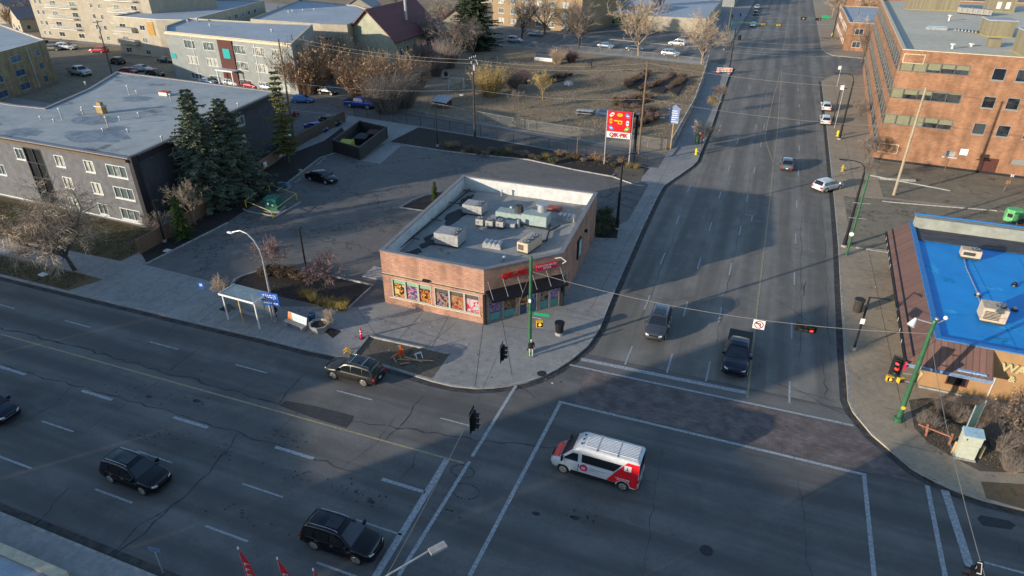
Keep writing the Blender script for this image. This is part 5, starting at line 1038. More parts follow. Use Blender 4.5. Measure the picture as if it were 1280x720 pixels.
def vehicle(kind, name, cat, label, pos, heading, pm, group='vehicles on the streets', z=0.0, scale=1.0):
    r = root(name, (pos[0], pos[1], z), label, cat, group, R(heading)); r.scale = (scale,)*3
    for nm, o, mt, sub in car_meshes(kind):
        c = o.copy(); COL.objects.link(c); c.parent = r; c.matrix_local = Matrix.Identity(4)
        c.material_slots[0].link = 'OBJECT'; c.material_slots[0].material = pm if mt == 'P' else mt
        if sub: d = sub[1].copy(); COL.objects.link(d); d.parent = c; d.matrix_local = Matrix.Identity(4)
    return r
P_black = paint('black', (.003,.003,.004), 0, .2); P_bluegrey = paint('graphite', (.05,.055,.065)); P_dkblue = paint('midnight', (.005,.007,.02), 0, .22); P_white = paint('white', (.50,.50,.50), 0); P_silver = paint('silver', (.36,.38,.41), .6)
P_red = paint('red', (.26,.02,.02)); P_blue = paint('blue', (.015,.05,.28)); P_khaki = paint('dusty_black', (.028,.027,.024)); P_teal = paint('teal', (.03,.06,.07)); P_lblue = paint('pale_blue', (.25,.33,.42), .4); P_grey = paint('grey', (.14,.145,.155), .5)
def mid(a, b, z=0): return (g(*a, z)+g(*b, z))/2
def axis_side(fr, rr, left=True, kind='suv', z=0):
    """position from the two wheels seen on one side (front, rear); heading follows them"""
    k = KIND[kind]; A = g(*fr, z); B = g(*rr, z); d = (A-B); hd = math.degrees(math.atan2(d.y, d.x)); e = d.normalized(); nrm = Vector((-e.y, e.x, 0))*(k['w']*(-1 if left else 1)); m_ = (A+B)/2+nrm-e*(sum(k['ax'])/2); return (m_.x, m_.y), hd
p, hd = axis_side((416,474),(455,484), True, 'suv'); a = vehicle('suv','suv','suv','dusty black suv with silver crossbars on its glass roof by the dirt patch kerb', p, 180.5, P_khaki)
for x in (-1.2,-.1): MB().bar((x,-.66,1.80),(x,.66,1.80),.07,.04).build('roof_crossbar', M_chrome, a, world=False)
p, hd = axis_side((181,621),(137,603), False, 'suv'); vehicle('suv','suv','suv','glossy black suv with bright roof rails and gold side trim on the lower left', p, -1, P_black)
p, hd = axis_side((446,706),(393,688), False, 'suv'); vehicle('suv','suv','suv','black suv with swept chrome window line at the bottom before the stop line', p, 0.5, P_black, scale=1.02)
c = g(16,530); vehicle('suv','suv','suv','dark blue car nose entering at the left edge', (c.x-2.45,c.y+.2), 0, P_dkblue)
c = g(822,412); vehicle('suv','suv','suv','graphite suv with blue grey bonnet waiting in the left lane of the avenue', (c.x,c.y), -90.5, P_bluegrey)
c = g(920,452); vehicle('pickup','pickup_truck','pickup truck','dark navy pickup truck at the stop line beside the yellow line', (c.x,c.y+.2), -91, P_dkblue, scale=1.0)
c = g(983,209); vehicle('sedan','car','car','dark grey sedan alone halfway up the avenue right of the yellow line', (c.x,c.y), 90, P_grey)
c = g(1034,237); vehicle('hatch','car','car','white hatchback with dark sunroof turning across the right kerb', (c.x,c.y), 48, P_white, scale=1.05)
c = g(1032,137); vehicle('hatch','car','car','white car parked at the right kerb, farther of the pair', (c.x,c.y), 90, P_white)
c = g(1031,154); vehicle('hatch','car','car','white hatchback parked at the right kerb, nearer of the pair', (c.x,c.y), 90, P_white)
c = g(941,33); vehicle('sedan','car','car','silver blue sedan waiting first in line at the far crossing', (c.x,c.y), -90, P_lblue)
c = g(944,19); vehicle('suv','suv','suv','black suv second in line at the far crossing', (c.x,c.y), -90, P_black)
c = g(946,11); vehicle('hatch','car','car','white car third in line at the top of the avenue', (c.x,c.y), -90, P_white)
GP = 'cars parked around the western lots'
c = mid((377,224),(425,231),ZB); vehicle('sedan','car','car','black sedan alone in the store lot in front of the wheel stops', (c.x,c.y+.4), -8, P_black, None, z=ZB, scale=1.05)
c = mid((436,134),(470,136),ZB); vehicle('pickup','pickup_truck','pickup truck','blue pickup truck in the alley below the grey shrub', (c.x-.5,c.y+.3), 0, P_blue, GP, z=ZB, scale=1.1)
c = g(410,118,ZB); vehicle('suv','suv','suv','black suv parked in the alley behind the blue pickup', (c.x,c.y), 0, P_black, GP, z=ZB)
c = g(396,163,ZB); vehicle('sedan','car','car','bright blue sedan behind the trash enclosure fence, nearer of two', (c.x,c.y), -12, P_blue, GP, z=ZB)
c = g(412,157,ZB); vehicle('hatch','car','car','dark blue car with pale windshield behind the bright blue sedan', (c.x-.3,c.y+.8), -12, P_dkblue, GP, z=ZB)
c = g(379,128,ZB); vehicle('hatch','car','car','small light blue car behind the leaning yellow green tree', (c.x,c.y), 20, paint('azure', (.05,.22,.5)), GP, z=ZB)
c = g(354,186,ZB); vehicle('minivan','van','van','white van with pale blue roof between grey wall and wooden fence', (c.x,c.y+1), -60, paint('ice', (.5,.58,.66), 0), GP, z=ZB, scale=.95)
c = g(347,152,ZB); vehicle('suv','suv','suv','dark red suv by the back corner of the grey block, left of the pair', (c.x-.3,c.y), 78, P_red, GP, z=ZB)
c = g(357,147,ZB); vehicle('sedan','car','car','red sedan by the back corner of the grey block, right of the pair', (c.x+.5,c.y), 80, P_red, GP, z=ZB)
c = mid((75,93),(118,97),ZB); vehicle('pickup','pickup_truck','pickup truck','white pickup truck with dark bed beside the yellow brick block', (c.x,c.y+1), -8, P_white, GP, z=ZB, scale=1.15)
c = g(85,62,ZB); vehicle('suv','suv','suv','white suv parked facing the beige block', (c.x,c.y), 18, P_white, GP, z=ZB, scale=1.2)
c = g(67,63,ZB); vehicle('sedan','car','car','dark blue grey car left of the white suv', (c.x,c.y), 20, P_grey, GP, z=ZB, scale=1.1)
c = g(48,54,ZB); vehicle('minivan','van','van','black van behind the roof corner of the yellow brick block', (c.x,c.y), 20, P_black, GP, z=ZB, scale=1.1)
c = g(124,66,ZB); vehicle('hatch','car','car','bright red hatchback in front of the beige balconies', (c.x,c.y), 195, paint('bright_red', (.42,.02,.025)), GP, z=ZB, scale=1.15)
c = g(147,80,ZB); vehicle('suv','suv','suv','black suv with dusty bonnet behind the utility pole', (c.x,c.y), 170, P_black, GP, z=ZB, scale=1.05)
c = g(178,89,ZB); vehicle('sedan','car','car','white silver sedan nearest behind the grey roof edge', (c.x,c.y), 10, P_white, GP, z=ZB, scale=1.1)
c = g(161,92,ZB); vehicle('sedan','car','car','dark red car peeking over the grey roof edge', (c.x,c.y), 5, P_red, GP, z=ZB)
c = g(195,96,ZB); vehicle('suv','suv','suv','black suv right of the dark red car behind the roof edge', (c.x,c.y), 0, P_black, GP, z=ZB)
c = g(208,78,ZB); vehicle('sedan','car','car','dark teal car at the left end of the pale block', (c.x,c.y), 0, P_teal, GP, z=ZB)
c = g(261,105,ZB); vehicle('sedan','car','car','blue grey sedan parked under the pale block, leftmost of its row', (c.x,c.y), -5, P_lblue, GP, z=ZB)
c = g(291,107,ZB); vehicle('hatch','car','car','white hatchback with blue bonnet parked under the pale block', (c.x,c.y), -5, P_white, GP, z=ZB)
c = g(314,110,ZB); vehicle('sedan','car','car','dark maroon car between two white cars under the pale block', (c.x,c.y), -5, P_red, GP, z=ZB)
c = g(337,113,ZB); vehicle('hatch','car','car','white silver car at the right end of the row under the pale block', (c.x,c.y), -5, P_silver, GP, z=ZB)
GS = 'cars on the side street beyond the garden'
for (px, py), kd, nm, lab, hd, pm in (((757,60),'sedan','car','pale blue sedan on the side street left of the bare tree',-6,P_lblue),((793,64),'sedan','car','dark sedan directly behind the bare tree trunk on the side street',-6,P_bluegrey),
    ((838,70),'suv','suv','silver suv with black roof nearest the garden fence',-8,P_silver),((846,57),'suv','suv','white suv facing left beside the low shop',172,P_white),((669,45),'sedan','car','blue grey sedan across the street from the ochre apartments',174,P_lblue),
    ((644,53),'suv','suv','white and black suv half hidden by the dark conifer',-8,P_white)):
    c = g(px, py); vehicle(kd, nm, nm, lab, (c.x,c.y), hd, pm, GS, scale=1.08)
c = g(781,32,ZB); vehicle('minivan','van','van','white minivan parked in the lot of the green trimmed shop', (c.x,c.y), -5, P_white, GS, z=ZB, scale=1.1)
c = g(752,30,ZB); vehicle('sedan','car','car','pale blue car farther left in the shop lot', (c.x,c.y), 5, P_lblue, GS, z=ZB)
c = g(620,50,ZB); vehicle('hatch','car','car','small pale car under the big dark conifer', (c.x-4,c.y-2), -8, P_silver, GS, z=0)
c = g(8,40,ZB); vehicle('suv','suv','suv','dark suv by the white fence at the top left edge', (c.x,c.y), 20, P_bluegrey, GP, z=ZB)
# ---------------------------------------------------------------- red and white passenger van
p, hd = axis_side((704,594),(779,612), True, 'van')
van = vehicle('van','passenger_van','van','white and red passenger van with ribbed roof crossing the intersection', (p[0],p[1]), 178.6, P_white, None)
def V(name, mb, m, parent=None, **k): return mb.build(name, m, parent or van, world=False, **k)
kv = KIND['van']
def sidepoly(pts, s_, off=.014):
    q = []
    for x, z in pts:
        if z > 1.28:
            wb, zb, wt, zt = cabw(kv, x); top = zt-.10; t = (z-zb)/(top-zb); y = wb*.995+(wt+(wb-wt)*.02-wb*.995)*t
        else: y = interp(kv['wid'], x)*(1.0 if z < 1.16 else .965)
        q.append((x, s_*(y+off), z))
    return MB().add(q, [tuple(range(len(q))), tuple(reversed(range(len(q))))])
def dense(a, b, zlo, zhi, n=10): xs = [a+(b-a)*i/n for i in range(n+1)]; return [(x, zlo) for x in xs]+[(x, zhi) for x in reversed(xs)]
for s_ in (1,-1):
    sidepoly([(1.05,1.36),(1.05,1.98),(1.42,1.98),(1.95,1.50),(1.95,1.36)], s_).build('side_window', M_cglass, van, world=False)
    sidepoly([(-1.35,1.40),(-1.85,2.05),(.80,2.05),(.80,1.40)], s_, .016).build('side_window', M_cglass, van, world=False)
    sidepoly([(-.55,1.40),(-.55,2.05),(-.50,2.05),(-.50,1.40)], s_, .024).build('window_divider', M_trim, van, world=False)
    # red rear quarter: upper and lower plate
    M_vred = mat('van_red', (.60,.012,.02), var=.04, rough=.3, coat=.5)
    up_ = sidepoly([(-2.93,1.34),(-2.93,2.36),(-2.15,2.36),(-1.42,1.34)], s_, .020).build('red_panel', M_vred, van, world=False)
    q = [(-2.93,.46),(-2.50,.46),(-2.50,.78),(-1.56,.78),(-1.40,.62),(-.92,.62),(-1.55,1.14),(-2.93,1.14)]
    MB().add([(x, s_*(interp(kv['wid'], x)+.016), z) for x, z in [(-2.93,.50),(-2.50,.50),(-2.40,.74),(-2.2,.84),(-1.84,.84),(-1.64,.74),(-1.55,.60),(-.92,.60),(-1.28,1.15),(-2.93,1.15)]], [tuple(range(10)),tuple(reversed(range(10)))]).build('red_panel', M_vred, van, world=False)
    MB().add([(x, s_*(1.02*.985+.03 if z < 1.2 else .995), z) for x, z in [(-2.93,1.13),(-1.27,1.13),(-1.42,1.36),(-2.93,1.36)]], [(0,1,2,3),(3,2,1,0)]).build('red_panel', M_vred, van, world=False)
    y = s_*.985; m = MB().add([(-2.45,s_*.975,1.72),(-2.0,s_*.975,1.72),(-2.0,s_*.955,2.15),(-2.45,s_*.955,2.15)], [(0,1,2,3),(3,2,1,0)]); m.build('badge', M_lit, up_, world=False)
    textmesh('&', .34, M_trim, None, (0,0,0), (1,0,0), (0,1,0)) if False else None
    m = MB(); m.bar((-2.2,s_*.985,1.83),(-2.2,s_*.97,2.04),.05,.02); m.bar((-2.3,s_*.985,1.83),(-2.13,s_*.985,1.83),.04,.03); m.build('wheelchair_mark', M_trim, up_, world=False)
    m = MB().cyl((.62,s_*1.03,1.02),(.62,s_*1.045,1.02),.27,.27,20); o = m.build('round_logo', M_pink, van, world=False)
    MB().box(.47,.77,min(s_*1.048,s_*1.055),max(s_*1.048,s_*1.055),.98,1.03).box(.50,.74,min(s_*1.048,s_*1.055),max(s_*1.048,s_*1.055),1.07,1.11).box(.52,.72,min(s_*1.048,s_*1.055),max(s_*1.048,s_*1.055),.90,.94).build('logo_lettering', M_lit, o, world=False)
    m = MB(); random.seed(5)
    for row, (xa, xb) in enumerate(((-.1-.9,.2),(-.2,.2))):
        x = xb
        while x > xa: w_ = random.uniform(.06,.16); m.box(x-w_,x,min(s_*1.024,s_*1.034),max(s_*1.024,s_*1.034),1.08-row*.14,1.13-row*.14); x -= w_+.04
    m.build('side_lettering', mat('faded_grey_letter', (.30,.30,.32)), van, world=False)
    m = MB()
    for row in range(2):
        x = -1.5-.1*row
        while x > -2.35: w_ = random.uniform(.06,.14); m.box(x-w_,x,min(s_*1.038,s_*1.046),max(s_*1.038,s_*1.046),1.0-row*.12,1.06-row*.12); x -= w_+.035
    m.build('side_lettering', M_lit, van, world=False)
    MB().box(-2.02+.5,1.5,min(s_*1.0,s_*1.035),max(s_*1.0,s_*1.035),.44,.56).build('side_moulding', M_trim, van, world=False)
    MB().box(.95,1.0,min(s_*1.0,s_*1.03),max(s_*1.0,s_*1.03),.95,1.2).build('door_handle', M_trim, van, world=False)
m = MB(); P = []
for i in range(7):
    x = 2.30+i*(2.93-2.30)/6; z = interp(kv['top'], x)+.035; w_ = interp(kv['wid'], x)*.80; P += [(x,-w_,z-.02),(x,-w_*.5,z),(x,w_*.5,z),(x,w_,z-.02)]
m.add(P, [(i*4+j, (i+1)*4+j, (i+1)*4+j+1, i*4+j+1) for i in range(6) for j in range(3)]); V('bonnet_panel', m, mat('van_red', ()), smooth=50)
m = MB()
for i in range(9): y = -.56+i*.14; m.box(-2.7,.75,y-.028,y+.028,2.522,2.560)
V('roof_ribs', m, mat('van_roof_ribs', (.50,.52,.54), var=.04)); m = MB()
for x in (-1.45,-.1): m.box(x-.02,x+.02,-.8,.8,2.50,2.565)
V('roof_seam', m, M_unit)
for y in (-.45,0,.45): V('marker_lamp', MB().box(.92,1.02,y-.05,y+.05,2.49,2.56), M_trim)
for y in (-.5,.5): V('rear_door_window', MB().box(-3.0,-2.985,y-.38,y+.38,1.45,2.05), M_cglass)
# ================================================================ person figures
def person_mesh(name, J, E, rad, mats, zsplit, seed=0):
    me = bpy.data.meshes.new(name); me.from_pydata([Vector(j) for j in J], E, []); o = bpy.data.objects.new(name, me); COL.objects.link(o)
    sk = o.modifiers.new('s', 'SKIN'); 
    for i, v in enumerate(me.skin_vertices[0].data): v.radius = (rad[i][0], rad[i][1]) if isinstance(rad[i], tuple) else (rad[i], rad[i])
    me.skin_vertices[0].data[0].use_root = True; sb_ = o.modifiers.new('b', 'SUBSURF'); sb_.levels = 2; sb_.render_levels = 2
    dg = bpy.context.evaluated_depsgraph_get(); m2 = bpy.data.meshes.new_from_object(o.evaluated_get(dg)); bpy.data.objects.remove(o)
    for m in mats: m2.materials.append(m)
    for p in m2.polygons: p.use_smooth = True; p.material_index = zsplit(p.center)
    return m2
M_skin = mat('skin', (.42,.26,.19), var=.05); M_hair = mat('hair_dark', (.03,.02,.015)); M_coat = mat('dark_coat', (.015,.016,.02), var=.2); M_trous = mat('pale_trousers', (.45,.44,.42), var=.1); M_jean = mat('dark_jeans', (.04,.05,.08), var=.1); M_shoe = mat('shoes', (.05,.05,.05)); M_capw = mat('white_cap', (.6,.6,.6))
def person(label, pos, heading, coat, trous, cap=None, walk=.16, h=1.0, z=ZB, group=None):
    sw = walk
    J = [(0,0,.94),(0,0,1.15),(.01,0,1.38),(.02,0,1.50),(.04,0,1.60),(.05,0,1.72),
         (.0,.11,.88),(sw,.11,.50),(sw*.9-.08 if sw else 0,.11,.09),(sw+.12,.11,.035),(0,-.11,.88),(-sw*.3,-.11,.50),(-sw*1.4,-.11,.10),(-sw*1.4+.17,-.11,.035),
         (0,.20,1.40),(-.10,.25,1.14),(.04,.26,.93),(.08,.26,.84),(0,-.20,1.40),(.04,-.25,1.13),(.20,-.25,.96),(.27,-.25,.90)]
    E = [(0,1),(1,2),(2,3),(3,4),(4,5),(0,6),(6,7),(7,8),(8,9),(0,10),(10,11),(11,12),(12,13),(2,14),(14,15),(15,16),(16,17),(2,18),(18,19),(19,20),(20,21)]
    rad = [(.13,.15),(.12,.15),(.12,.16),.055,.085,.075,.09,.065,.045,.035,.09,.065,.045,.035,.065,.05,.035,.028,.065,.05,.035,.028]
    def zs(c):
        if c.z > 1.50: return 2 if (c.z < 1.66 and c.x > .02) else 3
        if abs(c.y) > .2 and c.z < .96 : return 2
        if c.z > .86: return 0
        return 1 if c.z > .09 else 4
    me = person_mesh('person', J, E, rad, [coat, trous, M_skin, M_hair, M_shoe], zs)
    o = bpy.data.objects.new('person', me); COL.objects.link(o); o.location = (pos[0], pos[1], z); o.rotation_euler = (0,0,R(heading)); o.scale = (h,)*3; tag(o, label, 'person', group)
    for s_ in (1,-1):
        hx, hy, hz = (.08,.26,.84) if s_ > 0 else (.27,-.25,.90); m = MB()
        for f_ in range(4): m.tube([(hx,hy+(f_-1.5)*.018,hz-.0),(hx+.03,hy+(f_-1.5)*.02,hz-.05),(hx+.045,hy+(f_-1.5)*.02,hz-(.075+.01*(f_ in (1,2))))],[.011,.009,.006],5)
        m.tube([(hx,hy-.03*s_,hz+.02),(hx+.04,hy-.055*s_,hz-.02),(hx+.05,hy-.05*s_,hz-.045)],[.012,.01,.007],5); m.build('fingers', M_skin, o, world=False)
    m = MB()
    for y in (-.03,.03): m.sphere((.125,y,1.64),.012,nu=6,nv=4)
    m.build('eyes', M_hair, o, world=False); MB().add([(.125,-.015,1.60),(.125,.015,1.60),(.15,0,1.60),(.125,0,1.64)],[(0,1,2),(0,2,3),(2,1,3),(0,3,1)]).build('nose', M_skin, o, world=False)
    MB().box(.112,.122,-.025,.025,1.572,1.58).build('mouth', M_hair, o, world=False)
    if cap: MB().sphere((.04,0,1.70),.10,.09,.07,10,6).build('cap', cap, o, world=False, smooth=60)
    return o
c = g(663,445,ZB); person('person in white cap, dark coat and pale trousers standing at the green signal pole', (c.x+.1,c.y-.1), -60, M_coat, M_trous, M_capw, walk=.06)
c = g(346,400,ZB); person('person in black coat and jeans standing behind the blue sign by the bus shelter', (c.x,c.y), -100, M_coat, M_jean, None, walk=.05)
c = g(915,24,ZB); person('left of two dark clothed people walking on the far pavement', (c.x,c.y), -80, M_coat, M_jean, walk=.2); c = g(925,22,ZB); person('right of two dark clothed people walking on the far pavement', (c.x,c.y), -80, M_coat, M_coat, walk=.2)
# ================================================================ street furniture
M_green = mat('signal_green', (.035,.115,.055), var=.15, rough=.45); M_wood = mat('weathered_pole', (.16,.115,.075), var=.25, scale=3, stretch=(6,6,.6)); M_wire = mat('wire', (.20,.19,.175), var=.05)
M_wired = mat('dark_wire', (.05,.05,.05), var=.05); M_yel = mat('signal_yellow', (.62,.38,.03), var=.08, rough=.5); M_ora = mat('safety_orange', (.70,.13,.03), var=.12); M_signblue = mat('sign_blue', (.015,.10,.45), var=.06, rough=.5)
M_signgreen = mat('street_name_green', (.01,.25,.11), var=.05, rough=.5); M_redlamp = mat('red_signal_lit', (.9,.04,.03), emit=1.2, var=0); M_amber = mat('amber_hand_lit', (.9,.35,.05), emit=1.0, var=0); M_off = mat('signal_lens_off', (.05,.03,.02)); M_offg = mat('signal_lens_green_off', (.02,.06,.03))
M_hyd = mat('hydrant_yellow', (.62,.50,.03), var=.1, rough=.45); M_woodf = stripe_mat('fence_boards', (.15,.085,.048), (.06,.035,.02), .16, axis=3, duty=.9); M_woodl = mat('new_timber', (.42,.29,.14), var=.15, scale=4)
def avenue_lamp(pos, h, arm, label, armlen=2.3, m=M_black, base=None, head=M_black, z=ZB):
    r = root('street_lamp', (pos[0],pos[1],z), label, 'street lamp', 'tall street lamps'); ax, ay = arm
    b = MB().cyl((0,0,0),(0,0,.22),.34,.34,12).build('base', base or M_kerb, r, world=False)
    MB().cyl((0,0,.2),(0,0,1.2),.23,.2,10).cyl((0,0,1.2),(0,0,h-1.1),.17,.11,10).build('pole', m, r, world=False, smooth=40)
    P = [(0,0,h-1.1),(ax*.12,ay*.12,h-.55),(ax*.5,ay*.5,h-.15),(ax*1.1,ay*1.1,h),(ax*armlen,ay*armlen,h+.02)]; a = MB().tube(P, .05, 7).build('arm', m, r, world=False)
    MB().cbox((ax*(armlen+.3),ay*(armlen+.3),h), .75, .32, .12, math.atan2(ay, ax)).build('lamp_head', head, a, world=False, bevel=.03)
    return r
c = g(771,286,ZB); avenue_lamp(c, 9.1, (.7,.7), 'tall black street lamp on the pavement behind the store corner', 1.2)
c = g(1055,308,ZB); avenue_lamp(c, 9.8, (-1,.05), 'tall black street lamp leaning over the green pole at the right kerb', 2.0)
c = g(1049,174,ZB); avenue_lamp(c, 10.6, (-1,.05), 'tall black street lamp by the white parked cars', 2.4)
c = g(911,92,ZB); avenue_lamp(c, 11.3, (1,0), 'tall black street lamp behind the orange barricade', 2.8)
c = g(1040,48,ZB); avenue_lamp(c, 10.5, (-1,0), 'tall black street lamp beside the far right signal arm', 2.6); c = g(893,28,ZB); avenue_lamp(c, 10.5, (1,0), 'tall black street lamp at the far left crossing corner', 2.6) if False else None
# white arched lamp by the bus shelter
r = root('street_lamp', (-38.4,39.6,ZB), 'pale arched street lamp carrying the blue sign at the bus shelter', 'street lamp', 'tall street lamps')
MB().cyl((0,0,0),(0,0,.35),.22,.22,10).build('base', M_kerb, r, world=False); MB().cyl((0,0,.3),(0,0,6.2),.11,.08,10).build('pole', M_metal, r, world=False, smooth=40)
a = MB().tube([(0,0,6.2),(-.12,-.02,7.2),(-.5,-.06,8.1),(-1.05,-.1,8.65),(-1.7,-.15,8.85),(-2.5,-.2,8.6)], .06, 8).build('arm', M_metal, r, world=False, smooth=40); MB().sphere((-2.75,-.22,8.52),.38,.17,.10,12,6).build('lamp_head', M_wwhite, a, world=False, smooth=60)
c = g(342,402,ZB); r = root('blue_sign', (-38.25,39.35,ZB), 'blue sign with white lettering on the arched lamp by the shelter', 'sign')
s_ = MB().cbox((.1,-.16,2.6), 1.7, .05, 1.25, R(8)).build('panel', M_signblue, r, world=False); m = MB(); random.seed(9)
for row in range(5):
    x = -.6
    while x < .55: w_ = random.uniform(.08,.26); m.cbox((.1+x+w_/2,-.198+x*.14,3.02-row*.2), w_, .012, .10, R(8)); x += w_+.07
m.build('lettering', M_lit, s_, world=False)
# lamp in the lower foreground
r = root('street_lamp', (-11.9,13.0,ZB), 'pale street lamp head reaching over the stop line at the bottom edge', 'street lamp', 'tall street lamps')
MB().cyl((0,0,0),(0,0,8.2),.12,.08,10).build('pole', M_metal, r, world=False); a = MB().tube([(0,0,8.2),(.3,.4,8.6),(1.0,1.5,8.8),(2.1,3.0,9.0)], .045, 8).build('arm', M_metal, r, world=False); MB().cbox((2.35,3.2,9.0),.75,.34,.12,R(54)).build('lamp_head', M_unit, a, world=False, smooth=60); a.children[0].rotation_euler = (0,0,0)
def low_lamp(px, py, h, arm, label, m=M_black):
    c = g(px, py, ZB); r = root('path_lamp', c, label, 'lamp post', 'short lamp posts'); MB().cyl((0,0,0),(0,0,.3),.24,.24,10).build('base', M_kerb, r, world=False)
    MB().cyl((0,0,.25),(0,0,h),.10,.075,8).build('pole', m, r, world=False); a = MB().bar((0,0,h-.05),(arm[0],arm[1],h),.07,.07).build('arm', m, r, world=False); MB().cbox((arm[0]*1.3,arm[1]*1.3,h-.02), .55, .28, .1, math.atan2(arm[1],arm[0])).build('lamp_head', m, a, world=False, bevel=.02); return r
r = low_lamp(1067,437,5.2,(1.0,.1),'short black lamp with white notice on its pole beside the restaurant kerb'); MB().cbox((.0,-.09,2.9),.34,.03,.5).build('notice', M_lit, r, world=False)
low_lamp(384,343,5.5,(.25,-.15),'thin black lamp standing in the mulch bed between two bare saplings'); low_lamp(547,183,7.2,(-.5,0),'black lamp on the planting strip north of the store lot'); low_lamp(206,302,5.1,(.3,.1),'black lamp in front of the wooden fence by the green conifer')
low_lamp(1041,152,6.0,(.6,.1),'thin black lamp beside the two parked white cars') ; low_lamp(721,198,3.2,(.2,0),'short grey lamp stub behind the black alley fence', M_wood); low_lamp(905,62,6,(.5,0),'thin black lamp at the far left crossing corner')
# utility poles
def upole(x, y, h, label, arms=1, tilt=(0,0), equip=False, m=M_wood):
    r = root('utility_pole', (x,y,ZB), label, 'utility pole', 'wooden utility poles'); tx, ty = tilt; MB().cyl((0,0,0),(tx,ty,h),.19,.12,9).build('pole', m, r, world=False)
    for k in range(arms): z = h-.35-k*1.0; a = MB().bar((tx-.1,ty-1.1,z),(tx+.1,ty+1.1,z),.11,.13).build('crossarm', m, r, world=False); q = MB(); [q.cyl((tx+d*.09,ty+d,z+.06),(tx+d*.09,ty+d,z+.3),.06,.05,6) for d in (-1,-.4,.4,1)]; q.build('insulator', M_wwhite, a, world=False)
    if equip:
        MB().cyl((tx+.4,ty-.2,h-2.2),(tx+.4,ty-.2,h-1.3),.26,.26,10).build('transformer', M_unit, r, world=False); q = MB(); [q.cyl((tx+dx,ty+.3,h-z-.4),(tx+dx,ty+.3,h-z),.07,.07,6) for dx, z in ((.5,.6),(-.4,.9),(.7,1.0),(-.3,2.6),(.2,.2))]; q.build('insulator', M_wwhite, r, world=False)
    return r
U1 = (-45.2,100.1,13.2); U2 = (-17.3,100.9,14.0); U3 = (18.2,95.3,14.1); U0 = (-95.5,119.4,11.2)
upole(U1[0],U1[1],U1[2],'dark utility pole bristling with white insulators in front of the garden',1,equip=True,m=mat('dark_pole',(.05,.042,.035),var=.2)); upole(U2[0],U2[1],U2[2],'tall pale utility pole behind the red store sign',0); upole(U3[0],U3[1],U3[2],'pale utility pole rising across the brick office front',0,m=mat('pale_pole',(.34,.28,.19),var=.2,scale=3,stretch=(6,6,.6)))
upole(U0[0],U0[1],U0[2],'utility pole right behind the orange shrub and blue car',0); upole(-76,91.5,15.2,'leaning utility pole beside the yellow green tree',0,tilt=(-.4,.6)); upole(-148.7,117.6,12,'dark utility pole with equipment in front of the beige block',1,equip=True)
upole(-14.5,222,10,'pale utility pole at the far left crossing corner',1); upole(21.5,236,10,'pale utility pole behind the far right signal arm',1)
MB().box(-.3,.3,-.2,.2,0,.9) and None
c = g(594,128,ZB)
def wire(name, a, b, sag, label, r_=.022, m=M_wire, n=14, group='overhead wires'):
    a = Vector(a); b = Vector(b); P = [a.lerp(b, i/n)-Vector((0,0,4*sag*(i/n)*(1-i/n))) for i in range(n+1)]; o = MB().tube([tuple(p) for p in P], r_, 4).build(name, m, None); return tag(o, label, 'cable', group)
wire('power_line',(U0[0],U0[1],11),(U1[0],U1[1]-.9,12.9),.9,'upper cable from the shrub side pole to the insulator pole'); wire('power_line',(U0[0],U0[1],10.2),(U1[0],U1[1]+.9,12.0),.9,'lower cable from the shrub side pole to the insulator pole')
wire('power_line',(U1[0],U1[1]-.9,12.9),(U2[0],U2[1]-.3,13.9),.7,'upper cable from the insulator pole to the pole behind the store sign'); wire('power_line',(U1[0],U1[1]+.9,12.0),(U2[0],U2[1]+.2,13.1),.7,'second cable from the insulator pole to the pole behind the store sign')
wire('telephone_line',(-76,91.5,8.6),(U1[0],U1[1],8.0),.7,'low cable over the alley west of the insulator pole'); wire('telephone_line',(U1[0],U1[1],8.0),(U2[0],U2[1],8.6),.6,'low cable over the garden south edge')
wire('power_line',(U2[0],U2[1],13.9),(U3[0],U3[1],14.0),.8,'top cable crossing the avenue to the pale office pole',.018); wire('telephone_line',(U2[0],U2[1],8.8),(U3[0],U3[1],9.2),.7,'low cable crossing the avenue to the pale office pole',.018); wire('power_line',(U3[0],U3[1],10),(62,92,10.5),.9,'cable running right from the pale office pole along the brick wall',.02,M_wired); wire('power_line',(U3[0],U3[1],13.9),(62,91,13.5),.9,'upper cable right of the pale office pole',.02,M_wired)
for k, y in enumerate((150,158,166,200,215)): wire('span_cable',(-10.5,y,8.5),(13.5,y+2,8.7),.5,['nearest thin cable over the avenue near the parked white cars','second thin cable over the avenue past the parked white cars','third thin cable over the avenue past the parked white cars','thin cable over the far crossing','farthest thin cable over the far crossing'][k],.02)
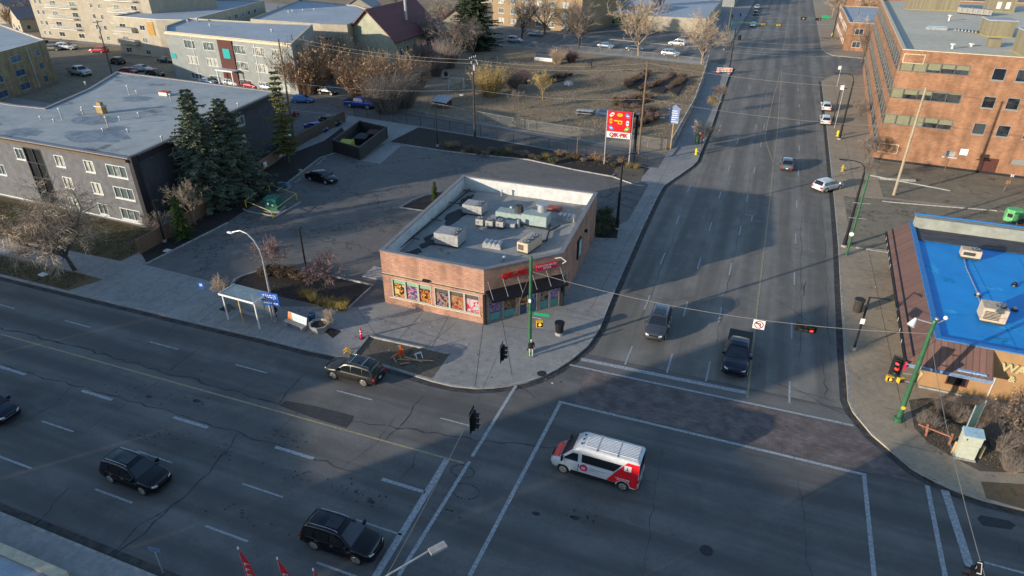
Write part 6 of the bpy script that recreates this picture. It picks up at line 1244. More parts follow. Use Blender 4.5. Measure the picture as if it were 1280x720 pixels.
# ---------------------------------------------------------------- signals
def signal_head(r, o, face, m=M_black, lit='r', s=1.0, horizontal=False, backplate=True, world=False):
    """three lens signal; face = unit direction it looks at"""
    f = Vector((face[0],face[1],0)).normalized(); e = Vector((-f.y,f.x,0)); rz = math.atan2(e.y, e.x); o = Vector(o)
    up_ = e if horizontal else Vector((0,0,1)); sx, sz = ((1.15,.42) if horizontal else (.40,1.15)); h = MB().cbox(o, sx*s, .26*s, sz*s, rz).build('signal_head', m, r, world=world, bevel=.03)
    if backplate: q = o-f*.06; (MB().cbox(q, (sx+.28)*s, .03, (sz+.28)*s, rz)).build('backplate', M_black, r, world=world)
    for i in range(3):
        c = o+up_*((1-i)*.36*s)*(1 if not horizontal else 1)+f*.14*s; mm = M_redlamp if (lit == 'r' and i == 0) else (M_amber if (lit == 'y' and i == 1) else (M_off if i < 2 else M_offg))
        MB().cyl(c, c+f*.02, .13*s, .13*s, 14).build('lens', mm, h, world=world); v = MB(); 
        for k in range(6): a0 = math.pi*k/6; a1 = math.pi*(k+1)/6; side_ = e; p0 = c+(side_*math.cos(a0)+Vector((0,0,1))*math.sin(a0))*.15*s; p1 = c+(side_*math.cos(a1)+Vector((0,0,1))*math.sin(a1))*.15*s; v.add([p0,p1,p1+f*.24*s,p0+f*.24*s],[(0,1,2,3),(3,2,1,0)])
        v.build('visor', M_black, h, world=world)
    return h
def ped_head(r, o, face, s=1.0, dark=False):
    f = Vector((face[0],face[1],0)).normalized(); e = Vector((-f.y,f.x,0)); rz = math.atan2(e.y,e.x); o = Vector(o); h = MB().cbox(o,.46*s,.3*s,.46*s,rz).build('pedestrian_signal', M_yel, r, world=False, bevel=.03); q = o+f*.16*s; MB().cbox(q,.36*s,.02,.34*s,rz).build('lens', M_off if dark else M_black, h, world=False)
    m = MB(); c = q+f*.012; 
    if not dark:
        m.cbox(c+Vector((0,0,-.03)),.13*s,.01,.12*s,rz); 
        for i in range(4): m.cbox(c+e*(i-1.5)*.035*s+Vector((0,0,.07*s)),.02*s,.01,.12*s,rz)
        m.cbox(c+e*.1*s,.03*s,.01,.08*s,rz); m.build('hand_symbol', M_amber, h, world=False)
    return h
# centre pole in front of the store
GPc = g(662,441,ZB); r = root('signal_pole', GPc, 'green signal pole in front of the store entrance', 'signal pole', 'green signal poles')
MB().cyl((0,0,0),(0,0,.35),.3,.26,12).cyl((0,0,.3),(0,0,9.0),.155,.12,12).build('pole', M_green, r, world=False, smooth=40); MB().cyl((0,0,9.0),(0,0,9.15),.15,.1,10).build('cap', M_green, r, world=False); MB().cbox((0,-.15,5.2),.2,.1,.3).build('junction_box', M_lit, r, world=False)
MB().bar((0,0,3.6),(.9,.1,3.55),.06,.06).build('bracket', M_metal, r, world=False); ped_head(r,(.85,-.05,3.15),(.35,-.9),1.25); s_ = MB().cbox((.95,.1,3.95),1.3,.04,.26,R(6)).build('street_name_sign', M_signgreen, r, world=False); MB().cbox((.8,.072,3.95),.5,.012,.1,R(6)).cbox((1.25,.12,3.95),.16,.012,.1,R(6)).build('lettering', M_lit, s_, world=False)
# east pole at the restaurant corner
GPe = g(1122,526,ZB); r = root('signal_pole', GPe, 'thick green signal pole at the corner by the brown awning', 'signal pole', 'green signal poles')
MB().cyl((0,0,0),(0,0,.35),.32,.28,12).cyl((0,0,.3),(0,0,8.5),.18,.135,12).build('pole', M_green, r, world=False, smooth=40); MB().cyl((0,0,8.5),(0,0,8.7),.16,.1,10).build('cap', M_green, r, world=False); MB().bar((0,0,8.3),(.55,.15,8.75),.05,.05).build('bracket', M_metal, r, world=False); MB().sphere((.6,.18,8.9),.15,nu=10,nv=7).build('globe', M_lit, r, world=False, smooth=60)
MB().bar((0,0,8.4),(-1.0,.2,8.45),.06,.06).build('bracket', M_metal, r, world=False); MB().cyl((-1.05,.2,8.5),(-1.3,-.1,8.0),.08,.27,12).build('loudspeaker', M_lit, r, world=False)
for z in (4.95,4.15,3.5): MB().bar((0,0,z),(-1.15,-.05,z),.05,.06).build('bracket', M_metal, r, world=False)
signal_head(r,(-1.25,-.1,4.6),(-.35,-.93),M_black,'r',1.12); MB().cyl((-1.25,-.26,4.58),(-1.25,-.30,4.58),.14,.14,12).build('lens', M_redlamp, r, world=False); ped_head(r,(-1.42,-.1,3.55),(.1,-1),1.0); ped_head(r,(-.75,-.1,3.6),(.5,-.86),.95,True)
MB().cyl((0,-.17,1.35),(0,-.22,1.35),.15,.15,10).build('push_button', M_yel, r, world=False); MB().cbox((.3,.12,4.0),.1,.3,1.1,R(30),R(20)).build('sign_back', M_woodl, r, world=False)
# pole farther north on the east kerb
c = g(1058,319,ZB); r = root('signal_pole', c, 'slim green pole with crossbars beside the black lamp at the right kerb', 'signal pole', 'green signal poles'); MB().cyl((0,0,0),(0,0,9.4),.13,.10,10).build('pole', M_green, r, world=False, smooth=40)
for z in (6.1,4.4): MB().bar((-.8,-.1,z),(.9,.1,z),.05,.05).build('crossarm', M_metal, r, world=False)
MB().cyl((-.1,-.2,2.6),(-.1,-.24,2.6),.24,.24,14).build('round_sign', M_lit, r, world=False); MB().bar((0,0,9.2),(7.2,-1.2,8.9),.06,.1).build('mast_arm', M_kerb, r, world=False)
# span wires with hanging signals
wS = (GPc.x,GPc.y,7.95); wE = (GPe.x,GPe.y,7.75); wire('span_wire', wS, wE, 1.1, 'span wire between the two green signal poles carrying the turn sign', .022)
SWp = (-11.2,13.4,8.3); wire('span_wire', wS, SWp, 1.3, 'span wire from the store pole down over the left crosswalk', .018)
SEp = (12.4,13.6,8.3); wire('span_wire', wE, SEp, 1.3, 'span wire from the restaurant pole to the bottom right corner', .018)
def on_span(a, b, sag, t): a = Vector(a); b = Vector(b); return a.lerp(b, t)-Vector((0,0,4*sag*t*(1-t)))
def hang(a, b, sag, t, drop, name, label, horizontal=False, face=(0,-1), lit='r', s=1.0, m=M_black):
    p = on_span(a,b,sag,t); r = root(name, (p.x,p.y,p.z-drop), label, 'traffic signal', 'traffic signals hanging over the crossing'); MB().cyl((0,0,.2 if horizontal else .5),(0,0,drop),.02,.02,5).build('hanger', M_wire, r, world=False); signal_head(r,(0,0,0),face,m,lit,s,horizontal); return r
hang(wS,wE,1.1,.73,.28,'traffic_signal','horizontal three lens signal showing red on the span wire',True,(0,-1),'r',1.0)
M_dkyel = mat('dull_black', (.02,.02,.02)); hang(wS,SWp,1.3,.30,.7,'traffic_signal','black signal hanging edge on above the pavement by the store',False,(1,.1),'n',1.0); hang(wS,SWp,1.3,.535,.7,'traffic_signal','black signal hanging edge on above the left crosswalk',False,(1,.1),'n',1.15)
hang(wE,SEp,1.3,.60,1.2,'traffic_signal','black signal below a diamond sign at the bottom right corner',False,(-1,.1),'n',1.1)
p = on_span(wE,SEp,1.3,.60); r = root('hanging_sign', p, 'small dark diamond sign seen from the side over the bottom right lane', 'sign'); MB().cbox((0,-.3,-.2),.04,.62,.62,0,R(45)).build('plate', M_black, r, world=False); MB().cbox((-.03,-.3,-.2),.01,.5,.5,0,R(45)).build('border', M_lit, r, world=False); MB().cbox((-.045,-.3,-.2),.01,.42,.42,0,R(45)).build('face', M_black, r, world=False)
p = on_span(wS,wE,1.1,.618); r = root('turn_sign', (p.x,p.y,p.z-.42), 'white no left turn sign with black ring hanging on the span wire', 'sign'); s_ = MB().cbox((0,0,0),.82,.03,.74).build('plate', M_lit, r, world=False); MB().bar((-.25,0,.3),(-.25,0,.5),.02,.02).bar((.25,0,.3),(.25,0,.5),.02,.02).build('clip', M_wire, r, world=False)
m = MB()
for i in range(20): a0 = 2*math.pi*i/20; a1 = 2*math.pi*(i+1)/20; m.bar((.29*math.cos(a0),-.025,.29*math.sin(a0)),(.29*math.cos(a1),-.025,.29*math.sin(a1)),.015,.055)
m.bar((-.2,-.028,.2),(.2,-.028,-.2),.015,.05); m.build('prohibition_ring', mat('sign_dark_red',(.28,.01,.01)), s_, world=False); m = MB(); m.bar((.1,-.022,-.17),(.1,-.022,.1),.012,.06); m.bar((.1,-.022,.1),(-.14,-.022,.1),.012,.06); m.add([(-.24,-.03,.1),(-.12,-.03,.2),(-.12,-.03,0)],[(0,1,2),(2,1,0)]); m.build('arrow', M_black, s_, world=False)
# far mast arms
def mast(px, py, h, x1, labs, label, sigs, m=M_green):
    c = g(px, py, ZB); r = root('mast_arm_signal', c, label, 'signal mast', 'green signal masts at the far crossing'); MB().cyl((0,0,0),(0,0,h+.6),.16,.12,10).build('pole', m, r, world=False); MB().bar((0,0,h),(x1-c.x,.2,h+.3),.12,.16).build('mast_arm', m, r, world=False)
    for (sx, col, lit, hz) in sigs: signal_head(r,(sx-c.x,-.3,h),(0,-1),col,lit,1.15,True)
    return r
mast(911,55,6,.2,None,'green mast with two yellow signals reaching from the left at the far crossing',[(-4.6,M_yel,'n',1),(-.4,M_yel,'n',1)]); r = mast(1062,52,6,5.8,None,'green mast with two signals and a street name sign at the far crossing',[(6.4,M_black,'y',1),(10.6,M_black,'r',1)])
MB().cbox((12.6-r.location.x,-.2,6.7),2.2,.06,.8).build('street_name_sign', M_signgreen, r, world=False)
# ---------------------------------------------------------------- store sign on posts
r = root('store_pylon_sign', (-19.3,94,ZB), 'red store sign with coloured ovals above a white name panel', 'sign'); c0x = -1.75; c1x = 1.75
fr = MB(); [fr.cyl((x,.0,0),(x,0,8.1),.09,.09,8) for x in (c0x-.12,c1x+.12)]; fr.build('post', M_unit, r, world=False)
pan = MB().box(c0x,c1x,-.22,.22,5.15,8.1).build('red_panel', M_red, r, world=False, bevel=.03); nam = MB().box(c0x,c1x,-.2,.2,4.2,5.08).build('name_panel', M_lit, r, world=False, bevel=.03)
cols = {'w':M_lit,'y':mat('oval_yellow',(.8,.5,.02)),'b':mat('oval_blue',(.03,.2,.6)),'o':mat('oval_orange',(.75,.35,.02)),'g':mat('oval_green',(.08,.42,.04)),'s':mat('oval_silver',(.62,.6,.62))}
for x, z, cc, rot in ((-1.15,7.6,'w',40),(0,7.62,'y',0),(1.15,7.55,'b',-45),(-1.25,6.65,'o',90),(1.2,6.5,'s',90),(-1.15,5.65,'b',-40),(1.15,5.65,'g',35)):
    M_ = [(x+.40*math.cos(t)*math.cos(R(rot))-.23*math.sin(t)*math.sin(R(rot)), z+.40*math.cos(t)*math.sin(R(rot))+.23*math.sin(t)*math.cos(R(rot))) for t in [2*math.pi*i/20 for i in range(20)]]
    o_ = MB().add([(a,-.24,b) for a,b in M_]+[(a,-.215,b) for a,b in M_], [tuple(range(20)), tuple(reversed(range(20,40)))]+[(i,(i+1)%20,20+(i+1)%20,20+i) for i in range(20)]).build('oval', cols[cc], pan, world=False)
    MB().cbox((x,-.25,z),.40,.015,.12,0).build('oval_mark', M_red if cc in 'wyos' else M_lit, o_, world=False); o_.children[0].rotation_euler = (0,0,0)
q = MB(); q.cbox((.1,-.24,6.55),.62,.03,.5); q.cbox((-.45,-.24,6.75),.7,.03,.16); q.cbox((.1,-.24,6.55),.1,.03,.1); q.build('pointing_hand', cols['y'], pan, world=False); MB().cbox((.1,-.262,6.52),.38,.02,.26).build('hand_palm', M_red, pan, world=False)
textmesh('QIK·PIK', .80, mat('name_red',(.30,.008,.012)), None, (0,0,0), (1,0,0), (0,0,1), bold=.035).name = 'tmp_name'; t_ = bpy.data.objects['tmp_name']; t_.parent = nam; t_.matrix_local = Matrix.Translation((0,-.215,4.63)); t_.name = 'name_lettering'
r = root('black_utility_column', (-17.1,95.8,ZB), 'thick black column right beside the red store sign', 'column'); MB().cyl((0,0,0),(0,0,7.4),.24,.2,12).build('pole', M_black, r, world=False); MB().cyl((0,0,7.4),(0,0,7.6),.3,.3,12).build('cap', M_metal, r, world=False)
# arrow topped sign in the garden
c = g(838,186,ZB); r = root('arrow_sign', c, 'blue grey house shaped sign on a timber post at the end of the white wall', 'sign'); MB().box(-.07,.07,-.07,.07,0,4.6).build('post', M_woodl, r, world=False)
s_ = MB().add([(x,y,z) for y in (-.09,-.04) for x, z in ((-.75,4.1),(.75,4.1),(.75,6.3),(1.05,6.3),(0,7.1),(-1.05,6.3),(-.75,6.3))], [(0,1,2,3,4,5,6),(13,12,11,10,9,8,7)]+[(i,(i+1)%7,7+(i+1)%7,7+i) for i in range(7)]).build('panel', mat('faded_blue',(.17,.22,.38),var=.1), r, world=False)
q = MB(); random.seed(2); [q.cbox((random.uniform(-.08,.08),-.105,4.4+k*.34),random.uniform(.7,1.2),.015,.13) for k in range(6)]; q.build('lettering', M_lit, s_, world=False)
# ---------------------------------------------------------------- bus stop furniture
M_sglass = mat('shelter_glass', (.25,.28,.27), rough=.1, trans=.72, var=.02)
c = g(313,400,ZB); r = root('bus_shelter', c, 'glass bus shelter with flat white framed roof on the pavement', 'bus shelter', None, R(-3))
W_, D_, H_ = 3.7, 1.6, 2.75
MB().box(-W_/2-.15,W_/2+.15,-D_/2-.2,D_/2+.15,H_,H_+.12).build('roof', mat('shelter_roof',(.22,.30,.34),trans=.35,var=.1), r, world=False); MB().box(-W_/2-.2,W_/2+.2,-D_/2-.26,-D_/2-.2,H_-.03,H_+.16).box(-W_/2-.2,-W_/2-.15,-D_/2-.2,D_/2+.15,H_-.03,H_+.16).box(W_/2+.15,W_/2+.2,-D_/2-.2,D_/2+.15,H_-.03,H_+.16).build('roof_edge', M_lit, r, world=False)
for x in (-W_/2,0,W_/2):
    for y in (-D_/2,D_/2): MB().box(x-.05,x+.05,y-.05,y+.05,0,H_).build('post', M_woodl if x == 0 and y < 0 else M_lit, r, world=False)
MB().box(-W_/2+.06,W_/2-.06,D_/2-.015,D_/2+.015,.25,2.5).build('back_panel', M_sglass, r, world=False)
for x in (-W_/2,W_/2): MB().box(x-.015,x+.015,-D_/2+.06,D_/2-.06,.25,2.5).build('side_panel', M_sglass, r, world=False)
MB().box(-1.4,1.4,.2,.6,.42,.47).box(-1.3,-1.22,.25,.55,0,.42).box(1.22,1.3,.25,.55,0,.42).build('seat', M_unit, r, world=False)
c = g(371,409,ZB); r = root('bus_bench', c, 'concrete bench with a white advertising backrest and orange corner', 'bench', None, R(-9))
for x in (-.95,.95): MB().box(x-.1,x+.1,-.35,.25,0,.42).build('leg', M_kerb, r, world=False, bevel=.02)
MB().box(-1.25,1.25,-.35,.12,.42,.50).build('seat', M_kerb, r, world=False, bevel=.02); b = MB().add([(-1.15,.12,.5),(1.15,.12,.5),(1.15,.30,1.15),(-1.15,.30,1.15),(-1.15,.18,.5),(1.15,.18,.5),(1.15,.36,1.15),(-1.15,.36,1.15)],[(0,1,2,3),(7,6,5,4),(3,2,6,7),(0,3,7,4),(1,5,6,2)]).build('backrest', M_lit, r, world=False)
MB().add([(-1.13,.10,.52),(-.55,.10,.52),(-.75,.285,1.14),(-1.13,.285,1.14)],[(0,1,2,3)]).build('advert_corner', mat('advert_orange',(.7,.22,.08)), b, world=False); MB().add([(-.45,.14,.68),(.8,.14,.68),(.8,.205,.9),(-.45,.205,.9)],[(0,1,2,3)]).build('advert_lettering', mat('advert_grey',(.4,.55,.5)), b, world=False)
c = g(400,413,ZB); r = root('concrete_planter', c, 'octagonal concrete planter with dark soil beside the bench', 'planter'); oc = [(math.cos(math.pi*(i+.5)/4),math.sin(math.pi*(i+.5)/4)) for i in range(8)]
m = MB(); A = [(x*.62,y*.62,0) for x,y in oc]; B = [(x*.95,y*.95,.75) for x,y in oc]; C_ = [(x*.78,y*.78,.75) for x,y in oc]; D_ = [(x*.74,y*.74,.6) for x,y in oc]; m.add(A+B+C_+D_, [(i,(i+1)%8,8+(i+1)%8,8+i) for i in range(8)]+[(8+i,8+(i+1)%8,16+(i+1)%8,16+i) for i in range(8)]+[(16+i,16+(i+1)%8,24+(i+1)%8,24+i) for i in range(8)]); m.build('bowl', M_kerb, r, world=False); MB().sheet([(x*.75,y*.75) for x,y in oc], .61).build('soil', M_mulch, r, world=False)
def bin_(px, py, m, label, h=1.05, r0=.33, base=False):
    c = g(px,py,ZB); r = root('litter_bin', c, label, 'litter bin', 'litter bins'); 
    if base: MB().cyl((0,0,0),(0,0,.28),.36,.36,14).build('base', M_kerb, r, world=False)
    MB().cyl((0,0,.28 if base else 0),(0,0,h),r0*.85,r0,16).build('drum', m, r, world=False, smooth=40); MB().cyl((0,0,h),(0,0,h+.16),r0*1.12,r0*1.12,16).build('rim', m, r, world=False); MB().cyl((0,0,h+.161),(0,0,h+.165),r0*.6,r0*.6,12).build('opening', M_black, r, world=False)
bin_(391,404,mat('bin_blue',(.03,.07,.14)),'dark blue litter bin behind the octagonal planter',.9); bin_(699,418,M_black,'black litter bin with pale base alone near the store corner kerb',1.1,.4,True); bin_(1071,389,mat('bin_bronze',(.04,.035,.03)),'dark round litter bin beside the short black lamp',1.15,.42); bin_(871,180,mat('bin_green',(.02,.07,.04)),'dark green bin beside the yellow hydrant on the far left pavement',1.3,.42); bin_(924,50,M_black,'black bin at the far left crossing',1.3,.5)
c = g(260,383,ZB); r = root('bus_stop_sign', c, 'small blue bus stop sign on a thin post left of the shelter', 'sign'); MB().cyl((0,0,0),(-.1,0,2.6),.035,.035,6).build('post', M_metal, r, world=False); MB().cbox((-.1,-.05,2.3),.5,.03,.65,R(20)).build('plate', M_signblue, r, world=False); MB().cbox((-.1,-.075,2.35),.26,.02,.25,R(20)).build('bus_mark', M_lit, r, world=False)
c = g(204,716,ZB); r = root('parking_sign', c, 'thin post with small blue grey plate at the bottom left pavement edge', 'sign'); MB().cyl((0,0,0),(0,0,1.9),.03,.03,6).build('post', M_metal, r, world=False); MB().cbox((0,0,1.9),.7,.05,.32,R(10)).build('plate', mat('plate_slate',(.12,.18,.26)), r, world=False)
# hydrants
def hydrant(px, py, label, m=M_hyd):
    c = g(px,py,ZB); r = root('fire_hydrant', c, label, 'hydrant', 'fire hydrants'); MB().cyl((0,0,0),(0,0,.12),.28,.28,10).cyl((0,0,.1),(0,0,.75),.17,.15,10).cyl((0,0,.7),(0,0,.8),.22,.22,10).build('barrel', m, r, world=False); MB().sphere((0,0,.82),.19,.19,.16,10,6).build('bonnet', m, r, world=False, smooth=50); MB().cyl((-.3,0,.52),(.3,0,.52),.08,.08,8).build('outlet', m, r, world=False)
hydrant(870,193,'bright yellow hydrant at the kerb bend on the left pavement'); hydrant(1047,170,'yellow hydrant at the foot of the lamp by the parked white cars'); hydrant(1053,214,'dull ochre hydrant on the right pavement above the turning white car', mat('hydrant_ochre',(.38,.28,.07))); hydrant(1040,45,'yellow hydrant at the far right crossing'); hydrant(1058,12,'yellow bollard block beside the far right poles')
# ---------------------------------------------------------------- building site bits
def delineator(px, py, label, m=None):
    c = g(px,py,ZB); r = root('traffic_delineator', c, label, 'delineator'); MB().cyl((0,0,0),(0,0,.06),.22,.2,10).build('base', M_black, r, world=False); MB().cyl((0,0,.05),(0,0,1.05),.11,.06,10).build('post', m or M_pink, r, world=False)
    for z in (.5,.75): MB().cyl((0,0,z),(0,0,z+.1),.1,.09,10).build('reflective_band', M_lit, r, world=False)
delineator(452,423,'pink red delineator post with white bands at the dirt patch corner'); delineator(559,447,'hidden') if False else None
def asaw(px, py, rz, label, m, s=1.0):
    c = g(px,py,ZB+.01); r = root('folding_barrier', c, label, 'barrier', None, R(rz)); 
    for y in (-.35,.35): MB().bar((-.5*s,y*s,0),(0,y*s,.55*s),.08,.06).bar((.5*s,y*s,0),(0,y*s,.55*s),.08,.06).build('leg', m, r, world=False)
    MB().bar((0,-.4*s,.55*s),(0,.4*s,.55*s),.12,.07).build('rail', m, r, world=False)
asaw(434,440,35,'small yellow folding barrier lying on the pavement left of the dirt patch',M_yel,.6); asaw(495,449,-20,'bare timber trestle left of the orange netting',M_woodl,.8); asaw(523,446,-40,'white folding barrier on the right side of the dirt patch',M_wwhite,.7)
c = g(501,447,ZB); r = root('orange_barrier', c, 'crumpled orange netting on a stake in the dirt patch', 'barrier'); MB().cyl((0,0,0),(0,.1,1.2),.05,.04,6).build('stake', M_ora, r, world=False); m = MB(); random.seed(4); P = [(random.uniform(-.35,.35),random.uniform(-.3,.3),random.uniform(.05,.95)) for _ in range(26)]
for i in range(24): m.add([P[i],P[(i+5)%26],P[(i+9)%26]],[(0,1,2),(2,1,0)])
m.build('netting', M_ora, r, world=False)
for k,(a,b,l) in enumerate((((497,449),(542,451),'long pale plank lying across the dirt patch'),((500,455),(512,453),'short red and white board beside the orange netting'),((505,446),(528,452),'short plank crossing the long one in the dirt patch'))):
    p, q = g(*a,ZB+.08+k*.05), g(*b,ZB+.08+k*.05); o = MB().bar(p, q, .14, .05).build('timber_plank', [M_woodl, mat('faded_red_board',(.45,.18,.12)), M_woodl][k], None); tag(o, l, 'plank')
c = g(905,92,ZB); r = root('road_barricade', c, 'orange and white striped barricade at the lamp foot beyond the left pavement', 'barricade', None, R(10)); M_ostr = stripe_mat('barricade_stripes', (.75,.22,.05), (.7,.68,.62), .35, axis=0, duty=.5)
for z in (.45,.8,1.15): MB().box(-1.8,1.8,-.03,.03,z,z+.22).build('board', M_ostr, r, world=False)
for x in (-1.3,1.3): MB().bar((x,-.5,0),(x,0,1.3),.07,.07).bar((x,.5,0),(x,0,1.3),.07,.07).build('leg', M_ora, r, world=False)
MB().box(-3,-1.2,-.4,-.34,.3,.5).build('board', M_ostr, r, world=False)
c = g(1270,293,ZB); r = root('road_barricade', c, 'small orange and white barricade behind the blue roof edge', 'barricade', None, R(25)); MB().box(-.5,.5,-.04,.04,.5,1.3).build('board', M_ora, r, world=False); [MB().bar((x,-.4,0),(x,.0,1.5),.06,.06).build('leg', M_lit, r, world=False) for x in (-.45,.45)]; [MB().bar((-.5,-.1,z),(-1.6,-.2,z+.1),.05,.05).build('rail', M_lit, r, world=False) for z in (.5,.8,1.1)]
r.location.z = ZB
# green dumpster
c = g(1264,276,ZB); r = root('recycling_container', c, 'faded green six sided recycling container with dark opening', 'recycling container', None, R(20)); r.scale = (.78,.78,.78); M_dg = mat('container_green', (.12,.36,.15), var=.2, scale=2, rough=.5)
hx = [(1.3*math.cos(math.pi/3*i),1.15*math.sin(math.pi/3*i)) for i in range(6)]; MB().prism(hx,.1,1.75).build('body', M_dg, r, world=False, bevel=.05); MB().prism([(x*.98,y*.98) for x,y in hx],1.76,1.98).build('lid', mat('container_lid',(.13,.46,.17),var=.15), r, world=False, bevel=.05); MB().cbox((-1.0,-.62,1.15),.7,.06,.55,R(-60)).build('opening', M_black, r, world=False)
for i in range(6): MB().bar((hx[i][0]*1.01,hx[i][1]*1.01,.1),(hx[i][0]*1.01,hx[i][1]*1.01,1.75),.08,.08).build('corner_rib', M_dg, r, world=False)
c = g(1278,283,ZB); o = MB().sphere((0,0,.45),.7,.5,.5,10,6).build('rubbish_bag', M_black, None, smooth=60); o.location = c; tag(o, 'black rubbish bag beside the green recycling container', 'bag')
# posts in the office lot
c = g(1175,229,ZB); r = root('lot_sign', c, 'grey sign box on a post before the office wall', 'sign'); MB().cyl((0,0,0),(.05,0,4.0),.06,.06,6).build('post', M_wood, r, world=False); MB().box(-.5,.6,-.1,.1,3.9,4.6).build('box', M_unit, r, world=False); MB().box(-.8,.9,-.15,.15,3.7,3.8).build('tray', M_lit, r, world=False)
c = g(1254,239,ZB); r = root('parking_payment_post', c, 'rusty striped post near the green container', 'post'); MB().cyl((0,0,0),(.5,.2,2.6),.07,.05,6).build('post', M_wood, r, world=False); MB().cbox((.2,.1,1.3),.5,.1,.5).build('plate', mat('rust',(.25,.12,.07)), r, world=False); MB().cbox((.42,.2,2.2),.35,.1,.35).build('plate', M_wwhite, r, world=False)
# white sign letters on stands along the awning edge
for k in range(9):
    y = (51.2,53,54.8,56.6,65.5,67.2,68.9,70.6,72.3)[k]; x = 13.33+(y-48)*.046; o = MB().cbox((0,0,0),.08,.5,.34,0,0).build('fascia_letter', M_lit, None); o.location = (x-.05,y,3.0); tag(o, ['channel letter nearest the red sign on the brown awning edge','second white letter from the red sign','third white letter from the red sign','fourth white letter from the red sign','middle white letter of the awning edge row','sixth white letter from the red sign','seventh white letter from the red sign','eighth white letter from the red sign','northernmost white letter on the awning edge'][k], 'letter', 'white letters along the brown awning edge')
o = MB().box(-.25,.25,-.06,.06,0,.75).build('crimson_sign', M_pink, None, bevel=.02); o.location = (13.1,47.9,2.55); tag(o, 'small crimson sign at the awning corner by the signal head', 'sign')
# corner garden: cabinet, sign, timber rails
c = g(1204,571,ZB); r = root('utility_cabinet', c, 'pale green grey utility cabinet with sloped top in the corner garden', 'utility cabinet', None, R(2)); M_cab = mat('cabinet_beige', (.42,.43,.34), var=.08, rough=.5)
MB().box(-.62,.62,-.4,.4,0,.12).build('plinth', M_kerb, r, world=False); MB().box(-.55,.55,-.32,.32,.1,1.25).build('body', M_cab, r, world=False, bevel=.02); MB().box(-.58,.58,-.35,.33,1.26,2.1).build('upper_cabinet', M_cab, r, world=False, bevel=.02); MB().add([(-.6,-.42,2.1),(.6,-.42,2.1),(.6,.36,2.3),(-.6,.36,2.3),(-.6,-.42,2.03),(.6,-.42,2.03),(.6,.36,2.03),(-.6,.36,2.03)],[(0,1,2,3),(7,6,5,4),(0,4,5,1),(1,5,6,2),(2,6,7,3),(3,7,4,0)]).build('lid', mat('cabinet_lid',(.25,.38,.45)), r, world=False); MB().cbox((-.35,-.37,1.75),.06,.03,.12).build('latch', M_black, r, world=False)
for k,(px,py,l) in enumerate(((1190,566,'short wooden bollard left of the utility cabinet'),(1224,572,'short wooden bollard right of the utility cabinet'))): c = g(px,py,ZB); o = MB().cyl((0,0,0),(.05,.1,.95),.1,.09,8).build('wooden_bollard', M_woodl, None); o.location = c; tag(o, l, 'bollard')
c = g(1207,548,ZB); r = root('garden_sign', c, 'narrow pale green banner sign standing above the corner garden', 'sign', None, R(48)); MB().cyl((-.6,0,0),(-.6,0,3.2),.05,.05,6).cyl((.6,0,0),(.6,0,3.2),.05,.05,6).build('post', M_metal, r, world=False); MB().box(-.6,.6,-.03,.03,.9,3.0).build('panel', mat('banner_green',(.33,.40,.27),var=.12), r, world=False)
r = root('timber_rail', g(1170,550,ZB), 'low rustic timber rail on two crossed posts in the corner garden', 'rail'); o_ = r.location
for a,b in (((1157,545),(1160,530)),((1186,556),(1191,542))): p = g(*a,ZB)-o_; q = g(*b,ZB+.9)-o_; MB().bar(p,q,.12,.12).build('post', mat('red_timber',(.30,.12,.07),var=.2), r, world=False)
MB().bar(g(1148,530,ZB+.6)-o_, g(1189,546,ZB+.7)-o_, .1, .1).build('rail', mat('red_timber',()), r, world=False)
# ---------------------------------------------------------------- store lot: transformer, enclosure, fences
c = g(343,262,ZB); r = root('transformer_box', c, 'dark green transformer box on a concrete pad inside yellow rails', 'transformer', None, R(14)); M_tg = mat('transformer_green', (.015,.12,.085), var=.15, rough=.5)
MB().box(-1.1,1.1,-1.0,1.0,0,.15).build('pad', M_kerb, r, world=False); MB().box(-.85,.85,-.75,.75,.15,1.6).build('cabinet', M_tg, r, world=False, bevel=.04); MB().box(-.9,.9,-.8,.8,1.61,1.72).build('lid', M_tg, r, world=False, bevel=.03); MB().cbox((-.3,-.77,1.1),.2,.02,.28).cbox((.25,-.77,.9),.15,.02,.2).build('warning_label', M_lit, r, world=False)
q = [g(*p,ZB) for p in ((308,259),(341,273),(371,250),(337,238))]; r = root('safety_rail', q[0], 'yellow pipe rail on four posts around the green transformer', 'safety rail'); o_ = q[0]
for p in q: MB().cyl(p-o_, p-o_+Vector((0,0,.95)), .07,.07,8).build('post', M_hyd, r, world=False)
for i in range(4): a,b = q[i]-o_, q[(i+1)%4]-o_; MB().bar(a+Vector((0,0,.9)), b+Vector((0,0,.9)), .055,.055).build('rail', mat('pale_yellow_rail',(.55,.45,.16)), r, world=False)
c = g(355,233,ZB); o = MB().box(-.9,.9,-.4,.4,0,.5).build('covered_crate', mat('tarp_blue',(.12,.22,.36),var=.15), None, bevel=.08); o.location = c; tag(o, 'low light blue covered crate behind the green transformer', 'crate')
M_encl = stripe_mat('enclosure_boards', (.026,.022,.020), (.014,.012,.011), .18, axis=3, duty=.9)
q = [g(418,190,ZB), g(450,200,ZB), g(484,173,ZB), g(451,165,ZB)]; r = root('trash_enclosure', q[0], 'dark timber trash enclosure open to the sky beside the pale pad', 'enclosure')
def plank_wall(a, b, h, t=.1): 
    a = Vector(a); b = Vector(b); e = (b-a).normalized(); n = Vector((-e.y,e.x,0))*t/2; return MB().prism([(a-n).xy,(b-n).xy,(b+n).xy,(a+n).xy], ZB, ZB+h)
for i, nm in enumerate(('front_wall','gate','back_wall','side_wall')): part(nm, plank_wall(q[i], q[(i+1)%4], 1.9), M_encl, r)
for p in q: part('corner_post', MB().box(p.x-.12,p.x+.12,p.y-.12,p.y+.12,ZB,2.12), M_encl, r)
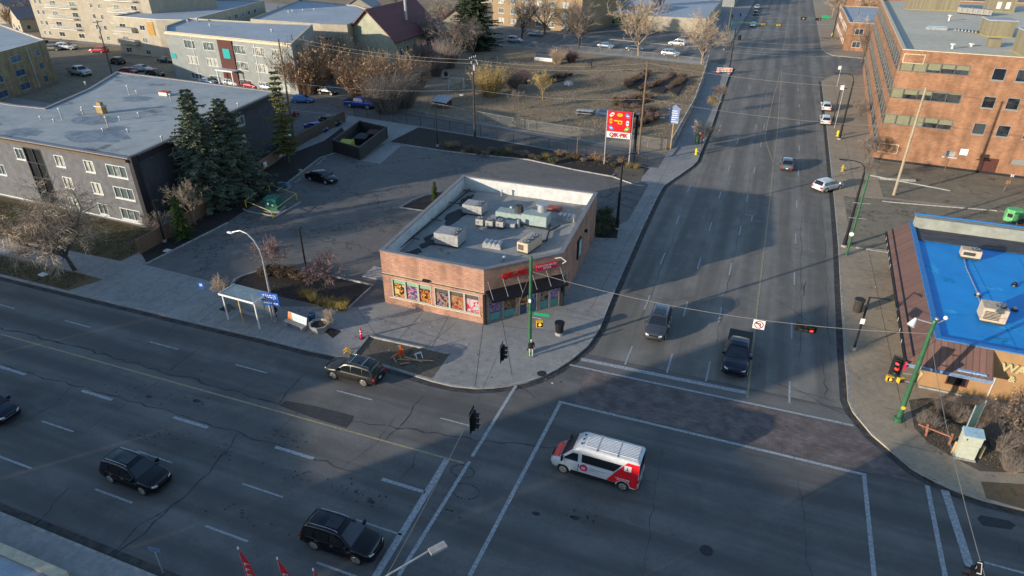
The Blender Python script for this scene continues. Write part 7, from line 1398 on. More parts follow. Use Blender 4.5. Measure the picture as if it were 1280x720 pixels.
part('top_rail', MB().bar((*q[0].xy,2.08),(*q[1].xy,2.08),.16,.1).bar((*q[1].xy,2.08),(*q[2].xy,2.08),.16,.1).bar((*q[2].xy,2.08),(*q[3].xy,2.08),.16,.1).bar((*q[3].xy,2.08),(*q[0].xy,2.08),.16,.1), mat('faded_rail',(.09,.085,.08)), r)
cm = (q[0]+q[1]+q[2]+q[3])/4
def dumpster(dx, dy, m, lid, label):
    r = root('waste_container', (cm.x+dx,cm.y+dy,ZB), label, 'waste container', 'containers in the trash enclosure', R(5)); MB().add([(-1,-.7,.15),(1,-.7,.15),(1,.7,.15),(-1,.7,.15),(-1,-.85,1.2),(1,-.85,1.2),(1,.7,1.5),(-1,.7,1.5)],[(0,3,2,1),(4,5,6,7),(0,1,5,4),(1,2,6,5),(2,3,7,6),(3,0,4,7)]).build('body', m, r, world=False)
    MB().add([(-1.02,-.9,1.23),(1.02,-.9,1.23),(1.02,.72,1.54),(-1.02,.72,1.54),(-1.02,-.9,1.3),(1.02,-.9,1.3),(1.02,.72,1.61),(-1.02,.72,1.61)],[(0,3,2,1),(4,5,6,7),(0,1,5,4),(1,2,6,5),(2,3,7,6),(3,0,4,7)]).build('lid', lid, r, world=False)
dumpster(-.5,-3.2,M_hyd,mat('lid_yellow',(.42,.38,.07),var=.1),'waste container with yellow green lid in the front of the enclosure'); dumpster(.2,.2,M_black,M_dark,'black waste container in the middle of the enclosure'); dumpster(.6,3.2,M_black,M_brown,'dark waste container with brown lid at the back of the enclosure')
def board_fence(pts, h, label, m, name='wooden_fence', posts=M_woodf, grp=None, signs=(), z=ZB, step=2.5, pw=.12, top=None):
    P = [Vector((p[0],p[1],z)) for p in pts]; r = root(name, P[0], label, 'fence', grp)
    for i in range(len(P)-1):
        a, b = P[i], P[i+1]; e = (b-a).normalized(); n = Vector((-e.y,e.x,0))*.04; part('panel', MB().prism([(a-n).xy,(b-n).xy,(b+n).xy,(a+n).xy], z+.08, z+h), m, r)
        k = max(1, int((b-a).length/step))
        for j in range(k+(i == len(P)-2)): c = a.lerp(b, j/k); part('post', MB().box(c.x-pw/2,c.x+pw/2,c.y-pw/2,c.y+pw/2,z,z+h+.08), posts, r)
    if top: [part('top_rail', MB().bar((*P[i].xy,z+h+.03),(*P[i+1].xy,z+h+.03),.12,.06), top, r) for i in range(len(P)-1)]
    return r
wf = board_fence([g(176,318,ZB)[:2],g(235,285,ZB)[:2],(-65.4,64.5),(-66.6,70)],1.75,'brown board fence between the grey block and the store lot',M_woodf,top=M_woodf)
wf2 = board_fence([(-66.9,71.5),(-68.0,77),(-69.1,80.5)],1.7,'lighter timber fence pieces with two white notices and dark gap',mat('timber_light',(.20,.135,.085),var=.2,scale=4),top=M_wood); MB().cbox((0,0,0),.04,.7,.75).build('notice', M_lit, wf2, world=False).location = (.16,1.6,1.0); MB().cbox((0,0,0),.04,.7,.75).build('notice', M_lit, wf2, world=False).location = (-.9,6.4,1.0)
board_fence([(-69.3,81.5),(-70.2,88),(-70.9,96),(-71.3,100.5)],1.9,'timber fence running up to the trash enclosure behind the blue cars',mat('timber_dark',(.10,.07,.05),var=.25,scale=4),top=M_wood)
board_fence([(-72,86.5),(-73.2,82.0)],1.7,'short black steel fence by the back corner of the grey block',mat('steel_mesh',(.02,.02,.022),trans=.6,var=.05),'steel_fence',M_black)
def mesh_fence(pts, h, label, postm, m, name='chain_link_fence', step=3.0, group='wire fences'):
    P = [Vector((p[0],p[1],ZB)) for p in pts]; r = root(name, P[0], label, 'fence', group)
    for i in range(len(P)-1):
        a, b = P[i], P[i+1]; part('mesh_panel', MB().add([(*a.xy,ZB+.05),(*b.xy,ZB+.05),(*b.xy,ZB+h),(*a.xy,ZB+h)],[(0,1,2,3)]), m, r); part('top_rail', MB().cyl((*a.xy,ZB+h),(*b.xy,ZB+h),.035,.035,6), postm, r); k = max(1, int((b-a).length/step))
        for j in range(k+(i == len(P)-2)): c = a.lerp(b, j/k); part('post', MB().cyl((c.x,c.y,ZB),(c.x,c.y,ZB+h+.06),.04,.04,6), postm, r)
M_link = mat('chain_link', (.30,.30,.29), trans=.86, var=.05); M_linkb = mat('black_link', (.02,.02,.022), trans=.80, var=.05)
mesh_fence([(-72.0,104.6),(-57,102.8),(-41.3,100.4),(-14.9,94.9)],1.7,'black wire fence on the south side of the alley',M_black,M_linkb)
M_fpost = mat('fence_post', (.21,.205,.19), var=.15, rough=.6)
mesh_fence([(-69.5,115.3),(-41.3,107.9),(-31.7,106.4),(-13.6,104.2)],1.7,'grey chain link fence along the garden side of the alley',M_fpost,M_link); mesh_fence([(-72,189.6),(-33.2,184),(-16.4,179)],1.7,'grey chain link fence between the garden and the side street',M_fpost,M_link)
mesh_fence([(-69.5,115.3),(-74,135),(-78,160),(-80,186)],1.6,'grey chain link fence on the west side of the garden',M_fpost,M_link)
r = board_fence([(-13.2,105.6),(-13.4,137.8),(-14.8,165),(-16.2,187.5)],1.1,'long pale solid barrier wall between garden and avenue pavement',mat('barrier_grey',(.36,.37,.36),var=.15,scale=.8),'barrier_wall',M_metal,step=6,pw=.3,top=mat('barrier_cap',(.50,.48,.42)))
board_fence([(-214,146),(-235,130)],1.8,'white fence at the top left edge beyond the parked cars',M_wwhite,'white_fence',M_wwhite); 
r = root('low_wall', (-60,13.2,0), 'tan coped wall with pale blue paving at the bottom left corner', 'wall'); part('coping', MB().box(-75,-31.5,12.9,13.45,.13,.75), M_coptan, r); part('inner_paving', MB().box(-75,-31.5,3,12.88,.1,.6), M_roofL, r)
# feather flags
for k,(px,py,lab) in enumerate(((297,684,'tallest and leftmost red feather flag at the bottom edge'),(346,697,'middle red feather flag at the bottom edge'),(391,711,'rightmost red feather flag tip at the bottom edge'))):
    t = g(px,py,5.0); r = root('feather_flag', (t.x,t.y-.0,ZB), lab, 'flag', 'red feather flags on the south pavement'); h = 5.0-ZB; MB().cyl((0,0,0),(0,0,h),.03,.02,6).build('pole', M_metal, r, world=False); MB().cyl((0,0,h-.12),(0,0,h+.02),.05,.04,8).build('tip', M_lit, r, world=False)
    m = MB(); n_ = 14; P = []
    for i in range(n_+1): z = h-.15-i*.26; w_ = .10+.75*min(1, i/6)**.8; P += [(.02,0,z),(w_,-.10*w_+.04*math.sin(i*.8),z-.05)]
    m.add(P,[(2*i,2*i+1,2*i+3,2*i+2) for i in range(n_)]); f = m.build('banner', M_red, r, world=False); sd_ = f.modifiers.new('t','SOLIDIFY'); sd_.thickness = .01; m = MB()
    for i in range(5): z = h-1.0-i*.42; m.box(.2,.5,-.075,-.068,z,z+.05); m.box(.2,.26,-.075,-.068,z-.2,z)
    m.build('banner_lettering', M_lit, f, world=False)
# garden things
def gthing(name, px, py, mbs, label, cat, rz=0):
    c = g(px,py,ZB); r = root(name, c, label, cat, None, R(rz))
    for nm, mb_, m_ in mbs: mb_.build(nm, m_, r, world=False)
m = MB(); [m.cyl((x,-.9 if s_ else .9,0),(x,0,2.3),.05,.05,6) for x in (-1.6,1.6) for s_ in (0,1)]; gthing('swing_frame',571,111,[('legs',m,M_lit),('top_bar',MB().cyl((-1.6,0,2.3),(1.6,0,2.3),.05,.05,6),M_lit)],'white A frame swing stand in the garden','swing frame',10)
gthing('garden_shed',553,134,[('wall',MB().box(-1.6,1.6,-1,1,0,1.3),M_brown),('roof',MB().add([(-1.8,-1.2,1.2),(1.8,-1.2,1.2),(1.8,1.2,1.9),(-1.8,1.2,1.9),(-1.8,-1.2,1.3),(1.8,-1.2,1.3),(1.8,1.2,2.0),(-1.8,1.2,2.0)],[(0,3,2,1),(4,5,6,7),(0,1,5,4),(1,2,6,5),(2,3,7,6),(3,0,4,7)]),M_metal)],'low garden shed with slanted grey roof near the lamp','shed',-8)
gthing('picnic_table',731,143,[('table_top',MB().box(-1.6,1.6,-.6,.6,.75,.85),M_metal),('bench',MB().box(-1.6,1.6,-1.3,-1,.42,.5).box(-1.6,1.6,1,1.3,.42,.5),M_metal),('legs',MB().box(-1.2,-1,-1.2,1.2,.0,.42).box(1,1.2,-1.2,1.2,0,.42).box(-1.2,-1,-.1,.1,.4,.75).box(1,1.2,-.1,.1,.4,.75),M_pipe),('leaning_panel',MB().add([(2.0,-.8,.2),(4.6,-.2,.2),(4.9,.8,1.2),(2.3,.2,1.2)],[(0,1,2,3),(3,2,1,0)]),mat('slate_panel',(.12,.16,.22)))],'grey picnic table with a leaning slate panel in the garden','table',5)
gthing('boulder',711,107,[('rock',MB().sphere((0,0,.3),1.3,.9,.75,9,6),mat('boulder_grey',(.33,.34,.36),var=.25,scale=2,bump=.6))],'pale boulder in the middle of the garden','boulder')
gthing('storage_crates',681,76,[('crate',MB().box(-2.6,2.6,-.9,.9,0,.9),M_wwhite),('cover',MB().box(-2.4,2.4,-.8,1.2,.9,1.9),mat('cover_navy',(.03,.04,.07)))],'white crates with navy cover at the back fence of the garden','crates',-8)
gthing('compost_bin',657,105,[('bin',MB().cyl((0,0,0),(0,0,1.1),.55,.45,10),M_black),('lid',MB().cyl((0,0,1.1),(0,0,1.25),.5,.3,10),M_pipe)],'black compost bin left of the golden young tree','bin'); gthing('compost_bin',737,84,[('bin',MB().box(-.5,.5,-.5,.5,0,1.1),M_pipe),('lid',MB().box(-.55,.55,-.55,.55,1.1,1.2),M_black)],'dark square bin behind the boulder in the garden','bin')
gthing('garden_cart',557,98,[('tub',MB().box(-.7,.7,-.5,.5,.3,1.0),M_unit),('bag',MB().sphere((.3,-.3,1.1),.6,.5,.6,8,6),M_black)],'grey cart with black bag by the west garden fence','cart'); gthing('white_board',766,171 and 124,[('board',MB().box(-.9,.9,-.05,.05,.1,.5),M_wwhite)],'small white board on the ground behind the store sign','board') if False else None
for k,(px,py,l) in enumerate(((511,124,'small white slab on the grass near the grey shrub'),(577,119,'small white slab beside the swing frame'),(828,148,'white plate on the ground left of the house shaped sign'),(54,344,'white utility lid in the grass verge under the big bare tree'),(210,314,'small white box at the foot of the board fence'))):
    c = g(px,py,ZB+.01); o = MB().box(-.45,.45,-.3,.3,0,.14).build('stone_slab', M_wwhite, None, bevel=.03); o.location = c; tag(o, l, 'slab')
o = MB().cyl((-.0,0,0),(0,0,.5),.28,.25,10).build('post_base', M_kerb, None); o.location = g(376,216,ZB); tag(o, 'white rounded post base beside the black sedan in the store lot', 'bollard')
o = MB().box(-1.3,1.3,-1.2,1.2,0,.1).build('loading_plate', M_kerb, None); o.location = g(478,343,ZB); o.location.x -= .4; tag(o, 'dark step plate at the west wall corner of the store', 'step')
# tree guard on the far left pavement
c = g(876,176,ZB); r = root('tree_guard', c, 'red and white tree guard around the small tree by the green bin', 'tree guard'); [MB().cyl((.45*math.cos(a),.45*math.sin(a),0),(.45*math.cos(a),.45*math.sin(a),1.8),.04,.04,5).build('stake', M_wwhite, r, world=False) for a in (0,2.1,4.2)]; MB().cyl((0,0,.4),(0,0,1.5),.42,.42,12).build('wrap', mat('faded_red_wrap',(.34,.09,.09),var=.2,trans=.35), r, world=False)
# white street name plates on poles by the far right kerb
for k,(px,py,h,l) in enumerate(((1043,160,7.5,'white plate high on the thin pole beside the parked cars'),(1046,108,4.5,'white plate on a post at the far right corner'))):
    c = g(px,py,ZB); r = root('plate_sign', c, l, 'sign'); MB().cyl((0,0,0),(0,0,h),.05,.05,6).build('post', M_metal, r, world=False); MB().cbox((-.3,-.05,h-.5),.6,.04,.75).build('plate', M_lit, r, world=False)
# ================================================================ vegetation
M_bark = mat('bark', (.10,.08,.065), var=.3, scale=4, stretch=(3,3,.7), bump=.5); M_barkp = mat('bark_pale', (.25,.20,.145), var=.25, scale=4, stretch=(3,3,.7))
M_twig = mat('twig_tan', (.42,.32,.225), var=.25, scale=.6); M_twigg = mat('twig_grey', (.20,.165,.14), var=.2, scale=.6); M_twigo = mat('twig_orange', (.33,.21,.125), var=.3, scale=.5); M_twigy = mat('twig_gold', (.42,.30,.12), var=.25, scale=.6); M_twigr = mat('twig_purple', (.20,.13,.12), var=.2, scale=.6)
M_needle = mat('needles_blue', (.16,.185,.12), var=.3, scale=.9, col2=(.045,.06,.04)); M_needled = mat('needles_dark', (.055,.075,.038), var=.3, scale=.5); M_needleg = mat('needles_green', (.06,.095,.02), var=.3, scale=.7); M_needley = mat('needles_yellow', (.20,.18,.045), col2=(.05,.065,.02), scale=.5)
M_grassy = mat('ornamental_grass', (.36,.27,.09), var=.3, scale=1.5); M_grassb = mat('dry_bush', (.15,.10,.055), var=.35, scale=1.5); M_leafg = mat('leaf_green_dull', (.07,.09,.03), var=.3, scale=1.2)
def rv(): 
    while True:
        v = Vector((random.uniform(-1,1),random.uniform(-1,1),random.uniform(-1,1)))
        if .05 < v.length < 1: return v.normalized()
def bare_tree(seed, h, spread, trunk_h=.25, n1=7, up_=.5, twl=1.0, r0=None, dens=1.0, lean=0.0, droop=0.0):
    """returns (limb builder, twig builder): trunk, limbs, branches and thousands of twigs"""
    rn = random.Random(seed); T = MB(); W = MB(); r0 = r0 or h*.022
    def jit(d, a): v = d+Vector((rn.uniform(-a,a),rn.uniform(-a,a),rn.uniform(-a,a)*.7)); return v.normalized()
    def grow(p, d, ln, r_, lev):
        n = 4 if lev < 2 else 3; pts = [p]; dd = d
        for i in range(n):
            dd = jit(dd, .22 if lev else .07); dd = (dd+Vector((0,0,(.10 if lev < 3 else -droop)))).normalized(); pts.append(pts[-1]+dd*ln/n)
        rs = [r_*(1-.55*i/n) for i in range(n+1)]; b = T if lev < 3 else W
        for i in range(n): b.cyl(pts[i], pts[i+1], rs[i], rs[i+1], 7 if lev == 0 else (5 if lev == 1 else 3), cap=False)
        if lev >= 4: return
        k = int({0:n1, 1:6, 2:6, 3:5}[lev]*(dens if lev >= 2 else 1)+.5)
        for j in range(k):
            t = (.45+.55*j/k) if lev == 0 else rn.uniform(.25,1); i = min(n-1, int(t*n)); q = pts[i].lerp(pts[i+1], t*n-i); a = rn.uniform(0, 6.283) if lev else j*2.4+rn.uniform(-.4,.4)
            o1 = dd.orthogonal().normalized(); o2 = dd.cross(o1); s_ = {0:spread,1:.75,2:.8,3:.8}[lev]; nd = (dd*(.75 if lev else up_)+(o1*math.cos(a)+o2*math.sin(a))*s_).normalized()
            l2 = {0:h*.46,1:h*.24,2:h*.135*twl,3:h*.075*twl}[lev]*rn.uniform(.65,1.15); grow(q, nd, l2, max({0:r_*.5,1:r_*.42,2:.022,3:.016}[lev], .012), lev+1)
        if lev == 0:
            nd = dd; grow(pts[-1], nd, h*.4, r_*.45, 1)
    grow(Vector((0,0,0)), Vector((lean,0,1)).normalized(), h*trunk_h, r0, 0); return T, W
def bush_mesh(seed, h, w_, n=260, leaf=0, stem=.018, curve=.25, sub=3, leafsz=.12):
    rn = random.Random(seed); B = MB(); Lf = MB()
    for i in range(n):
        a = rn.uniform(0,6.283); rr = w_*.22*math.sqrt(rn.random()); p = Vector((rr*math.cos(a),rr*math.sin(a),0)); tilt = rn.uniform(0,1)**.7*w_/h*.55; b = a+rn.uniform(-.6,.6); d = Vector((math.cos(b)*tilt, math.sin(b)*tilt, 1)).normalized(); ln = h*rn.uniform(.55,1.05); pts = [p]
        for k in range(3): d = (d+Vector((rn.uniform(-.15,.15),rn.uniform(-.15,.15),-.03*k))).normalized(); pts.append(pts[-1]+d*ln/3)
        for k in range(3): B.cyl(pts[k], pts[k+1], stem*(1-.28*k), stem*(1-.28*(k+1)), 3, cap=False)
        for s_ in range(sub):
            t = rn.uniform(.35,1); k = min(2,int(t*3)); q = pts[k].lerp(pts[k+1], t*3-k); e = (d+rv3(rn)*.8).normalized(); B.cyl(q, q+e*ln*.2, stem*.5, stem*.25, 3, cap=False)
            for _ in range(leaf): leafq(Lf, q+e*ln*.2*rn.random()+rv3(rn)*.08, leafsz*rn.uniform(.6,1.4), rn)
    return B, Lf
def rv3(rn): v = Vector((rn.gauss(0,1),rn.gauss(0,1),rn.gauss(0,1))); return v.normalized()
def leafq(B, c, s_, rn):
    a = rv3(rn)*s_; b = a.cross(rv3(rn)).normalized()*s_*.55; B.add([c-a, c+b, c+a, c-b], [(0,1,2,3)])
def conifer(seed, h, w_, whorls=30, needles=1.0, ragged=.25, clump=.42, base=.06):
    rn = random.Random(seed); T = MB(); C = MB(); T.cyl((0,0,0),(0,0,h*.97),h*.018,.02,8,cap=False)
    for i in range(whorls):
        t = base+(1-base)*(i/whorls)**.92; z = h*t; rad = w_/2*(1-t)**.72*rn.uniform(1-ragged,1+ragged*.5)+.12; nb = max(4, int(11*(1-t)+4))
        for j in range(nb):
            a = 6.283*j/nb+rn.uniform(-.3,.3)+i; ln = rad*rn.uniform(1-ragged*1.4,1.1); d = Vector((math.cos(a),math.sin(a),0)); dz = -.22*ln+.45*(t**2)*ln+rn.uniform(-.1,.1); pts = [Vector((0,0,z)), Vector((0,0,z))+d*ln*.5+Vector((0,0,dz*.7)), Vector((0,0,z))+d*ln+Vector((0,0,dz*.75))]
            T.cyl(pts[0],pts[1],.03,.02,3,cap=False); nc = max(3, int(ln/.30*needles))
            for k in range(nc):
                u = (k+.6)/nc; c = (pts[0].lerp(pts[1], u*2) if u < .5 else pts[1].lerp(pts[2], u*2-1)); sd_ = d.cross(Vector((0,0,1))); wd = clump*(.55+.7*(1-u))
                for s_ in (-1,1):
                    for q in range(3):
                        e = (sd_*s_*rn.uniform(.5,1.1)+d*rn.uniform(.1,.9)+Vector((0,0,rn.uniform(-.55,.15)))).normalized()*wd*rn.uniform(.7,1.3); nn = e.cross(rv3(rn)).normalized()*wd*.22; C.add([c+nn*.3, c+e*.55+nn, c+e, c+e*.5-nn], [(0,1,2,3)])
                C.add([c, c+d*wd*.5+Vector((.05,0,.10)), c+d*wd, c+d*wd*.5-sd_*.12], [(0,1,2,3)])
    return T, C
def make_proto(T, C, tm, cm, tn='trunk', cn='crown'):
    o1 = T.build(tn, tm, None) if T.v else None; o2 = C.build(cn, cm, None) if C.v else None
    for o in (o1, o2):
        if o: COL.objects.unlink(o)
    return o1, o2
def place(proto, name, pos, label, cat, s=1.0, rz=0.0, group=None, tm=None, cm=None, sz=None, tilt=(0,0)):
    r = root(name, (pos[0],pos[1],ZB-.03), label, cat, group, rz); r.scale = (s, s, sz or s); r.rotation_euler = (tilt[0], tilt[1], rz)
    for o, m in zip(proto, (tm, cm)):
        if not o: continue
        c = o.copy(); COL.objects.link(c); c.parent = r; c.matrix_local = Matrix.Identity(4)
        if m: c.material_slots[0].link = 'OBJECT'; c.material_slots[0].material = m
    return r
def G2(px, py): c = g(px,py,ZB); return (c.x,c.y)
PA = make_proto(*bare_tree(1, 10, .95, .33, 11, .95, 1.05, dens=1.4, lean=-.30, droop=.10), M_bark, M_twig)        # wide crowned
PB = make_proto(*bare_tree(2, 10, .70, .30, 7, .9, 1.0), M_bark, M_twig)                                  # vase shaped
PB2 = make_proto(*bare_tree(12, 10, .75, .22, 8, .8, 1.0), M_bark, M_twig)
PC = make_proto(*bare_tree(3, 5, .55, .34, 7, .95, .9, r0=.055, dens=.75), M_bark, M_twig)                 # sapling
PC2 = make_proto(*bare_tree(23, 5, .62, .30, 7, .9, .9, r0=.055, dens=.75), M_bark, M_twig)
BS1 = make_proto(*bush_mesh(4, 5, 5.5, 320, 0, .03, sub=6), M_twig, M_twig, 'stems', 'leaves'); BL1 = make_proto(*bush_mesh(5, 5, 6, 190, 1, .03, sub=9, leafsz=.12), M_twigo, M_twigo, 'stems', 'leaves'); BL2 = make_proto(*bush_mesh(6, 5, 6.5, 190, 1, .03, sub=9, leafsz=.11), M_twigo, M_twigo, 'stems', 'leaves')
BL3 = make_proto(*bush_mesh(15, 5, 6.5, 260, 1, .03, sub=7, leafsz=.15), M_twigo, M_twigo, 'stems', 'leaves')
GRS = make_proto(*bush_mesh(7, 1.1, 1.3, 150, 0, .014, sub=0), M_grassy, M_grassy, 'stems', 'leaves'); SH1 = make_proto(*bush_mesh(8, 1.1, 1.9, 120, 4, .012, sub=4, leafsz=.06), M_twigg, M_grassb, 'stems', 'leaves')
CF1 = make_proto(*conifer(9, 15, 11.6, 28, 1.1, .34, .66), M_bark, M_needle); CF2 = make_proto(*conifer(10, 13, 12.2, 25, 1.1, .36, .68), M_bark, M_needle); CF4 = make_proto(*conifer(14, 14, 6.5, 15, .85, .55, .62, .14), M_bark, M_needley)
CF3 = make_proto(*conifer(11, 5, 2.8, 16, 1.2, .3, .3, .10), M_bark, M_needleg)
# the big bare tree on the verge
place(PA,'bare_tree',(-64.7,40.3),'wide bare tree with tan twig tips on the verge before the grey block','tree',1.08,2.2,tm=M_bark)
place(CF1,'spruce',(-64.3,59.6),'taller blue green spruce with pointed top beside the grey block','tree',1.0,.4); place(CF2,'spruce',(-63.6,63.6),'broad dark spruce just right of the taller one','tree',1.0,2.0,cm=M_needle); place(CF2,'spruce',(-67.0,66.5),'slender spruce hidden behind the pair','tree',.78,4.0,cm=M_needled)
place(CF3,'small_conifer',G2(230,298),'small bright green conifer at the board fence','tree',1.05,0); place(CF3,'small_conifer',G2(544,251),'tiny conifer on the island beside the store','tree',.5,1,sz=.55)
place(CF4,'leaning_pine',(-66.2,77.6),'thin yellow green pine beside the leaning utility pole','tree',.88,1,cm=M_needley,sz=.95).scale = (1,1,1)
place(PC,'bare_sapling',(-61.8,54.2),'pale leafless sapling between spruce and green conifer','tree',1.2,1,tm=M_barkp,cm=M_barkp); place(PC2,'bare_sapling',(-62.2,49.0),'thin dark sapling against the dark end wall','tree',.9,1,cm=M_twigg)
place(PC,'bare_sapling',G2(349,348),'leafless sapling in the mulch bed left of the thin lamp','tree',.98,1,cm=M_twigr); place(PC2,'bare_sapling',G2(411,373),'taller leafless sapling in the mulch bed right of the thin lamp','tree',1.2,2,cm=M_twigr); place(PC,'bare_sapling',G2(283,382),'small sapling in the tree pit left of the shelter','tree',.75,3).scale = (.5,.5,.76); place(PC2,'bare_sapling',G2(414,415),'spindly sapling in the pit beside the planter','tree',.5,3).scale = (.3,.3,.6)
# orange shrubs and trees west of the garden
SG = 'orange shrubs and bare trees between hall and alley'
for k,(px,py,pr,s,cm_,rz,l) in enumerate(((388,116,BL1,2.1,M_twigo,0,'large orange brown shrub right of the pale block'),(405,98,BL2,1.4,M_twigo,1,'orange brown shrub behind the large one by the pale block'),(484,141,BS1,1.45,M_twigg,0,'grey brown bare shrub in front of the orange ones near the alley'),(455,124,BL1,1.75,M_twigo,2,'glowing orange shrub left of centre below the hall'),(490,120,BL2,1.7,M_twigo,3,'glowing orange shrub below the corner of the hall'),(520,114,BL1,1.2,M_twigo,1,'orange shrub right of the hall corner'),
    (440,100,BL2,1.6,M_twigo,4,'rusty shrub against the gable of the hall'),(506,134,BS1,1.3,M_twigg,2,'grey bare shrub right beside the blue pickup'),(545,95,BS1,.9,M_twigr,1,'dull purple brown shrub beyond the west garden fence'),(560,85,BS1,1.3,M_twigg,5,'grey shrub under the big pale tree'),(430,48,BL1,1.6,M_twigo,1,'orange shrub behind the left gable of the hall'),(420,75,BS1,1.4,M_twigg,2,'pale grey shrub by the left wall of the hall'),(535,80,BL2,1.1,M_twigr,3,'brown shrub along the right wall of the hall'))):
    place(pr,'shrub',G2(px,py),l,'shrub',s,rz,SG,cm=cm_,tm=cm_)
for k,(px,py,pr,s,l,tm_,cm_) in enumerate(((567,72,PB2,1.35,'big pale twigged bare tree right of the hall roof',M_barkp,M_twigg),(592,74,PB,1.2,'bare tree beside the dark conifer',M_bark,M_twigg),(540,66,PB,1.25,'bare grey tree behind the hall wall',M_bark,M_twigg),(555,42,PB2,1.4,'bare tree far behind the hall',M_bark,M_twig),(652,52,PB,1.7,'dark bare tree on the left of the side street',M_bark,M_twigg),(681,42,PB2,1.5,'dark bare tree in front of the ochre apartments',M_bark,M_twigg),
    (724,60,PB2,1.7,'thick trunked spreading bare tree on the side street',M_bark,M_twigg),(798,70,PB,1.75,'tall vase shaped bare tree by the dark sedan',M_barkp,M_twig),(877,80,PB2,1.65,'bare tree with orange twigs at the fence corner by the avenue',M_barkp,M_twig),(1077,78,PB,1.15,'dark bare tree at the corner of the brick office',M_bark,M_twigg),(1068,60,PB2,1.1,'bare tree left of the brick corner building',M_bark,M_twig))):
    place(pr,'bare_tree',G2(px,py),l,'tree',s,k*1.3,'bare trees along the side street',tm=tm_,cm=cm_)
place(CF2,'dark_conifer',(-80.5,181),'huge dark conifer at the top middle of the picture','tree',1.45,0,cm=M_needled); place(CF1,'dark_conifer',(-86,186),'second dark conifer left behind the huge one','tree',1.1,0,cm=M_needled)
# small street trees along the avenue
for k,(px,py,s,l,cm_) in enumerate(((876,186,1.15,'small street tree above the red tree guard',M_twig),(892,142,.8,'small golden street tree on the left pavement, second from the bend',M_twigy),(898,126,.8,'small street tree on the left pavement, third from the bend',M_twigo),(1079,205,1.0,'bare street tree beside the office entrance side',M_twigg),(1074,150,1.0,'bare bush tree along the office west wall',M_twigg),(1084,228,.8,'thin bare tree at the office corner by the lot',M_twigg))):
    place(PC if k % 2 else PC2,'street_tree',G2(px,py),l,'tree',s,k*1.7,'small street trees on the avenue',cm=cm_)
# garden trees and dry beds
for k,(px,py,pr,s,l,cm_) in enumerate(((613,120,BS1,1.3,'golden bare bush left of centre in the garden',M_twigy),(640,112,BS1,.8,'grey bush right of the golden one in the garden',M_twigg),(652,104,BS1,.7,'dull bush behind the grey one in the garden',M_twigr),(678,126,PC,1.3,'golden young tree between boulder and compost bin',M_twigy),(640,96,BS1,.7,'low grey thicket near the garden back fence',M_twigg),(697,80,BS1,.8,'pale feathery bush at the back of the garden',M_twig),(714,78,BS1,.7,'brown bush right of the feathery one',M_twigr),(748,112,PC2,.9,'thin bare sapling beside the power cable in the garden',M_twigg),(642,138,PC,.9,'small bare sapling near the garden south fence',M_twigg))):
    place(pr,'garden_shrub',G2(px,py),l,'shrub',s,k*2.1,'shrubs and young trees in the garden',cm=cm_,tm=cm_)
random.seed(21); spots = []
for P in ((693,99,711,95,4),(785,109,806,93,7),(806,113,842,96,8),(834,112,855,99,6),(768,127,808,125,7),(770,133,806,140,7),(783,148,815,140,8),(790,160,818,150,6)):
    for i in range(P[4]): t = i/(P[4]-1); c = g(P[0]+(P[2]-P[0])*t+random.uniform(-3,3), P[1]+(P[3]-P[1])*t+random.uniform(-1,1), ZB); spots.append(c)
for i, c in enumerate(spots): place(SH1,'dry_plant',(c.x,c.y),'brown withered plant clump in the garden beds','plant',random.uniform(.7,1.4),random.uniform(0,6),'withered clumps in the garden beds',cm=random.choice([M_grassb,M_twigr,M_grassb]))
# planting strip north of the store lot, island, store corner, bus stop bed
for i in range(26):
    t = i/25; px = 560+t*235; py = 186+t*29+random.uniform(-4,3)-(6 if px > 700 else 0); k = random.random()
    place(SH1 if k < .7 else GRS,'dry_plant',G2(px,py),'low dry plant in the mulch strip along the black alley fence','plant',random.uniform(.55,1.2),random.uniform(0,6),'plants in the strip below the alley fence',cm=random.choice([M_grassb,M_leafg,M_twigg,M_twigo]) if k < .7 else None)
for i,(px,py) in enumerate(((340,342),(352,345),(362,344),(374,348),(333,344),(384,347),(393,350))): place(SH1,'dry_plant',G2(px,py),'brown low plant along the back kerb of the bus stop bed','plant',random.uniform(.7,1.0),i,'plants in the bus stop bed',cm=M_grassb)
for i,(px,py) in enumerate(((381,371),(391,376),(403,382),(411,384),(418,385),(424,386),(431,382),(429,387))): place(GRS,'ornamental_grass',G2(px,py),'golden tuft of ornamental grass at the front edge of the bus stop bed','grass tuft',random.uniform(.8,1.15),i,'golden grass tufts by the bench')
for i,(px,py) in enumerate(((752,280),(757,270),(762,285),(752,292))): place(SH1,'dry_plant',G2(px,py),'dark low plant in the bed at the store east wall','plant',1.1,i,'plants at the store east wall',cm=M_leafg)
# corner garden in front of the restaurant
for i,(px,py,pr,s,l,cm_) in enumerate(((1158,536,BS1,.26,'round tan dead shrub at the corner garden tip',M_twig),(1180,518,BS1,.30,'grey tangled shrub left of the banner sign',M_twigg),(1196,526,BS1,.26,'grey shrub beside the banner sign',M_twigg),(1232,522,BS1,.30,'tan shrub against the restaurant wall path',M_twigy),(1249,560,BS1,.40,'large golden shrub right of the cabinet',M_twigy),(1272,548,BL3,.50,'golden orange shrub at the right edge',M_twigo),(1262,588,BS1,.28,'low golden shrub in front at the right edge',M_twigy),(1280,507,BL3,.42,'orange shrub below the restaurant lettering',M_twig),(1228,548,BS1,.24,'grey shrub just behind the cabinet',M_twigg))):
    place(pr,'shrub',G2(px,py),l,'shrub',s,i*1.1,'shrubs in the corner garden',cm=cm_,tm=M_twigg)
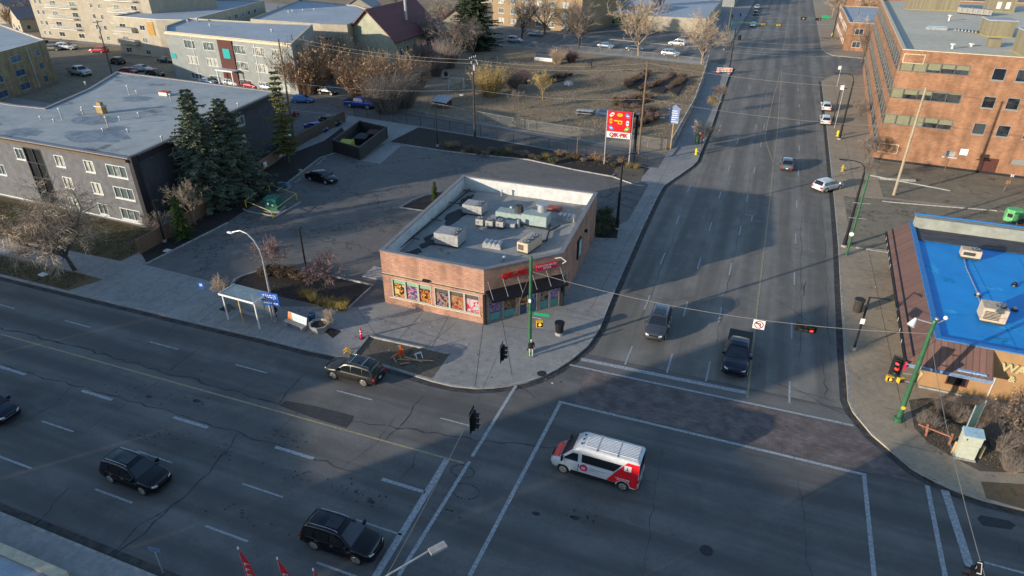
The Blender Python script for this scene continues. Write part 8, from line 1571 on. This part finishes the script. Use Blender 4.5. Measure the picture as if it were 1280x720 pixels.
# far left and far background
for i,(px,py,pr,s,l,cm_) in enumerate(((28,36,BL1,1.7,'orange brown bush beside the white fence top left',M_twigo),(5,22,PB,1.2,'bare tree at the top left corner',M_twigg),(75,10,PB,1.0,'x',M_twigg),)):
    if l != 'x': place(pr,'shrub' if i == 0 else 'bare_tree',G2(px,py),l,'shrub' if i == 0 else 'tree',s,i,'far left greenery',cm=cm_)
random.seed(31); fl = []
for i in range(34):
    x = random.choice([random.uniform(-175,-60), random.uniform(-45,-16), random.uniform(16,60)]); y = random.uniform(255,430)
    place(random.choice([PB,PB2]),'bare_tree',(x,y),'bare tree among the far trees along the upper edge','tree',random.uniform(1.1,1.7),random.uniform(0,6),'far bare trees beyond the side street',tm=random.choice([M_bark,M_barkp]),cm=random.choice([M_twigg,M_twig,M_twigr]))
# tufts of dry grass over lawns and verge
def tufts(name, polys, n, h, m, label, seed):
    rn = random.Random(seed); B = MB()
    for (x0,x1,y0,y1), k in polys:
        for _ in range(k):
            c = Vector((rn.uniform(x0,x1),rn.uniform(y0,y1),ZB+.012)); 
            for q in range(2): a = rn.uniform(0,6.283); d = Vector((math.cos(a),math.sin(a),0))*.035; e = Vector((rn.uniform(-.08,.08),rn.uniform(-.08,.08),h*rn.uniform(.5,1.3))); B.add([c-d,c+d,c+e],[(0,1,2)])
    o = B.build(name, m, None); tag(o, label, 'grass', kind='stuff')
tufts('verge_grass', [((-95,-61.8,37.0,39.7),5200),((-95,-62.2,43.6,51),9000)], 0, .11, mat('blade_dry',(.19,.14,.065),var=.35,scale=.7,col2=(.07,.075,.028)), 'short dry grass on the verge and lawn by the grey block', 5)
tufts('garden_grass', [((-66,-15,108,178),26000)], 0, .22, mat('blade_garden',(.31,.235,.145),var=.35,scale=.15,col2=(.13,.11,.06)), 'dry grass across the fenced garden', 6)
tufts('leaf_litter', [((14.6,20.6,41.8,48.0),1500),((-57,-15,92,96),1800),((-43,-35,41.5,46),500)], 0, .05, mat('litter_tan',(.26,.18,.09),var=.35,scale=2,col2=(.11,.075,.045)), 'scattered dry leaf litter in the planted beds', 7)
